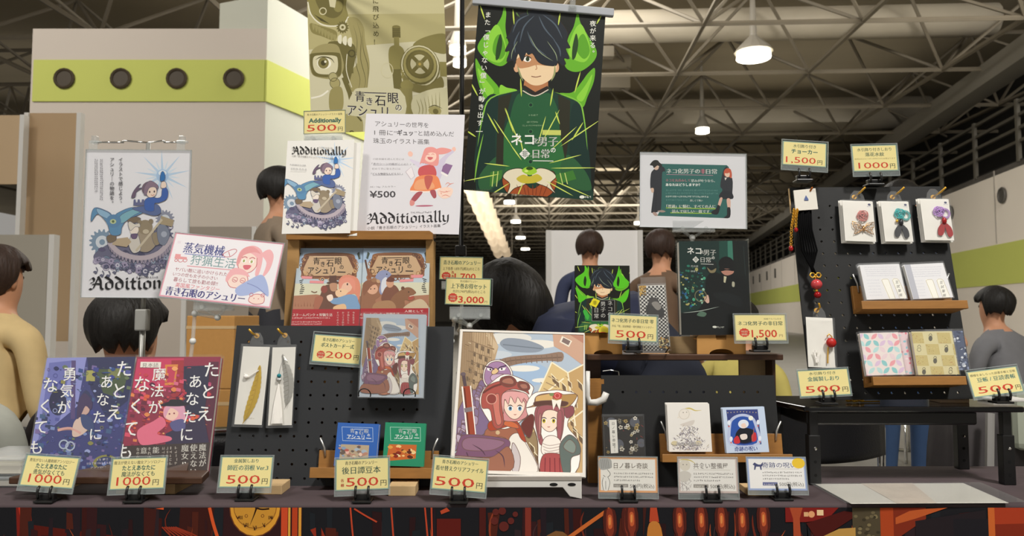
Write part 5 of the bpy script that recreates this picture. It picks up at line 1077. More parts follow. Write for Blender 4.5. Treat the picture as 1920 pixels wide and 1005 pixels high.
        A.b('#a9805c', [850, 620, 960, 600, 1010, 640, 990, 680, 840, 680]); A.b('#c8b394', [1090, 640, 1200, 590, 1260, 640, 1250, 680, 1080, 680])
    A.p('#a8222c', [x0 - 100, 662, x1 + 20, 662, x1 + 20, 800, x0 - 100, 800])
    if lefty: 
        A.tf('スチームパンク × 狩猟生活', 200, 515, 718, 26, '#f4ece4', .025); A.squig('#efd6d0', 198, 500, 738, 12, 5); A.squig('#efd6d0', 190, 430, 770, 11, 6); A.squig('#efd6d0', 188, 430, 788, 11, 7)
        for k, s in enumerate(('今を生きる', '子供たちと', 'かつて子供だった', 'すべての人へ')): vt(A, s, 684 - k * 42, 682, 19, '#f4ece4', b=.01, step=1.05)
    else:
        A.tf('スチームパンク × 狩猟生活', 728, 1040, 718, 26, '#f4ece4', .025); A.squig('#efd6d0', 728, 760, 740, 12, 5); A.tf('人間として', 1080, 1225, 692, 20, '#f4ece4')
N1 = [(255, 190), (757, 188), (728, 797), (185, 797)]; N2 = [(757, 188), (1280, 190), (1262, 797), (730, 797)]
GN = 'the two steampunk novels in the display case'
book('paperback_novel', 'left novel, cover with a girl in blue and a man in a top hat', 'book', c5(N1), 1.44, 14, N1, '#b9c6cf', lambda A: novel(A, 230, 757, True), .02, group=GN, film=mat_clear('novel_sleeve', '#eef2f5', 0.015, 0.020, .1))
book('paperback_novel', 'right novel, cover with an eagle and a bear', 'book', c5(N2), 1.44, 14, N2, '#b9c6cf', lambda A: novel(A, 740, 1280, False), .02, group=GN, film=MATS['novel_sleeve'])

# ------------------------------------------------------------------ booklet and sheet on the case
c4 = lambda pts: crop(500, 190, 3.59, pts)
BK = [(155, 280), (597, 245), (555, 870), (88, 908)]
def cov_add(A):
    A.T = (.94, .874, -80, 136); art_collage(A); A.T = (1, 1, 0, 0)
    blackletter(A, 'Additionally', 182, 545, 364, 50, '#1b1817', 346); A.squig('#7d7a78', 365, 458, 315, 9, 2); A.tf('小説「青き石眼のアシュリー」イラスト画集', 180, 460, 382, 13, '#77716e', .0)
    A.squig('#8a8a90', 166, 276, 440, 9, 3); A.tf('さわみ わたる', 170, 276, 466, 13, '#8a8a90'); A.s_('#b9b9b9', 1.5, [166, 478, 272, 474], sm=False)
for k, lb_ in ((1, 'second illustration booklet standing right behind the front one'), (0, 'illustration booklet with a girl above gears, in front on the brown case')):
    M_, w_, h_ = fit(c4(BK), 1.455, 6, ky=90, kl=90)
    if k: M_ = offs(M_, .012, -.004, -.006)
    o = thing('illustration_booklet', lb_, 'booklet', M_, 'illustration booklets on the brown case')
    A = Art(BK, w_, h_, '#e9e7e2', .0006)
    if not k: cov_add(A)
    A.build('front_cover', o); box(-w_ / 2 + .001, w_ / 2 - .001, 0, h_ - .001, -.0035, -.0008).build('pages', PAPER, o)
SH = [(672, 95), (1330, 78), (1297, 910), (605, 868)]
def sheet_add(A):
    for s, x0, x1, y, sz in (('アシュリーの世界を', 728, 1078, 172, 38), ('珠玉のイラスト画集', 715, 1085, 282, 38)): A.tf(s, x0, x1, y, sz, '#5d5a5c', .004)
    A.tf('1 冊に“', 722, 865, 228, 38, '#5d5a5c', .004); A.tf('ギュッ', 868, 975, 226, 38, '#4d4a4c', .03); A.tf('”と詰め込んだ', 985, 1255, 226, 38, '#5d5a5c', .004)
    for x0, x1, y, s in ((710, 915, 392, '小説本編を読んだ方には'), (705, 890, 456, '初めて手に取る方には')): A.tf(s, x0, x1, y, 15, '#8a8688')
    A.tf('「あのシーンの絵がここに！」という発見を', 705, 1090, 424, 16, '#77737a', .01); A.tf('「どんな物語なんだろう？」', 700, 905, 490, 16, '#6d6970', .02); A.s_('#8a8890', 2, [712, 428, 945, 424], sm=False); A.s_('#8a8890', 2, [710, 494, 900, 490], sm=False)
    A.tf('A5 / 16p フルカラー', 692, 860, 574, 14, '#6d696c'); A.tf('¥500', 688, 858, 640, 60, '#4a474b', .02)
    P, PD, Rr = '#e79a94', '#cf6a6c', '#c9585a'
    A.b('#d8cfe0', [960, 385, 1030, 410, 1060, 420, 1030, 450, 960, 400]); A.b('#cfc6da', [1130, 420, 1200, 350, 1260, 310, 1260, 330, 1200, 390, 1160, 520, 1110, 500]); A.b('#efc0b0', [940, 345, 955, 332, 972, 345, 968, 365, 948, 366]); A.b('#efc0b0', [1240, 312, 1258, 298, 1270, 315, 1258, 330]); A.b('#cfc6da', [1030, 440, 1110, 410, 1170, 480, 1150, 505, 1050, 490])
    A.b(Rr, [1020, 440, 1110, 425, 1130, 500, 1020, 500]); A.b('#e88a5c', [1010, 500, 1130, 495, 1165, 560, 1160, 585, 1080, 605, 960, 600, 975, 550]); A.b('#e9a478', [1000, 530, 1080, 520, 1120, 580, 990, 590]); A.s_('#f2e6dc', 9, [958, 600, 1080, 606, 1162, 584]); A.b('#c05f56', [1055, 500, 1110, 505, 1080, 590, 1058, 560])
    A.b('#a8545c', [1000, 610, 1040, 608, 1010, 650, 985, 672, 960, 660]); A.b('#d98f88', [958, 660, 985, 672, 980, 695, 960, 700, 952, 685]); A.b('#a8545c', [1090, 602, 1125, 595, 1135, 640, 1115, 650]); A.c('#b76a80', 1052, 702, 62, 6)
    A.b(P, [1040, 350, 1060, 310, 1110, 303, 1145, 330, 1150, 400, 1130, 430, 1040, 410, 1020, 420]); A.b(P, [1120, 325, 1170, 305, 1240, 320, 1200, 345, 1140, 350]); A.c('#f4cdbd', 1092, 365, 42, 40); A.b(P, [1045, 360, 1060, 325, 1110, 315, 1140, 345, 1100, 338, 1070, 350, 1050, 390], 3); A.b(PD, [1072, 370, 1110, 372, 1098, 388, 1082, 388], 3); A.s_(PD, 3, [1066, 356, 1076, 350, 1084, 356]); A.s_(PD, 3, [1100, 354, 1110, 348, 1118, 354])
    A.p('#8d6a94', [1180, 430, 1200, 412, 1248, 425, 1215, 490, 1170, 465]); A.p('#efe9e6', [1166, 468, 1215, 492, 1210, 505, 1164, 480]); A.p('#e9e3e6', [925, 470, 965, 435, 985, 500, 960, 520]); A.s_('#b9a9b4', 3, [925, 470, 965, 435, 985, 500, 960, 520, 925, 470], sm=False)
    A.b('#f2d4c4', [1145, 595, 1200, 575, 1250, 590, 1235, 640, 1185, 655, 1150, 630]); 
    for Pp in ([1150, 600, 1190, 610, 1240, 600], [1195, 560, 1215, 545, 1240, 560], [1170, 640, 1200, 630, 1235, 645], [1205, 580, 1230, 555, 1260, 548], [1165, 610, 1172, 625], [1200, 600, 1215, 612]): A.s_('#dd8f80', 5, Pp, 2)
    blackletter(A, 'Additionally', 672, 1230, 815, 74, '#2b282b'); A.squig('#77737a', 960, 1100, 752, 12, 4); A.tf('小説「青き石眼のアシュリー」イラスト画集', 672, 1165, 852, 24, '#6d696c', .0)
M, w, h = fit(c4(SH), 1.475, 8)
o = thing('advert_sheet', 'white sheet with a leaping pink-haired girl, leaning on the brown case', 'sheet', M); A = Art(SH, w, h, '#dddbe0', .0006); sheet_add(A); A.build('paper', o)

# ------------------------------------------------------------------ left posters
c1_ = lambda pts: crop(100, 230, 2.871, pts)
PA = [(180, 148), (742, 150), (722, 948), (150, 935)]
def post_add(A):
    art_collage(A); blackletter(A, 'Additionally', 195, 760, 895, 70, '#17151a'); A.squig('#5d5a62', 448, 570, 838, 12, 3)
    vt(A, 'イラストで感じよう、', 362, 188, 25, '#2e2c34', step=1.02, b=.006); vt(A, 'アシュリーの物語を。', 316, 188, 25, '#2e2c34', step=1.02, b=.006)
    for x, y1 in ((258, 425), (230, 385)):
        for k in range(int((y1 - 200) / 11)): A.squig('#6d6a74', x - 6, x + 8, 205 + k * 11, 9, k + x)
M, w, h = fit(c1_(PA), 1.5, 3)
PAM = M
o = thing('illustration_poster', 'tall white poster of a girl above gears, clipped on the left stand', 'poster', M); A = Art(PA, w, h, '#e8e7ec', .0006); post_add(A); A.build('paper', o); sleeve(o, w, h, .003, .003, .004, .004, .0032)
o = thing('poster_stand', 'grey metal poster stand with two clear clips behind the purple book', 'poster stand', (at(268, 600, 1.52)[0], 1.52, T)); 
zz = at(268, 600, 1.52)[2] - T; zt = at(268, 268, 1.52)[2] - T
GREYM = mat('grey_tube', '#a9a9a4', .4, .6)
MB().tube([(0, 0, .004), (0, 0, zz)], .006, 10).build('lower_tube', GREYM, o, smooth=True); MB().tube([(0, 0, zz), (0, 0, zt)], .0042, 10).build('upper_tube', GREYM, o, smooth=True)
box(-.012, .011, -.012, .01, zz - .022, zz + .022).build('lock_collar', mat('grey_plastic', '#9b9b96', .5), o, bevel=.003); MB().tube([(0, 0, 0), (0, 0, .006)], [.045, .04], 20).build('base', GREYM, o)
x_l, x_r = at(180, 262, 1.515)[0] - o.location.x, at(343, 264, 1.515)[0] - o.location.x
for s, xx in ((1, x_l), (-1, x_r)):
    MB().tube([(0, -.001, zt), (xx * .45, -.003, zt + .004), (xx * .5, -.004, zt + .001)], .0018, 6).build('wire_arm', CHROME, o, smooth=True); MB().tube([(xx * .46, -.004, zt), (xx - s * .004, -.006, zt)], .0018, 6).build('wire_arm', CHROME, o, smooth=True)
    g = MB().box(xx - .005, xx + .005, -.014, -.002, zt - .004, zt + .012); g.box(xx - .009, xx + .009, -.0155, -.0135, zt - .022, zt + .002); g.tube([(xx - .012, -.008, zt), (xx + .012, -.008, zt)], .003, 8); g.build('poster_clip', ACRYL, o, bevel=.001)
PKq = [(333, 437), (532, 456), (508, 577), (294, 555)]
def pink(A):
    A.frame('#e3a3b3', 0, 0, 200, 120, 2.6); VI = '#6d72b2'
    A.tf('蒸気機械', 22, 96, 34, 21, VI, .02); A.s_('#8a8fc4', 1.6, [26, 38, 100, 37], sm=False); A.tf('狩猟生活', 40, 122, 55, 21, '#86a3a6', .005); A.s_('#d98a94', 1.4, [36, 60, 118, 59], sm=False)
    A.r('#e9dfe6', 8, 15, 14, 20)
    for x, y, s, sz in ((16, 71, 'ヤバい敵に追いかけられたり', 8), (14, 80, 'いつの世も女子の小さい', 7.5), (18, 90, '暮らして旅も勤め録!!', 8.5)): A.t(s, x, y, sz, '#a8616c', .005)
    A.t('英国風ファンタジー', 24, 100, 9, '#d9707c', .005); A.tf('青き石眼のアシュリー', 10, 152, 115, 17, '#5f5c9c', .03)
    L, HP, SKN = '#c9707a', '#efb4b8', '#f6ddd2'
    for a, (x, y, r) in enumerate(((22, 50, 5), (30, 50, 4), (14, 52, 3))): A.ring('#cf7f84', x, y, r, 1.2)
    A.p('#e6a0a2', [10, 40, 20, 40, 20, 44, 32, 44, 32, 49, 10, 49]); A.s_(L, 1.2, [94, 32, 104, 24, 114, 20, 118, 24, 110, 34, 100, 36, 94, 32]); A.s_(L, 1.2, [104, 26, 108, 34])
    A.b(HP, [122, 40, 126, 20, 145, 10, 163, 18, 168, 40, 166, 66, 160, 62, 158, 40, 140, 28, 126, 50], 4); A.b(HP, [164, 24, 176, 14, 186, 26, 184, 52, 174, 66, 176, 40]); A.b(SKN, [126, 36, 140, 24, 158, 34, 158, 52, 146, 62, 130, 56]); A.s_(L, 1.3, [126, 36, 127, 52, 138, 61, 150, 60, 159, 48, 157, 32]); A.b('#e6a0a2', [122, 44, 128, 18, 146, 12, 162, 24, 150, 22, 132, 30, 128, 46], 3)
    for x in (135, 149): A.c('#ffffff', x, 40, 4, 3.4); A.c('#a9b06a', x, 40, 2.2, 2.8); A.s_(L, 1.6, [x - 5, 35, x, 32, x + 5, 34])
    A.b('#d9707c', [136, 48, 150, 47, 146, 55, 139, 55], 3)
    A.b(SKN, [112, 76, 120, 62, 140, 62, 150, 74, 144, 88, 122, 90]); A.s_(L, 1.2, [112, 76, 120, 62, 140, 62, 150, 74, 144, 88, 122, 90, 112, 76]); A.b(HP, [110, 74, 118, 56, 138, 56, 152, 68, 138, 66, 122, 68, 114, 82], 3); A.s_(L, 1.2, [124, 76, 130, 78]); A.s_(L, 1.2, [138, 76, 144, 77]); A.ring(L, 127, 76, 5, 1); A.ring(L, 141, 76, 5, 1)
    A.b('#aab8e0', [132, 92, 152, 74, 172, 62, 186, 78, 192, 100, 176, 92, 160, 100, 140, 104]); A.s_('#8089be', 1.2, [150, 80, 170, 86, 188, 98])
    A.b(SKN, [160, 104, 170, 98, 184, 100, 186, 112, 172, 116, 160, 112]); A.s_(L, 1.2, [160, 104, 170, 98, 184, 100, 186, 112, 172, 116, 160, 112, 160, 104]); A.c(L, 168, 106, 1); A.c(L, 176, 106, 1); A.ring(L, 162, 100, 3.5, 1); A.ring(L, 182, 99, 3.5, 1)
M, w, h = fit(PKq, 1.42, 8)
o = thing('handwritten_card', 'pink-bordered handwritten card with drawn girls, tilted over the poster corner', 'handwritten card', M); A = Art([(0, 0), (200, 0), (200, 120), (0, 120)], w, h, '#eeeaee', .0006); pink(A); A.build('paper', o); sleeve(o, w, h, .006, .006, .008, .02)
def arm_clip(label, px0, px1, py0, py1, D, pts, base_loc=None, grp='clear arm clips', foot=True):
    """clear card clip on a jointed arm; pts: arm joints in pixels at D"""
    c = at((px0 + px1) / 2, py1, D); wd = (at(px1, py1, D)[0] - at(px0, py1, D)[0]) / 2; hh = at(px0, py0, D)[2] - c[2]
    o = thing('arm_clip', label, 'card clip', c, grp)
    g = MB().box(-wd, wd, -.005, -.0035, 0, hh); g.box(-wd, wd, .0035, .005, 0, hh * .8); g.box(-wd, wd, -.005, .005, -.003, .001); g.build('jaw', ACRYL, o, bevel=.0008)
    for s in (-.55, .55): MB().tube([(s * wd, -.007, hh * .25), (s * wd, .007, hh * .25)], .004, 8).build('hinge_pin', CLEARP, o)
    P = [np.array(at(x, y, D)) - c + np.array([0, .008, 0]) for x, y in pts]
    g = MB(); g.tube([(-.5 * wd, .004, 0), P[0]], .003, 6); g.tube([(.5 * wd, .004, 0), P[0]], .003, 6); g.build('fork', CLEARP, o)
    g = MB()
    for a, b in zip(P[:-1], P[1:]): g.tube([a, b], .0038, 8)
    g.build('arm', CLEARP, o)
    for a in P: MB().ball(a, .0065, 10, 6).build('joint', mat('milky_plastic', '#d9dbd8', .35), o, smooth=True)
    return o, P
CLEARP = mat_clear('clear_plastic_arm', '#e6eae8', 0.250, 0.080, .1)
arm_clip('clear arm clip gripping the bottom of the pink handwritten card', 364, 438, 562, 580, 1.43, [(405, 595), (362, 588), (358, 640), (352, 690), (360, 880)])
# clear clip and card over the booklet
price_card('yellow 500 yen card above the illustration booklet', [(569.6, 209), (648.5, 205), (647.6, 250), (569, 251)], 1.5, [('青き石眼のアシュリーイラスト画集', 8, 92, 13, 6.5, '#5a5a48', .01), ('Additionally', 12, 90, 32, 16, CG, .04)] + pr('500', 8, 78, 55, 25), (.0, .0, .0, .0), 4, rim='#7d8f6a', rw=1.6)
arm_clip('clear arm clip holding the yellow card above the illustration booklet', 571, 642, 253, 262, 1.5, [(607, 272), (612, 330), (618, 445)])

# ------------------------------------------------------------------ hanging posters and their pole
PX = at(865, 400, 1.78)
o = thing('poster_pole', 'black upright pole between the olive and the green poster', 'pole', (PX[0], 1.78, 0)); ztop = at(865, -70, 1.78)[2]
MB().tube([(0, 0, 0), (0, 0, ztop)], .0058, 12).build('pole', BLACKP, o, smooth=True)
zc = at(862, 470, 1.78)[2]; box(-.014, .012, -.012, .012, zc - .014, zc + .012).build('pole_clamp', BLACKP, o, bevel=.003); MB().tube([(0, 0, .0), (0, 0, .015)], [.14, .13], 24).build('base', BLACKP, o)
xr = at(1073, -60, 1.7)[0] - PX[0]; xl = at(590, -60, 1.95)[0] - PX[0]
MB().tube([(xl, .18, ztop), (0, 0, ztop), (xr + .1, -.1, ztop)], .005, 8).build('cross_arm', BLACKP, o)
c3 = lambda pts: crop(520, 0, 3.866, pts)
OLq = [(195, -190), (1229, -190), (1215, 900), (262, 1000)]
def olive(A):
    BG, D1, D2, LT, LN = '#b3ab79', '#8d8550', '#6e673c', '#cfc9a4', '#524d2e'
    A.p('#c6bf93', [150, -200, 1300, -200, 1300, 120, 150, 120]); A.p('#cdc8a8', [150, 400, 1250, 300, 1250, 1000, 150, 1000])
    A.b(D1, [215, -60, 500, -60, 515, 60, 530, 150, 450, 205, 330, 190, 250, 130, 215, 60]); A.b(D2, [270, -60, 470, -60, 490, 90, 420, 150, 320, 100]); A.s_('#e3dfc8', 10, [212, 20, 240, 120, 320, 195, 420, 212, 500, 190, 535, 140]); A.ring(LT, 335, 95, 30, 8); A.c(D2, 335, 95, 14); A.p(LN, [265, 120, 330, 155, 390, 195, 320, 170]); A.c(D1, 455, 60, 36, 44); A.p(LT, [370, -60, 450, -60, 430, 70, 390, 60])
    A.b('#9f9664', [530, 150, 600, 150, 650, 220, 660, 320, 690, 480, 680, 600, 660, 680, 560, 690, 540, 560, 600, 480, 570, 330, 540, 220]); 
    for P in ([600, 180, 630, 300, 625, 450, 660, 600, 640, 690], [570, 200, 600, 320, 590, 480, 620, 600, 600, 700], [640, 240, 645, 380, 680, 520, 665, 680]): A.s_(LN, 4, P, 2)
    A.b('#8a8250', [235, 190, 320, 210, 440, 250, 430, 320, 330, 290, 250, 260])
    for i in range(8): A.b('#9d9562', [250 + i * 24, 195 + i * 12, 275 + i * 24, 200 + i * 12, 262 + i * 24, 245 + i * 14], 3)
    A.gear(D2, 490, 220, 48, 14, LT); A.b(D2, [390, 330, 560, 340, 590, 420, 560, 560, 520, 640, 440, 420, 390, 400])
    for i in range(3): A.b('#e0dcc2', [455 + i * 38, 330 + i * 10, 455 + i * 38, 290 + i * 10, 478 + i * 38, 275 + i * 10, 485 + i * 38, 300 + i * 10, 480 + i * 38, 345 + i * 10], 3)
    A.b('#9f9666', [245, 420, 320, 355, 440, 350, 480, 420, 500, 520, 450, 600, 320, 600, 250, 560]); A.b(D2, [238, 450, 260, 420, 440, 410, 478, 440, 480, 560, 440, 590, 290, 590, 250, 540]); A.b('#d3cdaa', [265, 460, 300, 435, 430, 435, 455, 470, 450, 545, 410, 570, 310, 570, 270, 530]); A.c('#efecd9', 350, 492, 55, 42); A.c('#837b4a', 345, 490, 42, 42); A.c('#4a4528', 345, 490, 20); A.c('#e9e5cc', 360, 480, 9); A.s_(LN, 9, [280, 470, 330, 445, 400, 455, 430, 490], 2)
    A.s_(D2, 55, [540, 470, 545, 560], sm=False); A.ring(LN, 560, 415, 28, 9); A.s_(D2, 34, [500, 590, 545, 700, 560, 760], sm=False); A.s_('#e0dcc2', 6, [525, 420, 520, 540, 560, 660], 0)
    A.c('#b0a878', 420, 590, 36, 34); A.c('#a89f6c', 435, 635, 40, 40); A.ring(LN, 435, 635, 40, 4); A.ring(LN, 420, 590, 34, 4); A.s_('#ece8d6', 12, [255, 750, 330, 730, 385, 690]); A.b('#9a915e', [400, 690, 480, 660, 500, 760, 480, 830, 400, 830])
    A.b('#857d4b', [1000, 350, 1080, 290, 1225, 268, 1225, 400, 1100, 380]); A.b(D1, [835, 370, 900, 350, 940, 400, 920, 520, 860, 560, 830, 480]); A.r(D2, 858, 215, 915, 295); A.c('#7d7546', 886, 216, 28, 12); A.r(D1, 868, 290, 905, 360)
    for i in range(5): A.s_(LN, 3, [858, 230 + i * 13, 915, 230 + i * 13], sm=False)
    A.c(D2, 1042, 495, 135, 150); A.ring(LT, 1042, 490, 128, 10, ry=142); A.c('#a1985f', 1042, 485, 112, 122); A.c(D2, 1042, 480, 96, 100); A.c('#cbc59f', 1042, 480, 78, 82)
    for a in (45, 135, 225, 315): k = math.radians(a); A.s_('#756d3e', 26, [1042, 480, 1042 + 82 * math.cos(k), 480 + 86 * math.sin(k)], sm=False)
    A.ring('#756d3e', 1042, 480, 84, 20, ry=88); A.c('#857d4b', 1042, 480, 26); A.c('#c0a95c', 1042, 480, 10); A.b('#7d7546', [920, 540, 990, 610, 1100, 620, 1180, 560, 1190, 640, 1080, 680, 950, 650]); A.s_('#d9d4b8', 10, [965, 690, 1060, 680, 1150, 660, 1215, 625]); A.r('#8d8550', 1175, 460, 1228, 560)
    A.gear('#8d8550', 895, 555, 42, 12, LT); A.s_('#6e673c', 60, [880, 520, 890, 660], sm=False); A.c(D1, 950, 630, 44, 38); A.r('#8a8250', 900, 650, 985, 830); A.ring(LT, 815, 530, 44, 5, ry=55)
    A.b('#d0cba6', [1000, 700, 1215, 640, 1215, 830, 1000, 830]); 
    for i in range(7): A.s_('#8d8656', 5, [1010 + i * 26, 720 - i * 10, 1030 + i * 22, 780, 1020 + i * 24, 830], 2)
    A.c('#a39b66', 1130, 790, 42, 30); A.c('#6e673c', 1135, 795, 18, 18); A.s_(LN, 6, [1085, 775, 1130, 755, 1180, 775], 2)
    A.b('#a59d6a', [500, 860, 600, 850, 640, 900, 620, 1000, 500, 1000]); A.ring(LN, 560, 980, 22, 8); A.s_(LN, 10, [590, 850, 630, 890], sm=False)
    A.b('#cdc8a6', [520, 830, 570, 690, 640, 660, 900, 660, 935, 820, 800, 850, 600, 860], 3); title_ash(A, 578, 752, 1.38, '#f1efe4'); A.T = (1, 1, 0, -2); title_ash(A, 580, 752, 1.36, '#3a3640'); A.T = (1, 1, 0, 0); vt(A, '冒険に飛び込め！', 740, -125, 48, '#5a5535', step=1.28)
M, w, h = fit(c3(OLq), 1.95, 4)
o = thing('olive_poster', 'large olive poster with machine parts and a goggled eye', 'poster', M); A = Art(OLq, w, h, '#b5ad7c', .0008); olive(A); A.build('sheet', o, mat_print('printed_fabric', .75, .2)); box(-w / 2 - .01, w / 2 + .01, h - .004, h + .008, -.004, .006).build('top_rail', WHITEP, o)
for s in (-.4, .4): MB().tube([(s * w, h + .004, 0), (s * w, h + .03, -.01), (s * w, ztop - M[2, 3] + .0, -.01)], .0015, 6).build('hanging_hook', CHROME, o)
c2_ = lambda pts: crop(850, 0, 2.5125, pts)
GPq = [(108, 15), (725, 75), (650, 945), (58, 893)]
def green_poster(A):
    A.p('#141813', [0, 0, 804, 0, 804, 1000, 0, 1000]); art_boy(A); title_cat(A, 270, 690, 1.05)
    vt(A, 'また「僕じゃない僕」が動き出す―', 155, 55, 31, '#e9eadf', dx=-2, step=1.2, b=.008); vt(A, '夜が来る。', 663, 102, 31, '#e9eadf', dx=-1, step=1.15, b=.008)
    A.squig('#8fb08a', 355, 396, 560, 9, 8); A.squig('#8fb08a', 345, 402, 592, 9, 9); A.squig('#8fb08a', 325, 418, 608, 8, 3); A.squig('#b9c9b0', 345, 435, 748, 9, 3); A.c('#e9eadf', 600, 930, 12, 7); A.squig('#e9eadf', 614, 642, 935, 10, 2); A.squig('#55604f', 72, 190, 898, 8, 1)
M, w, h = fit(c2_(GPq), 1.64, 3, kl=80, ky=60)
o = thing('green_poster', 'black and green poster of a dark-haired youth holding a glowing green eye', 'poster', M); A = Art(GPq, w, h, '#161a15', .0008); green_poster(A); A.build('sheet', o, PRINTG); box(-w / 2 - .014, w / 2 + .018, h - .003, h + .015, -.006, .007).build('top_rail', mat('grey_rail', '#a9adb3', .4), o, bevel=.002)
xx = onplane(M, 1073, 15)[0]; g = MB().box(xx - .006, xx + .006, h + .006, h + .03, -.008, .009); g.box(xx - .009, xx + .009, h + .0, h + .012, .007, .010); g.build('rail_clip', ACRYL, o, bevel=.001)
MB().tube([(xx, h + .028, 0), (xx, h + .05, 0), (xx, ztop - M[2, 3], -.0)], .0015, 6).build('hanging_hook', CHROME, o)
# ------------------------------------------------------------------ goods on the charcoal board
def bag_pack(label, M0, q, draw, cat='bookmark', name='bookmark_pack', base='#e9e6df', tab=None, zz=.012, n=1, group=None, src=None, inset=(.06, .04, .03, .03), tilt=0.):
    """flat pack hanging on a board hook: paper card, cello bag, the hook itself is a thing of its own"""
    c = [onplane(M0, x, y, zz) for x, y in q]
    bl, br, tl, tr = c[3], c[2], c[0], c[1]
    w = (np.linalg.norm(br - bl) + np.linalg.norm(tr - tl)) / 2; bc = (bl + br) / 2; tcn = (tl + tr) / 2; d = tcn - bc; h = np.linalg.norm(d); a = math.atan2(-d[0], d[1])
    M = offs(M0, bc[0], bc[1], zz)
    R = np.eye(4); R[0, 0] = R[1, 1] = math.cos(a); R[0, 1] = -math.sin(a); R[1, 0] = math.sin(a); M = M @ R
    o = thing(name, label, cat, M, group)
    l, r, t, b = inset
    A = Art(src or [(0, 0), (100, 0), (100, 100 * h / w), (0, 100 * h / w)], w * (1 - l - r), h * (1 - t - b), base, .0006)
    A.Hh = 100 * h / w
    f = draw(A, o, w, h) if draw else None
    oc = A.build('backing_card', o); oc.location = (w * (l - r) / 2, h * b, 0)
    g = MB(); nx, ny = 6, 10
    rr = random.Random(int(q[0][0]))
    for zs, sg in ((.0042, 1), (-.0016, -1)):
        vs = [(-w / 2 + w * i / nx, h * j / ny, zs * sg * sg + rr.uniform(-.0009, .0009) * (0 < i < nx)) for j in range(ny + 1) for i in range(nx + 1)]
        g.add(vs, [(j * (nx + 1) + i, j * (nx + 1) + i + 1, (j + 1) * (nx + 1) + i + 1, (j + 1) * (nx + 1) + i) for j in range(ny) for i in range(nx)])
    g.build('cello_bag', BAG, o, smooth=True)
    if tab:
        tw, thh = tab; P = [(-tw / 2, h), (tw / 2, h), (tw * .42, h + thh * .55), (tw * .18, h + thh), (-tw * .18, h + thh), (-tw * .42, h + thh * .55)]
        MB().prism(P, -.0004, .0006).build('hanging_tab', BAG, o)
    return o, M, w, h
HK = 'metal hooks on the boards'
def hook(label, M0, px, py, m=GOLD, ln=.03, dx=-.006):
    c = onplane(M0, px, py, .012); o = thing('board_hook', label, 'hook', offs(M0, c[0], c[1] , 0), HK)
    MB().tube([(0, 0, -.006), (0, 0, .004), (dx * .3, .002, ln * .8), (dx, .008, ln)], .0019, 8).build('rod', m, o, smooth=True); MB().tube([(0, 0, -.001), (0, 0, .0012)], .005, 10).build('collar', m, o)
    return o
def feather(A, o, w, h, gold):
    k = h; g = MB(); n = 24; ax = []
    for i in range(n + 1):
        t = i / n; ax.append((w * (.2 + .14 * math.sin(t * 2.6) - .42 * t), h * (.74 - .70 * t)) if gold else (w * (-.02 + .3 * math.sin(t * 2.4) + .02 * t), h * (.88 - .64 * t)))
    L, Rr = [], []
    for i in range(n + 1):
        t = i / n; wd = w * (.2 if gold else .24) * (math.sin(3.1416 * min(1, t * 1.02 + .02)) ** .6) * (.6 + .4 * t); jag = 1 + .12 * (i % 2)
        L.append((ax[i][0] - wd * jag, ax[i][1])); Rr.append((ax[i][0] + wd * jag * .9, ax[i][1]))
    vs = []; 
    for i in range(n + 1): vs += [(L[i][0], L[i][1], .001), (ax[i][0], ax[i][1], .0026), (Rr[i][0], Rr[i][1], .001)]
    fs = [(3 * i + k_, 3 * (i + 1) + k_, 3 * (i + 1) + k_ + 1, 3 * i + k_ + 1) for i in range(n) for k_ in (0, 1)]
    g.add(vs, fs); g.tube([(x, y, .003) for x, y in ax], .0006, 6)
    for i in range(2, n, 2): g.tube([(ax[i][0], ax[i][1], .0028), (L[i][0] * .9 + ax[i][0] * .1, L[i][1] - .003, .0014)], .0004, 4)
    f = g.build('metal_feather', mat('bright_gold_leaf', '#d8b22c', .3, .4) if gold else mat('pale_steel', '#b9b7b0', .3, .5), o)
    WT = mat('white_thread', '#efece6', .8)
    if gold:
        MB().tube([(ax[2][0], ax[2][1], .003), (-w * .1, h * .6, .003), (-w * .28, h * .63, .003)], .0012, 6).build('cord', WT, o); MB().ball((-w * .2, h * .6, .004), (.005, .004, .003)).build('knot', WT, o, smooth=True)
        A.squig('#b9b2a2', 30, 70, A.Hh * .93, 6, 3)
    else:
        g = MB(); 
        for i in range(14): x = -w * .3 + w * .42 * i / 13; g.tube([(-w * .1, h * .52, .004), (-w * .1 + (x + w * .1) * .6, h * .3, .0035), (x, h * .05, .003)], .0012, 5)
        g.build('tassel', WT, o); MB().ball((-w * .1, h * .62, .004), .004).build('bead', mat('teal_glass', '#1f7f8c', .15), o, smooth=True); MB().ball((-w * .1, h * .57, .004), (.005, .004, .003)).build('tassel_cap', METAL, o, smooth=True)
        MB().tube([(ax[1][0], ax[1][1] + .004, .003), (0, h * .8, .003), (-w * .08, h * .7, .003), (-w * .1, h * .63, .003)], .0006, 6).build('chain', METAL, o)
def fth(gold): return lambda A, o, w, h: feather(A, o, w, h, gold)
bag_pack('gold metal feather bookmark in a clear bag on the charcoal board', LM, [(457, 646), (505, 645), (496, 803), (431.5, 799)], fth(True), tab=(.026, .022))
bag_pack('silver metal feather bookmark with white tassel in a clear bag', LM, [(509, 645), (556, 648), (548.7, 804), (499, 800.6)], fth(False), tab=(.026, .022))
hook('brass hook holding the gold feather bookmark', LM, 478, 628); hook('brass hook holding the silver feather bookmark', LM, 531, 627)
c6 = lambda pts: crop(400, 600, 2.791, pts)
D_ = LM[1, 3] + .012
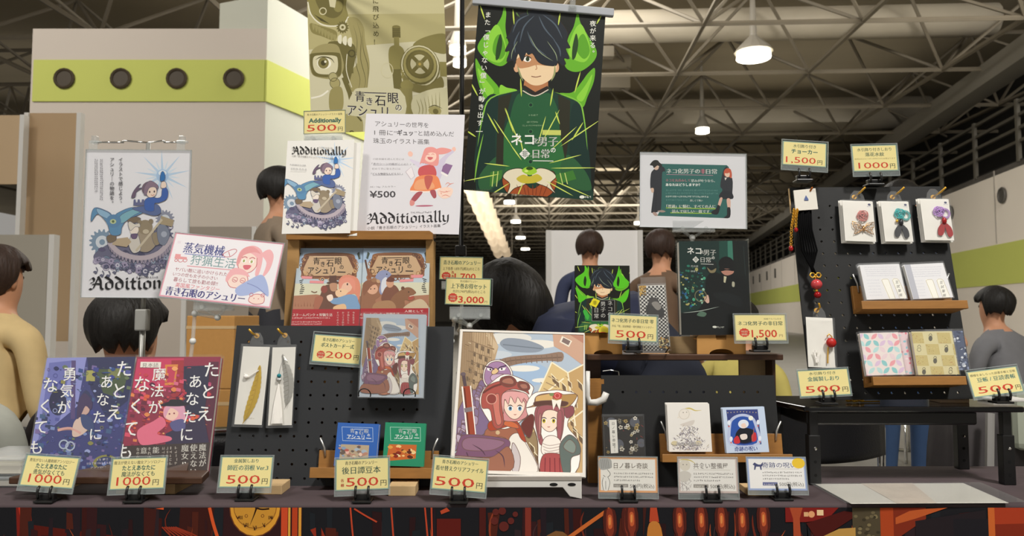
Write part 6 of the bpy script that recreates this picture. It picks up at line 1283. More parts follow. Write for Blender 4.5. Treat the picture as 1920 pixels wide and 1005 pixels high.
price_card('yellow 200 yen card left of the postcard pack on the charcoal board', [(592, 627), (680.5, 632), (674, 684), (581.6, 678)], float(offs(LM, *onplane(LM, 630, 690, .006), .006)[1, 3]), [('青き石眼のアシュリー', 18, 84, 14, 8.5, CG, .02), ('ポストカード一式', 16, 84, 27, 10.5, CG, .03)] + pr('200', 28, 82, 51, 21), (.03, .03, .1, .1), 9, draw=badge(18, 45, 9))
PC = [(790, -28), (1115, -32), (1095, 405), (757, 405)]
def pcd(A):
    A.T = (.44, .52, 722, -40); art_city(A)
Dp = float(offs(LM, *onplane(LM, 732, 746, .03), .03)[1, 3])
book('postcard_pack', 'pack of postcards with the town picture on the charcoal board', 'postcard pack', c6(PC), Dp, 7, PC, '#b9c2cc', pcd, .012, film=mat_clear('pack_film', '#eef2f5', 0.035, 0.040, .12))
for px, lb_ in ((687, 'black wire hook under the left corner of the postcard pack'), (770, 'black wire hook under the right corner of the postcard pack')):
    c = onplane(LM, px, 741, .025); o = thing('wire_hook', lb_, 'hook', offs(LM, c[0], c[1], 0), HK)
    MB().tube([(0, -.004, -.004), (0, -.006, .012)], .0012, 6).build('rod', BLACKP, o)
    MB().tube([(.011 * math.cos(a), .011 * math.sin(a) * .9 , .042 + .006 * math.sin(a)) for a in [k * .35 - .4 for k in range(12)]] , .0011, 6).build('ring', BLACKP, o, smooth=True)
def minib(base, deep, sc):
    def d(A):
        x0, x1 = (640, 850) if sc else (890, 1098); 
        A.frame(deep, x0 + 38, 560, x1 - 12, 632, 2.5)
        title_ash(A, x0 + 80, 588, .42, '#eef2f2'); A.squig('#e6ecec', x0 + 60, x1 - 50, 622, 8, 3)
        X0 = x0 + 18; A.p('#b9a78c' if sc else '#c86a32', [X0 + 12, 650, x1 - 33, 650, x1 - 40, 722, X0 - 6, 740])
        rr = random.Random(sc)
        for i in range(26):
            x, y = rr.uniform(X0, x1 - 50), rr.uniform(655, 720); c = rr.choice(['#8a9fb8', '#d9c9a8', '#8f7766', '#b98a78', '#a8b7c4', '#6d5f58'] if sc else ['#e2a04a', '#8a2e1e', '#f0c884', '#c8502c', '#5c2a1c', '#efe0b0']); q = rr.uniform(6, 16); A.b(c, [x - q, y, x, y - q * .6, x + q, y, x, y + q * .7], 3)
        if sc: A.c('#e3b9ac', 700, 690, 10, 11); A.c('#e8c9b4', 770, 700, 9, 10); A.c('#b8655c', 698, 680, 12, 7)
    return d
MBl = [(660, 540), (870, 542), (848, 765), (622, 768)]; MGr = [(905, 537), (1113, 540), (1098, 765), (880, 765)]
Dl = float(offs(LM, *onplane(LM, 700, 878, .036), .036)[1, 3])
book('mini_book', 'blue mini book on the ledge of the charcoal board', 'book', c6(MBl), Dl, 10, MBl, '#3565b5', minib('#3565b5', '#a9c0e2', 1), .014, group='mini books on the ledge', cover=mat('blue_cover', '#2b5cae', .5))
book('mini_book', 'green mini book on the ledge of the charcoal board', 'book', c6(MGr), Dl, 10, MGr, '#2a8f6a', minib('#2a8f6a', '#a9d9c4', 0), .014, group='mini books on the ledge', cover=mat('green_cover', '#22875f', .5))

# ------------------------------------------------------------------ town picture folder on its white stand
c7 = lambda pts: crop(800, 590, 2.7176, pts)
CF = [(180, 73), (798, 97), (810, 822), (112, 810)]
def folder(A):
    A.p('#ded9d2', [0, 0, 900, 0, 900, 900, 0, 900])
    f0 = A._clip; art_city(A)
    B = [(180, 73), (798, 97), (810, 822), (112, 810)]
    for a in ([180, 73, 798, 97, 797, 106, 184, 84], [796, 90, 800, 97, 812, 822, 797, 822], [180, 73, 192, 75, 132, 805, 112, 810], [112, 796, 812, 800, 812, 825, 112, 825]): A.p('#e3ded6', a)
M, w, h = fit(c7(CF), 1.308, 22, kl=60)
o = thing('clear_file', 'large clear file with two travellers and a violet eagle, on the white stand', 'clear file', M, None); A = Art(CF, w, h, '#ded9d2', .0016); folder(A); A.build('printed_sheet', o, mat_print('printed_folder', .3, .45)); 
box(-w / 2 - .002, w / 2 + .002, -.001, h + .002, -.0075, -.0019).build('white_board', WHITEP, o, bevel=.002)
CFM = M
a, b = at(895, 889, 1.286), at(1090, 889, 1.286); bl = at(845, 889, 1.30)
o = thing('file_stand', 'white plastic stand carrying the large town picture', 'display stand', ((bl[0] + b[0]) / 2, 1.286, T)); wd = (b[0] - bl[0]) / 2; zt = bl[2] - T - .002
g = MB(); g.prism([(-wd, .0), (-wd + .006, .0), (-wd + .02, zt - .016), (wd - .032, zt - .016), (wd - .02, .004), (wd, 0), (wd, zt - .004), (-wd, zt - .004)], -.006, 0); g.v = [(x, z, y) for x, y, z in g.v]; g.build('front_skirt', WHITEP, o, bevel=.0008)
box(-wd, wd, -.006, .05, zt - .004, zt - .001).build('ledge', WHITEP, o); box(-wd, wd, -.007, -.004, zt - .004, zt + .002).build('lip', mat('grey_lip', '#a39c94', .5), o)
g = MB()
for px in (1038, 1072): x = at(px, 898, 1.28)[0] - o.location.x; g.add([(x + .007 * math.cos(k * .5236), -.0065, zt - .011 + .0028 * math.sin(k * .5236)) for k in range(12)], [tuple(range(12))])
g.build('slot', BLACKP, o)
for s in (-1, 1): box(s * (wd - .006) - .003, s * (wd - .006) + .003, .0, .12, 0, zt - .004).build('side_foot', WHITEP, o)
g = MB(); g.add([(-wd * .6, .045, zt), (wd * .6, .045, zt), (wd * .6, .125, .2), (-wd * .6, .125, .2)], [(0, 1, 2, 3)]); br = g.build('back_rest', WHITEP, o); br.modifiers.new('t', 'SOLIDIFY').thickness = .004

# ------------------------------------------------------------------ set price cards behind the big picture
price_card('yellow 3,000 yen set card in front of the 1,700 yen card', [(836.6, 521), (922, 522), (918, 573), (833.7, 570.5)], 1.5, [('青き石眼のアシュリー', 32, 70, 10, 6, '#4a4a3e', .01), ('上下巻お得セット', 12, 90, 24, 13, CG, .02), ('合計3,740円(税込)のところ', 16, 88, 34, 7.5, '#5a4a34', .01), ('3,000', 29, 86, 57, 21, CR, .02), ('円', 87, 93, 56, 6, '#5a4a34', 0)], (.0, .04, .0, .0), 5, draw=badge(17, 46, 11), rim='#6d9a80', rw=1.8)
arm_clip('clear arm clip holding the 3,000 yen set card', 843, 919, 575, 596, 1.505, [(880, 611), (852, 600), (846, 640), (842, 700), (842, 850)])
price_card('yellow 1,700 yen card tucked behind the 3,000 yen set card', [(826, 481), (907.5, 482), (903.5, 524), (822, 525)], 1.53, [('青き石眼のアシュリー', 9, 94, 21, 13, CG, .02), ('上下各巻 1,870 円(税込)のところ', 8, 92, 36, 9.5, '#5a4a34', .01), ('各', 28, 34, 46, 9, CR, .03), ('巻', 28, 34, 57, 9, CR, .03), ('1,700', 35, 84, 62, 24, CR, .02)], (.0, .0, .0, .0), 5, draw=badge(16, 52, 11), rim='#6d9a80', rw=1.8)
arm_clip('clear arm clip behind, holding the 1,700 yen card', 828, 900, 527, 540, 1.535, [(866, 560), (862, 620), (860, 700), (860, 840)])

# ------------------------------------------------------------------ brown shelf and goods on it
DS = 1.45
zS = at(1300, 664, DS - .03)[2]
xa, xb = at(1097, 660, DS)[0], at(1456.5, 662, DS)[0]; xm = (xa + xb) / 2
o = thing('wooden_shelf', 'brown wooden shelf over the low black board', 'shelf', (xm, DS, T)); wd = (xb - xa) / 2; zt = zS - T
box(-wd, wd, -.035, .12, zt - .011, zt).build('shelf_top', DWOOD, o, bevel=.0015)
xs0 = at(1393, 680, DS + .01)[0] - xm; xs1 = at(1447, 680, DS + .01)[0] - xm
box(xs0, xs1 - .006, .03, .04, 0, zt - .011).build('back_brace', PALEW, o); box(xs1 - .006, xs1, -.01, .11, 0, zt - .011).build('side_panel', DWOOD, o); box(-wd + .002, -wd + .03, -.0, .012, 0, zt - .011).build('side_panel', DWOOD, o)
box(-wd + .002, xs0 - .004, .1, .112, zt - .02, zt - .011).build('back_rail', BLACKP, o)
a = at(1258, 631, DS + .06); b = at(1308, 631, DS + .06)
def card_rest(label, px0, px1, py, D):
    a, b = at(px0, py, D), at(px1, py, D); o = thing('book_stand', label, 'book stand', ((a[0] + b[0]) / 2, D, zS), 'folding kraft book stands on the shelf'); wd = (b[0] - a[0]) / 2; hh = a[2] - zS
    g = MB(); N = 14; cw = wd * .5; arc = [(cw * math.cos(k * 3.1416 / N), cw * .42 * math.sin(k * 3.1416 / N)) for k in range(N + 1)]
    g.prism([(-wd, 0)] + [(x, y) for x, y in arc[::-1]] + [(wd, 0), (wd, hh * .8), (wd * .9, hh), (wd * .25, hh), (wd * .2, hh * .7), (-wd * .2, hh * .7), (-wd * .25, hh), (-wd * .9, hh), (-wd, hh * .8)], -.003, 0); g.v = [(x, z, y) for x, y, z in g.v]; g.build('front_flap', KRAFT, o)
    box(-wd, wd, 0, .045, hh - .012, hh - .009).build('ledge', KRAFT, o); g = MB().add([(-wd, .045, 0), (wd, .045, 0), (wd * .9, .075, hh * 2.4), (-wd * .9, .075, hh * 2.4)], [(0, 1, 2, 3)]); b_ = g.build('back_flap', KRAFT, o); b_.modifiers.new('t', 'SOLIDIFY').thickness = .003
    return o, hh
card_rest('kraft book stand under the small green-flamed novel', 1095, 1166, 625, 1.425); card_rest('kraft book stand under the dark city-night book', 1306, 1397, 625, 1.425)
o = box(-.03, .03, 0, .012, 0, at(1280, 631, DS)[2] - zS).build('kraft_spacer', PALEW); o.location = (at(1281, 640, 1.44)[0], 1.45, zS); tag(o, 'small pale block on the shelf left of the dark book stand', 'wooden block')
c8 = lambda pts: crop(1040, 440, 3.865, pts)
GS = [(148, 223), (545, 223), (550, 708), (148, 712)]
def gsmall(A):
    A.p('#14170f', [0, 0, 700, 0, 700, 800, 0, 800]); A.T = (.66, .54, 91, 217)
    art_boy(A); A.T = (1, 1, 0, 0)
    for pts in ([220, 225, 215, 270, 160, 310, 152, 340, 200, 385, 250, 380, 262, 340, 240, 290, 240, 250], [470, 225, 480, 280, 530, 330, 540, 350, 500, 388, 450, 388, 425, 360, 445, 310, 460, 260], [152, 385, 200, 440, 235, 455, 180, 495, 165, 440], [538, 390, 530, 450, 500, 490, 455, 465, 500, 440]): A.b('#57c01f', pts, 4)
    A.b('#1c2a10', [222, 300, 232, 330, 224, 375, 212, 360, 212, 330], 3); A.b('#1c2a10', [462, 300, 472, 330, 464, 375, 452, 360, 454, 330], 3)
    A.r('#151515', 268, 472, 436, 628); A.frame('#8c8c86', 268, 472, 436, 628, 3)
    vt(A, 'ネコ化', 402, 478, 40, '#f0f0ea', step=1.05, b=.01); vt(A, '男子の', 351, 484, 38, '#f0f0ea', step=1.1, b=.01); vt(A, '日常', 302, 530, 38, '#f0f0ea', step=1.1, b=.01)
    A.b('#e3d52a', [252, 508, 282, 460, 330, 480, 300, 530], 1); A.t('非', 291, 508, 34, '#26261a', .01, 'c'); A.c('#2f7d3c', 240, 605, 24, 26); A.b('#3fae3f', [205, 560, 225, 545, 250, 590, 235, 620], 3)
    A.b('#e2d03a', [320, 690, 350, 660, 390, 680, 420, 712, 330, 712], 3); A.b('#df6a32', [322, 712, 350, 704, 385, 716, 350, 730], 3)
book('small_novel', 'small novel with a youth and bright green flames on the shelf', 'book', c8(GS), 1.418, 7, GS, '#14170f', gsmall, .01, cover=mat('nearblack_cover', '#17190f', .5))
BKk = [(903, 52), (1405, 40), (1416, 712), (916, 740)]
def dnight(A):
    art_night(A); title_cat(A, 962, 142, 1.02); A.tf('鳥谷綾', 990, 1045, 240, 17, '#dfe6df', .01); A.tf('はるこ', 990, 1038, 276, 15, '#dfe6df', .01); A.c('#2f7f6a', 972, 233, 12, 9); A.c('#2f7f6a', 972, 270, 10, 8); A.c('#e9eadf', 1158, 670, 16, 8); A.squig('#e9eadf', 1176, 1226, 676, 13, 2)
book('night_book', 'thick dark book with two black-clad figures in a green city night', 'book', c8(BKk), 1.418, 7, BKk, '#101413', dnight, .022, film=mat_clear('dark_book_film', '#c9d0d0', 0.013, 0.020, .08), edge='#e6e0d2')
CH = [(612, 368), (792, 368), (838, 838), (640, 838)]
def checker(A):
    A.p('#e9e7e2', [0, 300, 900, 300, 900, 900, 0, 900]); n = 0
    for j in range(36):
        for i in range(17):
            if (i + j) % 2: x, y = 606 + i * 14 + j * 1.1, 372 + j * 13; A.p('#1b1a1a', [x, y, x + 14, y, x + 15, y + 13, x + 1, y + 13])
    A.b('#c99a3a', [612, 368, 660, 368, 640, 400, 620, 440], 3); rr = random.Random(3)
    for i in range(60): x, y = rr.uniform(612, 660), rr.uniform(370, 430); A.c(rr.choice(['#d9a83f', '#7d5a1e', '#e9cf86']), x, y, 5, 4, n=6)
    for i in range(80): x, y = rr.uniform(760, 838), rr.uniform(740, 836); A.c(rr.choice(['#c9973a', '#4a3a1a', '#e9d9a0', '#2a241c']), x, y, 8, 6, n=6)
    A.b('#1d1b1b', [680, 480, 700, 450, 740, 460, 760, 500, 790, 540, 780, 590, 700, 580, 660, 540], 4); A.c('#3a3533', 715, 480, 36, 30); A.b('#8f8a84', [700, 490, 740, 480, 770, 520, 740, 540], 3); A.squig('#b9b4ac', 672, 760, 425, 16, 2)
book('bookmark_pack', 'black and white checkered bookmark pack on the shelf behind the 500 yen card', 'bookmark', c8(CH), 1.43, 6, CH, '#e9e7e2', checker, .004, film=mat_clear('bookmark_film', '#f2f4f6', 0.050, 0.048, .1))
CB = [(622, 305), (802, 305), (846, 840), (660, 840)]
M, w, h = fit(c8(CB), 1.437, 6); o = thing('bookmark_pack', 'clear bag sheet standing directly behind the checkered bookmark pack', 'bookmark', M); box(-w / 2, w / 2, 0, h, -.004, -.003).build('cello_bag', BAG, o); A = Art([(0, 0), (100, 0), (100, 300), (0, 300)], w * .96, h * .86, '#cfcbc4', .0008, -.004); A.build('backing_card', o)
a = at(1232, 655, 1.41); o = thing('wire_rest', 'thin wire rest in front of the checkered bookmark pack', 'wire rest', (a[0], 1.41, zS)); MB().tube([(-.04, .02, .002), (-.04, -.012, .002), (.02, -.012, .002), (.022, -.012, .012), (.024, .0, .014), (.022, .03, .002)], .0013, 6).build('wire', mat('bronze_wire', '#6d5236', .4, .6), o)
price_card('yellow 500 yen card on the shelf between small novel and checkered pack', [(1143, 589), (1234.5, 592.5), (1231, 641), (1141, 639)], 1.395, [('ネコ化男子の非日常 零', 5, 92, 18, 10.5, CG, .02), ('外伝「零」追加物語・現代異能ファンタジー', 6, 92, 30, 6, '#4a4a3e', .01)] + pr('500', 14, 76), (.02, .02, .05, .12), 8, clip=(1187, 661, None, 'black clip stand on the shelf under the 500 yen card'))
price_card('yellow 1,500 yen card at the right end of the shelf', [(1376, 589), (1472.5, 591), (1474, 637), (1380, 640)], 1.395, [('短編アルバム付き', 58, 92, 12, 5, '#6d6a4a', .0), ('ネコ化男子の非日常', 6, 94, 25, 11, CG, .02), ('1,500', 32, 82, 54, 25, CR, .015), ('円', 86, 93, 53, 7, '#8a6a4a', 0)], (.03, .03, .05, .12), 8, draw=badge(18, 43, 11), rim='#c9c79a', clip=(1425, 660, None, 'black clip stand at the right end of the shelf'))
# teal sign on an arm clip
c9 = lambda pts: crop(1160, 240, 4.569, pts)
SG = [(185, 212), (1095, 225), (1090, 862), (178, 850)]
def sign(A):
    A.p('#2e6660', [365, 308, 930, 318, 948, 335, 950, 760, 930, 772, 330, 755, 360, 700])
    A.tf('ネコ化男子の', 412, 698, 388, 46, '#eef0ea', .03); A.tf('非', 704, 746, 388, 44, '#dd7f92', .03); A.tf('日常', 752, 845, 390, 46, '#eef0ea', .03); A.s_('#b98a9a', 4, [412, 400, 812, 406], sm=False)
    A.tf('ネコを丸呑みして', 404, 616, 460, 27, '#c98a94', .03); A.tf('望みが叶うなら、', 622, 826, 463, 27, '#e9ece6', .03); A.tf('あなたはどうしますか？', 404, 700, 498, 27, '#e9ece6', .03)
    for i, (x1, c) in enumerate(((856, '#5f8f88'), (856, '#5f8f88'), (770, '#dfe6df'), (590, '#5f8f88'))): A.squig(c, 404, x1, (542, 568, 596, 626)[i], 16, i)
    A.tf('楽しくて怖い', 612, 720, 630, 20, '#e9ece6', .02); A.s_('#8fb43c', 9, [405, 686, 830, 692], sm=False); A.s_('#8fb43c', 9, [442, 728, 795, 732], sm=False)
    A.tf('「普通」に悩む、すべての人に', 410, 828, 685, 32, '#eef0e6', .03); A.tf('読んでほしい一冊です', 456, 778, 726, 30, '#eef0e6', .03)
    K = '#2b2d34'
    A.b(K, [330, 340, 370, 330, 395, 345, 400, 375, 375, 385, 370, 520, 362, 700, 340, 720, 285, 730, 280, 700, 300, 530, 272, 520, 276, 400, 300, 360], 3); A.s_('#1d1e24', 4, [322, 540, 318, 715], sm=False); A.b('#d9b9a4', [305, 345, 325, 320, 345, 330, 340, 355, 318, 362], 3); A.b('#26231f', [268, 318, 300, 280, 335, 278, 350, 295, 375, 320, 360, 340, 335, 322, 305, 345, 292, 325], 3); A.b('#d9b9a4', [276, 520, 300, 520, 300, 552, 284, 556], 3); A.b('#a08f84', [330, 715, 370, 705, 402, 718, 370, 726], 3); A.b('#b59a90', [288, 728, 315, 725, 335, 750, 310, 756], 3)
    A.b(K, [885, 420, 905, 350, 935, 330, 925, 400, 975, 430, 975, 545, 960, 600, 868, 600, 890, 530, 872, 500], 3); A.b('#22242b', [890, 540, 965, 550, 978, 606, 862, 600], 3); A.b('#c4583c', [905, 370, 930, 345, 960, 352, 972, 390, 968, 430, 950, 420, 910, 410], 3); A.b('#eccab2', [912, 385, 935, 370, 955, 390, 945, 420, 920, 415], 3); A.b('#c4583c', [905, 380, 930, 352, 962, 365, 945, 385, 920, 388], 3); A.b('#dcb2a0', [850, 660, 868, 600, 890, 602, 868, 670], 3); A.b('#dcb2a0', [925, 610, 956, 610, 955, 690, 935, 690], 3); A.b('#1c1d22', [790, 720, 835, 690, 845, 660, 868, 672, 850, 735, 815, 740], 3); A.b('#1c1d22', [928, 685, 955, 685, 950, 765, 895, 768, 925, 745], 3); A.p('#e6dcd2', [910, 425, 930, 425, 915, 450])
M, w, h = fit(c9(SG), 1.47, 4)
o = thing('teal_sign', 'white sign card with a teal panel and two schoolmates', 'sign', M); A = Art(SG, w, h, '#dfdfe3', .0006); sign(A); A.build('paper', o); sleeve(o, w, h, .004, .004, .005, .005, .003)
arm_clip('clear arm clip holding the teal sign above the dark book', 1261, 1340, 414, 433, 1.475, [(1300, 445), (1299, 470), (1299, 560), (1299, 640)])

# ------------------------------------------------------------------ low black board goods
FP = [(145, 420), (400, 415), (412, 682), (150, 682)]
cB = lambda pts: crop(1090, 660, 3.4644, pts)
def floral(A):
    A.p('#26221f', [100, 400, 450, 400, 450, 700, 100, 700]); rr = random.Random(6)
    for x, y, r in ((195, 460, 34), (345, 455, 32), (240, 600, 34), (390, 590, 28)): A.c('#5d5f68', x, y, r)
    for i in range(26):
        x, y = rr.uniform(150, 405), rr.uniform(425, 680); c = rr.choice(['#d9d3c4', '#c9b98a', '#efe9dc', '#8f8a7a', '#b39a5c']); q = rr.uniform(6, 11)
        for k in range(5): a = k * 1.2566 + i; A.c(c, x + q * math.cos(a), y + q * math.sin(a), q * .62, q * .5, n=8)
        A.c('#7d5a2e', x, y, q * .3, n=6)
    for i in range(14): x, y = rr.uniform(150, 405), rr.uniform(430, 680); A.s_(rr.choice(['#b39a5c', '#6d6a5c', '#9a3a34']), 3, [x, y, x + rr.uniform(-24, 24), y + rr.uniform(-20, 20)], 2)
    A.p('#efece4', [180, 442, 228, 440, 238, 655, 190, 658]); vt(A, '日ノ暮レ奇談', 206, 455, 21, '#3a3632', step=1.28, dx=1); vt(A, '雅リウ', 214, 610, 12, '#6d6862')
Df = 1.335
book('patterned_book', 'small black book with a floral pattern and white title strip', 'book', cB(FP), Df, 9, FP, '#26221f', floral, .012, film=mat_clear('floral_film', '#e6eaec', 0.025, 0.040, .1), cover=mat('black_cover', '#1f1c1a', .5))
WB = [(556, 335), (828, 337), (852, 648), (570, 648)]; BB_ = [(916, 362), (1182, 356), (1226, 654), (944, 652)]
def wbook(A):
    rr = random.Random(4)
    A.s_('#cbb96a', 9, [625, 430, 650, 380, 700, 365, 740, 380, 782, 378], 2); A.b('#e6e0d6', [630, 400, 660, 366, 710, 380, 705, 425, 660, 438, 632, 425], 4); A.ring('#b9b0a2', 668, 402, 34, 2); A.c('#6d655c', 662, 392, 3); A.c('#6d655c', 684, 390, 3); A.b('#d3ccc4', [640, 470, 680, 455, 735, 440, 720, 475, 670, 480], 3)
    for i in range(300):
        x = rr.gauss(705, 60); y = 640 - 155 * rr.random() ** 1.4; 
        if abs(x - 700) > 40 + (y - 480) * .6: continue
        A.s_(rr.choice(['#7d7584', '#8a8290', '#a8a2ac', '#b5a88f', '#6f6a76', '#c9c2c4']), 3, [x, y, x + rr.uniform(-18, 18), y - rr.uniform(4, 20)], 2)
    for x in (585, 740): A.c('#cfc3a0', x + 20, 590, 22, 14)
    A.tf('共食い整備屋', 615, 780, 605, 26, '#8a828a', .05); A.tf('共食い整備屋', 615, 780, 605, 26, '#f4f2ee', .012)
def bbook(A):
    A.p('#c3d3ea', [880, 340, 1260, 340, 1260, 680, 880, 680]); A.p('#3a4580', [940, 375, 1140, 372, 1172, 600, 966, 602]); 
    for i in range(10): A.c('#c9b98a', 950 + i * 20, 386 + abs(i - 4.5) * 1.5, 3); 
    A.b('#b9c4e2', [965, 600, 955, 470, 980, 420, 1040, 400, 1100, 415, 1135, 460, 1160, 600], 4); A.b('#2f55a8', [985, 590, 972, 470, 995, 432, 1040, 416, 1090, 428, 1118, 465, 1140, 590], 4); A.c('#eef0e2', 1097, 428, 15); A.c('#16265e', 1060, 560, 70, 36)
    A.b('#1b1c26', [1000, 530, 1030, 490, 1070, 490, 1120, 510, 1110, 570, 1060, 590, 1010, 570], 3); A.c('#dfe6f2', 1050, 465, 34, 28); A.b('#eccfc0', [1035, 468, 1060, 460, 1068, 485, 1045, 490], 3); A.b('#e6d9d2', [1030, 535, 1070, 530, 1075, 560, 1040, 566], 3); A.b('#c8343a', [990, 560, 1015, 540, 1030, 585, 995, 590], 3); A.b('#c8343a', [1105, 540, 1130, 520, 1138, 570, 1110, 580], 3); A.s_('#a86a5a', 4, [1120, 490, 1108, 580], sm=False)
    for x, y in ((958, 455), (1145, 455), (972, 560), (1160, 560)): A.c('#e3e9f5', x, y, 10, 16); A.c('#d96a5a', x, y + 24, 5)
    A.tf('奇跡の呪い', 995, 1145, 640, 34, '#4a5aa8', .02); A.squig('#7d8ac4', 1010, 1120, 606, 8, 3)
gB = 'booklets on the ledge of the low black board'
for k in (2, 1, 0):
    book('white_booklet', ('white booklet with a fluffy pale drawing, front of its stack', 'white booklet tucked second behind the fluffy-drawing booklet', 'white booklet tucked third behind the fluffy-drawing booklet')[k], 'booklet', cB([(x - k * 5, y - k * 4) for x, y in WB]), 1.345 + k * .006, 10, WB, '#e6e3dd', wbook if not k else (lambda A: None), .004, group=gB, gloss=False)
for k in (1, 0):
    book('blue_booklet', ('pale blue booklet with an arched night picture, front of its pair', 'pale blue booklet tucked behind the arched night picture booklet')[k], 'booklet', cB([(x - k * 6, y - k * 2) for x, y in BB_]), 1.345 + k * .006, 10, BB_, '#c3d3ea', bbook if not k else (lambda A: None), .005, group=gB)
p = at(1115, 742, 1.385)
o = thing('white_hook', 'white curved hook beside the town picture', 'hook', p); g = MB(); P = [(-.012, -.035), (.0, -.04), (.004, -.022), (.012, -.016), (.016, -.02), (.018, -.012), (.026, -.008), (.024, .004), (.014, .006), (.002, -.002), (-.008, .004), (-.012, .04), (-.018, .04)]
MB().tube([(-.012, 0, .045), (-.014, 0, .0), (-.01, 0, -.012), (.004, -.002, -.012), (.016, -.004, -.006), (.021, -.004, .006)], [.004, .0055, .0065, .0065, .0065, .006], 10).build('hook_arm', WHITEP, o, smooth=True)
p = at(1112, 715, 1.44); o = box(-.014, .016, 0, .02, 0, .19).build('wooden_post', WOOD); o.location = (p[0], 1.40, T); tag(o, 'brown wooden post behind the white curved hook', 'wooden post')
p = at(1150, 698, 1.42); o = MB().tube([(-.02, 0, .002), (-.005, .0, .004), (.01, 0, .001), (.012, -.002, -.02)], .0012, 6).build('bead_chain', METAL); o.location = p; tag(o, 'fine ball chain on the top edge of the low black board', 'chain')
# ------------------------------------------------------------------ black riser table and the goods on the tall black board
dF = tD(1526, 908); dR = dF * 1.10
zR = at(1700, 763, dF - .02)[2]
fl, fr = atz(1513, 763, zR), atz(1915, 763, zR)
rl, rr_ = atz(1461, 751, zR), at(1895, 748, dR)
xm = (atz(1526, 908, T)[0] + atz(1889, 908, T)[0]) / 2
o = thing('riser_table', 'small black riser table with telescopic legs at the right', 'riser table', (xm, dF, T)); zt = zR - T
hx_ = (atz(1889, 908, T)[0] - atz(1526, 908, T)[0]) / 2
P = [(-hx_ - .012, -.022), (hx_ + .022, -.022), (hx_ + .03, -.012), (hx_ + .03, dR - dF + .03), (-hx_ - .012, dR - dF + .03), (-hx_ - .03, dR - dF + .01), (-hx_ - .05, dR - dF - .03), (-hx_ - .02, -.015)]
RT = mat('black_lacquer', '#121213', .12, 0, .6)
MB().prism(P, zt - .010, zt).build('tabletop', RT, o, bevel=.003)
box(-hx_ - .01, hx_ - .05, .0, dR - dF, zt - .036, zt - .010).build('apron', BLACKP, o, bevel=.004)
for x, y in ((-hx_, 0), (hx_, 0), (-hx_ - .018, dR - dF), (hx_, dR - dF)):
    g = MB().box(x - .011, x + .011, y - .009, y + .009, 0, .09); g.box(x - .008, x + .008, y - .007, y + .007, .085, zt - .01); l = g.build('leg', BLACKP, o, bevel=.0015)
    g = MB()
    for z in (.018, .042): g.add([(x + .003 * math.cos(k * .7854), y - .0095, z + .003 * math.sin(k * .7854)) for k in range(8)], [tuple(range(8))])
    if g.v: g.build('peg_hole', mat('deep_black', '#050505', .9), l)
    MB().ball((x + .001, y - .0095, .066), (.003, .002, .003), 8, 6).build('chrome_button', CHROME, l)
# packs and cards on the board
def mizuhiki(kind):
    def d(A, o, w, h):
        c = {'b': '#c9817c', 't': '#3fb0b0', 'p': '#b88fd0'}[kind]; m = mat('cord_' + c[1:], c, .6); g = MB()
        cx, cy = {'b': (w * .1, h * .62), 't': (w * .1, h * .68), 'p': (w * .08, h * .68)}[kind]; rr = random.Random(ord(kind))
        for i in range(7):
            a = i * .9; r = w * rr.uniform(.09, .13); px, py = cx + w * .07 * math.cos(a), cy + w * .07 * math.sin(a)
            g.tube([(px + r * math.cos(k * .5236), py + r * math.sin(k * .5236), .003 + .0015 * math.sin(k + i)) for k in range(12)], .0009, 5, closed=True)
        if kind != 'b':
            for k in range(3): g.tube([(cx + w * .2 + (w * .12 + k * .0015) * math.cos(t * .5236), cy - w * .06 + (w * .13 + k * .0015) * math.sin(t * .5236), .0025) for t in range(12)], .0006, 5, closed=True)
        g.build('knotted_cord', m, o, smooth=True)
        if kind == 'b':
            G2 = mat('rose_gold', '#c79a62', .3, .9)
            g = MB()
            for s in (-1, 1):
                W_ = [(0, .0), (.12, .16), (.34, .22), (.32, .04), (.24, -.03), (.3, -.2), (.16, -.14), (.03, -.06)]; pts = [(cx + s * a * w, h * .32 + b * w, .003) for a, b in W_]
                g.tube(pts, .0008, 5, closed=True)
                for k in range(2, 8): g.tube([(cx, h * .32, .003), pts[k % 8]], .0005, 4)
                for k in (.45, .7): g.tube([(cx + s * a * w * k + s * .002, h * .32 + b * w * k, .003) for a, b in W_], .0005, 4, closed=True)
            g.tube([(cx, h * .34 + .06 * w, .003), (cx, h * .3 - .08 * w, .003)], .0016, 6)
            g.build('butterfly_charm', G2, o, smooth=True)
        else:
            fc = mat('fish_black', '#2b2b30', .35) if kind == 't' else mat('fish_red', '#a01f24', .3)
            sx = cx + (0 if kind == 't' else w * .12); by = h * .46; g = MB()
            g.ball((sx, by, .004), (w * .08, w * .12, .004), 10, 8)
            for s, k in ((-1, .9), (1, 1.)):
                q = [(sx, by - .04 * w, .003), (sx + s * .2 * w, by - .22 * w, .0035), (sx + s * .24 * w, by - .48 * w, .003), (sx + s * .1 * w, by - .55 * w * k, .003), (sx + s * .02 * w, by - .3 * w, .004)]
                q = [tuple(v) for v in smooth_pts(q, True, 5)]; n_ = len(q)
                g.add(q + [(x, y, z - .001) for x, y, z in q], [tuple(range(n_)), tuple(range(2 * n_ - 1, n_ - 1, -1))])
            g.tube([(sx, by + .1 * w, .004), (cx, cy - w * .1, .004)], .0007, 5); g.build('goldfish_charm', fc, o, smooth=True)
            if kind == 't': MB().ball((sx - w * .12, by + w * .06, .003), (w * .05, w * .06, .002), 10, 6).build('gold_disc', GOLD, o, smooth=True)
        A.c('#4a4d70', 88, A.Hh * .08, 5, 4); A.squig('#8a8ca8', 80, 97, A.Hh * .14, 5, 2)
    return d
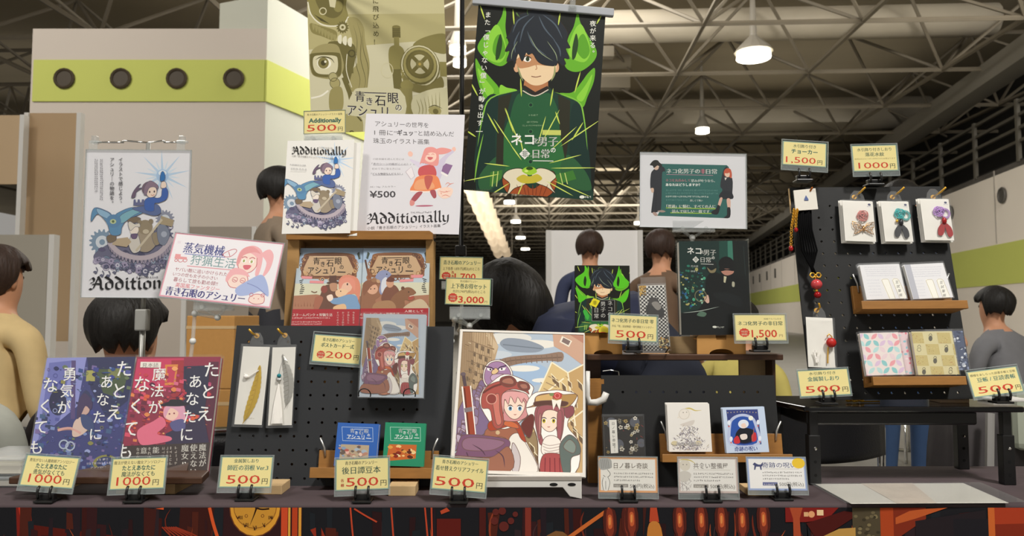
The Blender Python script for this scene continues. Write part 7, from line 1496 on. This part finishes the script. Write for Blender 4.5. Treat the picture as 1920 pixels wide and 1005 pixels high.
for nm, kind, q, px in (('butterfly', 'b', [(1579, 375), (1636, 376), (1645, 453), (1583, 455)], 1606), ('black goldfish', 't', [(1649, 377), (1704.7, 376), (1713, 454), (1660, 455)], 1678), ('red goldfish', 'p', [(1724, 372), (1778.4, 372), (1791, 451), (1733, 453)], 1755)):
    lb_ = {'b': 'card with a gold butterfly charm', 't': 'card with turquoise cord and a black goldfish charm', 'p': 'card with violet cord and a red goldfish charm'}[kind]
    for k in (2, 1):
        qq = [(x - 3.2 * k, y + 1.5 * k * (1 if i > 1 else .6)) for i, (x, y) in enumerate(q)]
        bag_pack(('card', 'blank white card directly behind the ', 'blank white card hindmost behind the ')[k] + nm + ' charm card', RM, qq, None, zz=.014 - .0045 * k + .004, inset=(.0, .0, .0, .0), name='bookmark_pack', group=nm + ' charm packs on the tall board')
    bag_pack(lb_ + ' on the tall black board', RM, q, mizuhiki(kind), zz=.021, tab=(.03, .02), inset=(.02, .02, .02, .02), group=nm + ' charm packs on the tall board')
    hook('brass hook holding the ' + nm + ' charm pack', RM, px, 366, GOLD, .036, .008)
# choker
M0 = RM
def rb(px, py, z=.012): c = onplane(RM, px, py, z); return (c[0], c[1], z)
o = thing('choker', 'black cord choker with gold bow pendant hanging from a white card', 'choker', RM)
cq = [rb(*p, .03) for p in ((1488, 357), (1529, 353), (1534, 392), (1492, 395))]
g = MB().add(cq + [(x, y, z - .003) for x, y, z in cq], [(3, 2, 1, 0), (4, 5, 6, 7), (0, 1, 5, 4), (1, 2, 6, 5), (2, 3, 7, 6), (3, 0, 4, 7)]); g.build('header_card', PAPER, o)
c = rb(1512, 374, .031); A_ = MB().add([(c[0] - .004, c[1] - .002, c[2]), (c[0] + .004, c[1] - .002, c[2]), (c[0] + .004, c[1] + .001, c[2]), (c[0], c[1] + .009, c[2]), (c[0] - .004, c[1] + .001, c[2])], [(0, 1, 2, 3, 4)]); A_.build('logo_print', mat('blue_ink', '#4d5f92', .6), o)
CORD = mat('black_cord', '#070708', .95, 0, .1); g = MB()
for k in range(7):
    x = 1498 + k * 3.6; g.tube([rb(x, 392, .022 + .002 * (k % 3)), rb(x + 2, 430, .025), rb(x + 6 + k, 470, .022), rb(1524 + k * .6 - 4, 500, .018), rb(1527 + (k - 3) * .8, 514, .016)], .0021, 6)
g.build('cord', CORD, o, smooth=True)
g = MB(); b0 = rb(1529, 516, .017)
for s in (-1, 1): g.tube([(b0[0] + s * (.001 + .010 * math.sin(k * .5236) ** 2 * 1.) , b0[1] + .005 * math.sin(2 * k * .5236), b0[2]) for k in range(7)], .0015, 6)
g.ball(b0, .003, 8, 6); g.tube([b0, rb(1529, 524, .017)], .0014, 6); g.build('gold_bow', GOLD, o, smooth=True)
b1 = rb(1531, 533, .018); g = MB(); g.ball(b1, (.011, .010, .009), 14, 10); g.build('pink_red_ball', mat('red_marbled_glass', '#c8484c', .2, noise=.6, nscale=160), o, smooth=True); b2 = rb(1533, 553, .017); MB().ball(b2, (.007, .0065, .006), 10, 8).build('red_bead', mat('red_glass', '#9a1418', .12), o, smooth=True); MB().ball(rb(1531, 545, .017), .003, 8, 6).build('spacer_bead', GOLD, o, smooth=True)
def chain(pts, r=.0014):
    g = MB(); P = smooth_pts(pts, False, 14)
    for i, p in enumerate(P):
        if i % 2 == 0: g.tube([(p[0] + .0022 * math.cos(k * 1.0472), p[1] + .0026 * math.sin(k * 1.0472), p[2] + .001 * math.cos(k * 1.0472) * (1 if i % 4 else -1)) for k in range(6)], .0008, 4, closed=True)
    return g
chain([rb(1489, 393, .03), rb(1487, 410, .03), rb(1484, 430, .03), rb(1483, 462, .03)]).build('gold_chain', GOLD, o); chain([rb(1495, 393, .031), rb(1493, 405, .031), rb(1492, 426, .031)]).build('gold_chain', GOLD, o)
MB().ball(rb(1483, 466, .03), (.0045, .006, .004), 10, 8).build('red_bead', MATS['red_glass'], o, smooth=True); MB().ball(rb(1492.5, 431, .031), (.004, .005, .004), 10, 8).build('red_bead', MATS['red_glass'], o, smooth=True)
hook('copper hook through the choker header card', RM, 1512, 366, mat('copper_rod', '#a8622f', .3, .8), .036, .004)
p0 = rb(1479, 354, .004); o = MB().tube([p0, rb(1483, 400, .004)], .0016, 6).build('wooden_skewer', PALEW); o.matrix_world = Matrix(RM.tolist()); tag(o, 'thin pale stick along the left edge of the tall black board', 'stick')
# packs on the upper ledge
DU = float(offs(RM, *onplane(RM, 1700, 562, .036), .036)[1, 3])
cR = lambda pts: crop(1440, 480, 3.2417, pts)
P1_ = [(552, 55), (795, 50), (845, 260), (604, 262)]; P2_ = [(822, 50), (1057, 48), (1132, 252), (886, 258)]
def manuscript(x0, y0, txt):
    def d(A):
        A.p('#e4e3e6', [500, 20, 1200, 20, 1200, 300, 500, 300]); dx = x0 - 552
        for j in range(5): A.squig('#bdbdc8', 580 + dx + j * 5, 780 + dx, 72 + j * 13, 7, j)
        for j in range(6): A.squig('#c9c9d2', 600 + dx + j * 4, 680 + dx + j * 3, 150 + j * 18, 7, j + 9)
        A.b('#f0eee6', [690 + dx, 148, 700 + dx, 142, 726 + dx, 142, 733 + dx, 150, 775 + dx, 262, 740 + dx, 262], 4); A.b('#f0eee6', [756 + dx, 150, 765 + dx, 140, 785 + dx, 142, 795 + dx, 150, 838 + dx, 240, 838 + dx, 258, 810 + dx, 258, 790 + dx, 225], 4)
        for Pp in ([690 + dx, 148, 700 + dx, 142, 726 + dx, 142, 733 + dx, 150, 775 + dx, 260], [690 + dx, 148, 742 + dx, 260], [756 + dx, 150, 765 + dx, 140, 785 + dx, 142, 795 + dx, 150, 838 + dx, 240], [756 + dx, 150, 800 + dx, 256]): A.s_('#b9a878', 2, Pp, sm=False)
        vt(A, '豆試筆帳', 784 + dx, 152, 20, '#6d6a66', step=1.3, dx=8)
    return d
def stack(q, n, dx, dy, D, lean, src, base, draw, names, group, name='notebook', film=None, th=.005, cat='notebook', crp=cR, gloss=False):
    for k in range(n - 1, -1, -1):
        book(name, names[k], cat, crp([(x + dx * k, y + dy * k) for x, y in q]), D + .0065 * k, lean, src, base, draw if k == 0 else (lambda A: None), th, group=group, film=film, gloss=gloss)
PF = mat_clear('note_film', '#eef0f4', 0.050, 0.040, .15)
stack(P1_, 3, -4, 1, DU, 14, P1_, '#dcdbdd', manuscript(552, 0, ''), ['left manuscript-patterned notebook on the upper ledge, front of its stack', 'second notebook of the left stack on the upper ledge', 'hindmost notebook of the left stack on the upper ledge'], 'manuscript notebooks on the upper ledge', film=PF)
stack(P2_, 2, -5, 1, DU, 14, P2_, '#dcdbdd', lambda A: (manuscript(822, 0, '')(A), A.p('#b5b6c0', [826, 50, 862, 50, 924, 258, 888, 258])), ['right manuscript-patterned notebook with grey spine on the upper ledge', 'notebook hidden behind the grey-spined one on the upper ledge'], 'manuscript notebooks on the upper ledge', film=PF)
DLo = float(offs(RM, *onplane(RM, 1715, 705, .036), .036)[1, 3])
Q1 = [(552, 468), (790, 465), (835, 722), (604, 725)]; Q1b = [(640, 466), (850, 465), (890, 720), (680, 723)]; Q2 = [(872, 460), (1115, 456), (1165, 720), (912, 722)]; Q2b = [(960, 458), (1184, 453), (1222, 690), (1000, 700)]
def petals(A):
    A.p('#ece0dc', [500, 440, 950, 440, 950, 740, 500, 740])
    for i in range(5):
        for j in range(4):
            cx, cy = 575 + i * 88 + j * 13, 470 + j * 82
            for a in (45, 135, 225, 315):
                k = math.radians(a); n = (a // 90 + i + 2 * j) % 5; c = ['#8cc9cb', '#dcc2dc', '#eaa0a8', '#e9d3d8', '#b9dcdc'][n]; ux, uy = math.cos(k), math.sin(k)
                A.b(c, [cx + 4 * ux, cy + 4 * uy, cx + 28 * ux - 13 * uy, cy + 28 * uy + 13 * ux, cx + 52 * ux, cy + 52 * uy, cx + 28 * ux + 13 * uy, cy + 28 * uy - 13 * ux], 4)
def squares(A):
    A.p('#d9cfa0', [850, 440, 1250, 440, 1250, 740, 850, 740]); rr = random.Random(2)
    for i in range(4):
        for j in range(4):
            x, y = 860 + i * 82 + j * 14, 466 + j * 68
            if (i + j) % 2 == 0:
                A.p('#c9b878', [x, y, x + 78, y, x + 90, y + 64, x + 12, y + 64])
                for k in range(16): xx, yy = x + rr.uniform(8, 76), y + rr.uniform(6, 60); A.s_(rr.choice(['#a8924f', '#b57a4a', '#d9c890']), 3, [xx, yy, xx + rr.uniform(-12, 12), yy + rr.uniform(-9, 9)], 2)
            else:
                A.c('#5d5a4a', x + 45, y + 34, 12, 17, n=10) if (i, j) == (1, 0) or (i + j) % 3 == 0 else A.ring('#7d7656', x + 44, y + 34, 13, 3, 10)
                A.s_('#6d6648', 3, [x + 34, y + 20, x + 40, y + 8, x + 50, y + 8, x + 54, y + 20])
def strip(c0, cs, n=50):
    def d(A):
        A.p(c0, [500, 400, 1300, 400, 1300, 800, 500, 800]); rr = random.Random(n)
        for i in range(n):
            x = rr.uniform(780, 890) if n == 40 else rr.uniform(1100, 1225); A.c(rr.choice(cs), x, rr.uniform(455, 722), rr.uniform(5, 12), rr.uniform(4, 9), n=8)
    return d
gN = 'patterned mini notebooks on the lower ledge'
book('notebook', 'notebook with pale pink and blue edge peeking out beside the petal notebook', 'notebook', cR(Q1b), DLo + .012, 12, Q1b, '#e6cdd2', strip('#e6cdd2', ['#8fc4d2', '#e57f92', '#f0e0e2', '#b9d6da'], 40), .006, group=gN, film=PF, gloss=False)
book('notebook', 'notebook with large pink, lilac and turquoise petals on the lower ledge', 'notebook', cR(Q1), DLo, 12, Q1, '#ece0dc', petals, .008, group=gN, film=PF, gloss=False)
book('notebook', 'dark blue patterned notebook peeking out right of the checked notebook', 'notebook', cR(Q2b), DLo + .014, 12, Q2b, '#4d5874', strip('#4d5874', ['#dfe3ea', '#8a96b4', '#39445f', '#b9c0cf', '#2c3550'], 70), .006, group=gN, film=PF, gloss=False)
book('notebook', 'yellow notebook of checked squares with small animals on the lower ledge', 'notebook', cR(Q2), DLo, 12, Q2, '#d9cfa0', squares, .008, group=gN, film=PF, gloss=False)
# metal bookmark with red ball
def redball(A, o, w, h):
    g = MB(); c = (w * .3, h * .5, .008); g.ball(c, (.0095, .0095, .007), 14, 10); g.build('red_cord_ball', mat('red_cord', '#b5211c', .45, noise=.35, nscale=300), o, smooth=True)
    MB().tube([(c[0] - .006, c[1] + .012, .005), (c[0] - .002, c[1] + .017, .005), (c[0] + .003, c[1] + .012, .005), (c[0] + .002, c[1], .006)], .0012, 6).build('gold_ring', GOLD, o, smooth=True); MB().tube([(c[0] - .005, c[1] - .008, .004), (c[0] - .007, h * .1, .003)], .0014, 6).build('gold_stem', GOLD, o)
    g = MB()
    for k in range(6): g.tube([(-w * .2 + .006 * math.cos(k), h * .3 + .005 * math.sin(k), .004), (-w * .2 + .003 * math.sin(k * 2), h * .1, .004)], .001, 5)
    g.build('white_tassel', mat('white_thread', '#efece6', .8), o)
bag_pack('metal bookmark with a red ball in a clear bag, low on the tall black board', RM, [(1512, 597), (1561, 594), (1571, 690), (1513, 692)], redball, tab=(.026, .02), zz=.012, inset=(.02, .05, .0, .02)); hook('brass hook holding the red ball bookmark', RM, 1535, 580)
# price cards above and below
dTop = float(RM[1, 3] + RM[1, 1] * rh)
price_card('yellow 1,500 yen card on the top left of the tall black board', [(1469, 265), (1551.5, 268), (1547.5, 313.5), (1465.5, 309)], dTop - .02, [('水引飾り付き', 24, 76, 15, 10, CG, .01), ('チョーカー', 20, 80, 30, 13, CG, .03)] + pr('1,500', 8, 76, 55, 22), (.03, .04, .07, .22), 6, clip=(1506, 341, None, 'black clip stand on the top left corner of the tall black board'))
price_card('yellow 1000 yen card on the top of the tall black board', [(1596.5, 273), (1682, 270.5), (1683.5, 319), (1600, 323)], dTop - .02, [('水引飾り付きしおり', 12, 88, 14, 9, CG, .01), ('落花水紋', 29, 71, 26, 10, CG, .02), ('絵柄はおひとつずつ手作りのため異なります', 5, 95, 34, 4, '#8a7d4a', .0)] + pr('1000', 12, 78, 55, 20), (.02, .02, .05, .2), 6, clip=(1639, 349, None, 'black clip stand on the top middle of the tall black board'))
price_card('yellow 500 yen card at the left front of the riser table', [(1495, 696), (1588, 689), (1598, 741), (1499, 744)], dF - .005, [('水引飾り付き', 23, 75, 12, 8, CG, .01), ('金属製しおり', 19, 80, 26, 11.5, '#3f8a86', .02)] + pr('500', 12, 80, 53, 22), (.01, .01, .05, .05), 10, clip=(1551, 758, None, 'black clip stand at the left front of the riser table'))
price_card('yellow 500 yen card at the right front of the riser table', [(1811, 698), (1905, 686), (1921, 735), (1827, 745)], dF - .012, [('模様をあしらった読書手帳と豆帳', 5, 95, 13, 6.5, '#5a5a44', .01), ('豆帳 / 豆読書帳', 16, 92, 27, 12, '#3f8a86', .02)] + pr('500', 12, 82, 54, 22), (.02, .02, .08, .1), 12, clip=(1878, 756, None, 'black clip stand at the right front of the riser table'))
p = atz(1602, 755, zR); o = thing('gold_charm', 'small gold charm lying on the riser table before the tall board', 'charm', (p[0], p[1], zR)); g = MB()
for k in range(6): g.ball((-.012 + .005 * k, .004 * math.sin(k * 2), .004), (.005, .004, .003), 8, 6)
g.build('gold_flower', GOLD, o, smooth=True); MB().tube([(.012, 0, .002), (.05, .004, .002)], .0015, 6).build('gold_pin', GOLD, o)
o = block('wooden_block', 'tan block lying on the riser table under the tall board', 'wooden block', 1763, 1818, 741, 756, dF + .04, .04, mat('tan_block_wood', '#a48a70', .6, noise=.1, nscale=30), zR)
o = block('white_box', 'flat pale white box at the right end of the riser table', 'box', 1862, 1930, 748, 757, dF + .06, .05, WHITEP, zR)
# plastic sheet with papers on the cloth
q = [atz(*p, T + .002) for p in ((1519, 908), (1586, 945), (1925, 943), (1838, 906))]
q[0], q[3] = np.array(q[0]), np.array(q[3])
o = thing('plastic_sheet', 'clear plastic sheet over white papers lying on the dark cloth at the right', 'plastic sheet', (0, 0, 0))
def quad(ps, dz): return MB().add([(p[0], p[1], p[2] + dz) for p in ps], [(3, 2, 1, 0)] if np.cross(ps[1] - ps[0], ps[2] - ps[0])[2] < 0 else [(0, 1, 2, 3)])
a = quad([q[0] * .97 + q[3] * .03, q[1] * .97 + q[2] * .03, q[2] * .9 + q[1] * .1, q[3] * .9 + q[0] * .1], .0004).build('white_papers', mat('white_paper_marks', '#d6d2ca', .6, noise=.12, nscale=14), o); a.modifiers.new('t', 'SOLIDIFY').thickness = .0003
a = quad([q[0] * .7 + q[3] * .3, q[1] * .72 + q[2] * .28, q[2] * .5 + q[1] * .5, q[3] * .6 + q[0] * .4], .0009).build('printed_paper', mat('pale_print', '#d3c6b8', .6, noise=.18, nscale=30), o); a.modifiers.new('t', 'SOLIDIFY').thickness = .0003
a = quad(q, .002).build('clear_sheet', mat_clear('glossy_sheet', '#eef0f0', 0.040, 0.064, .12), o); a.modifiers.new('t', 'SOLIDIFY').thickness = .0006
# clear cases at the left edge
c = mat_clear('frosted_case', '#dfe4e6', 0.275, 0.060, .2)
for i, (y0, y1, x1, lb_) in enumerate(((893, 925, 46, 'lower clear plastic case at the left table edge'), (857, 893, 40, 'upper clear plastic case stacked at the left table edge'))):
    a = at(-70, y1, 1.36); b = at(x1, y0, 1.36); z0 = T if i == 0 else at(0, 893, 1.36)[2] + .001
    o = thing('plastic_case', lb_, 'plastic case', ((a[0] + b[0]) / 2, 1.36, z0), 'clear plastic cases'); wd = (b[0] - a[0]) / 2; hh = b[2] - z0 - .001
    box(-wd, wd, 0, .12, 0, hh * .78).build('case_body', c, o, bevel=.004); box(-wd - .003, wd + .003, -.003, .123, hh * .78 + .0005, hh).build('lid', c, o, bevel=.003)
    box(-wd * .9, wd * .9, .008, .11, .002, hh * .5).build('contents', mat('cream_cards', '#e2d9c4', .7), o)
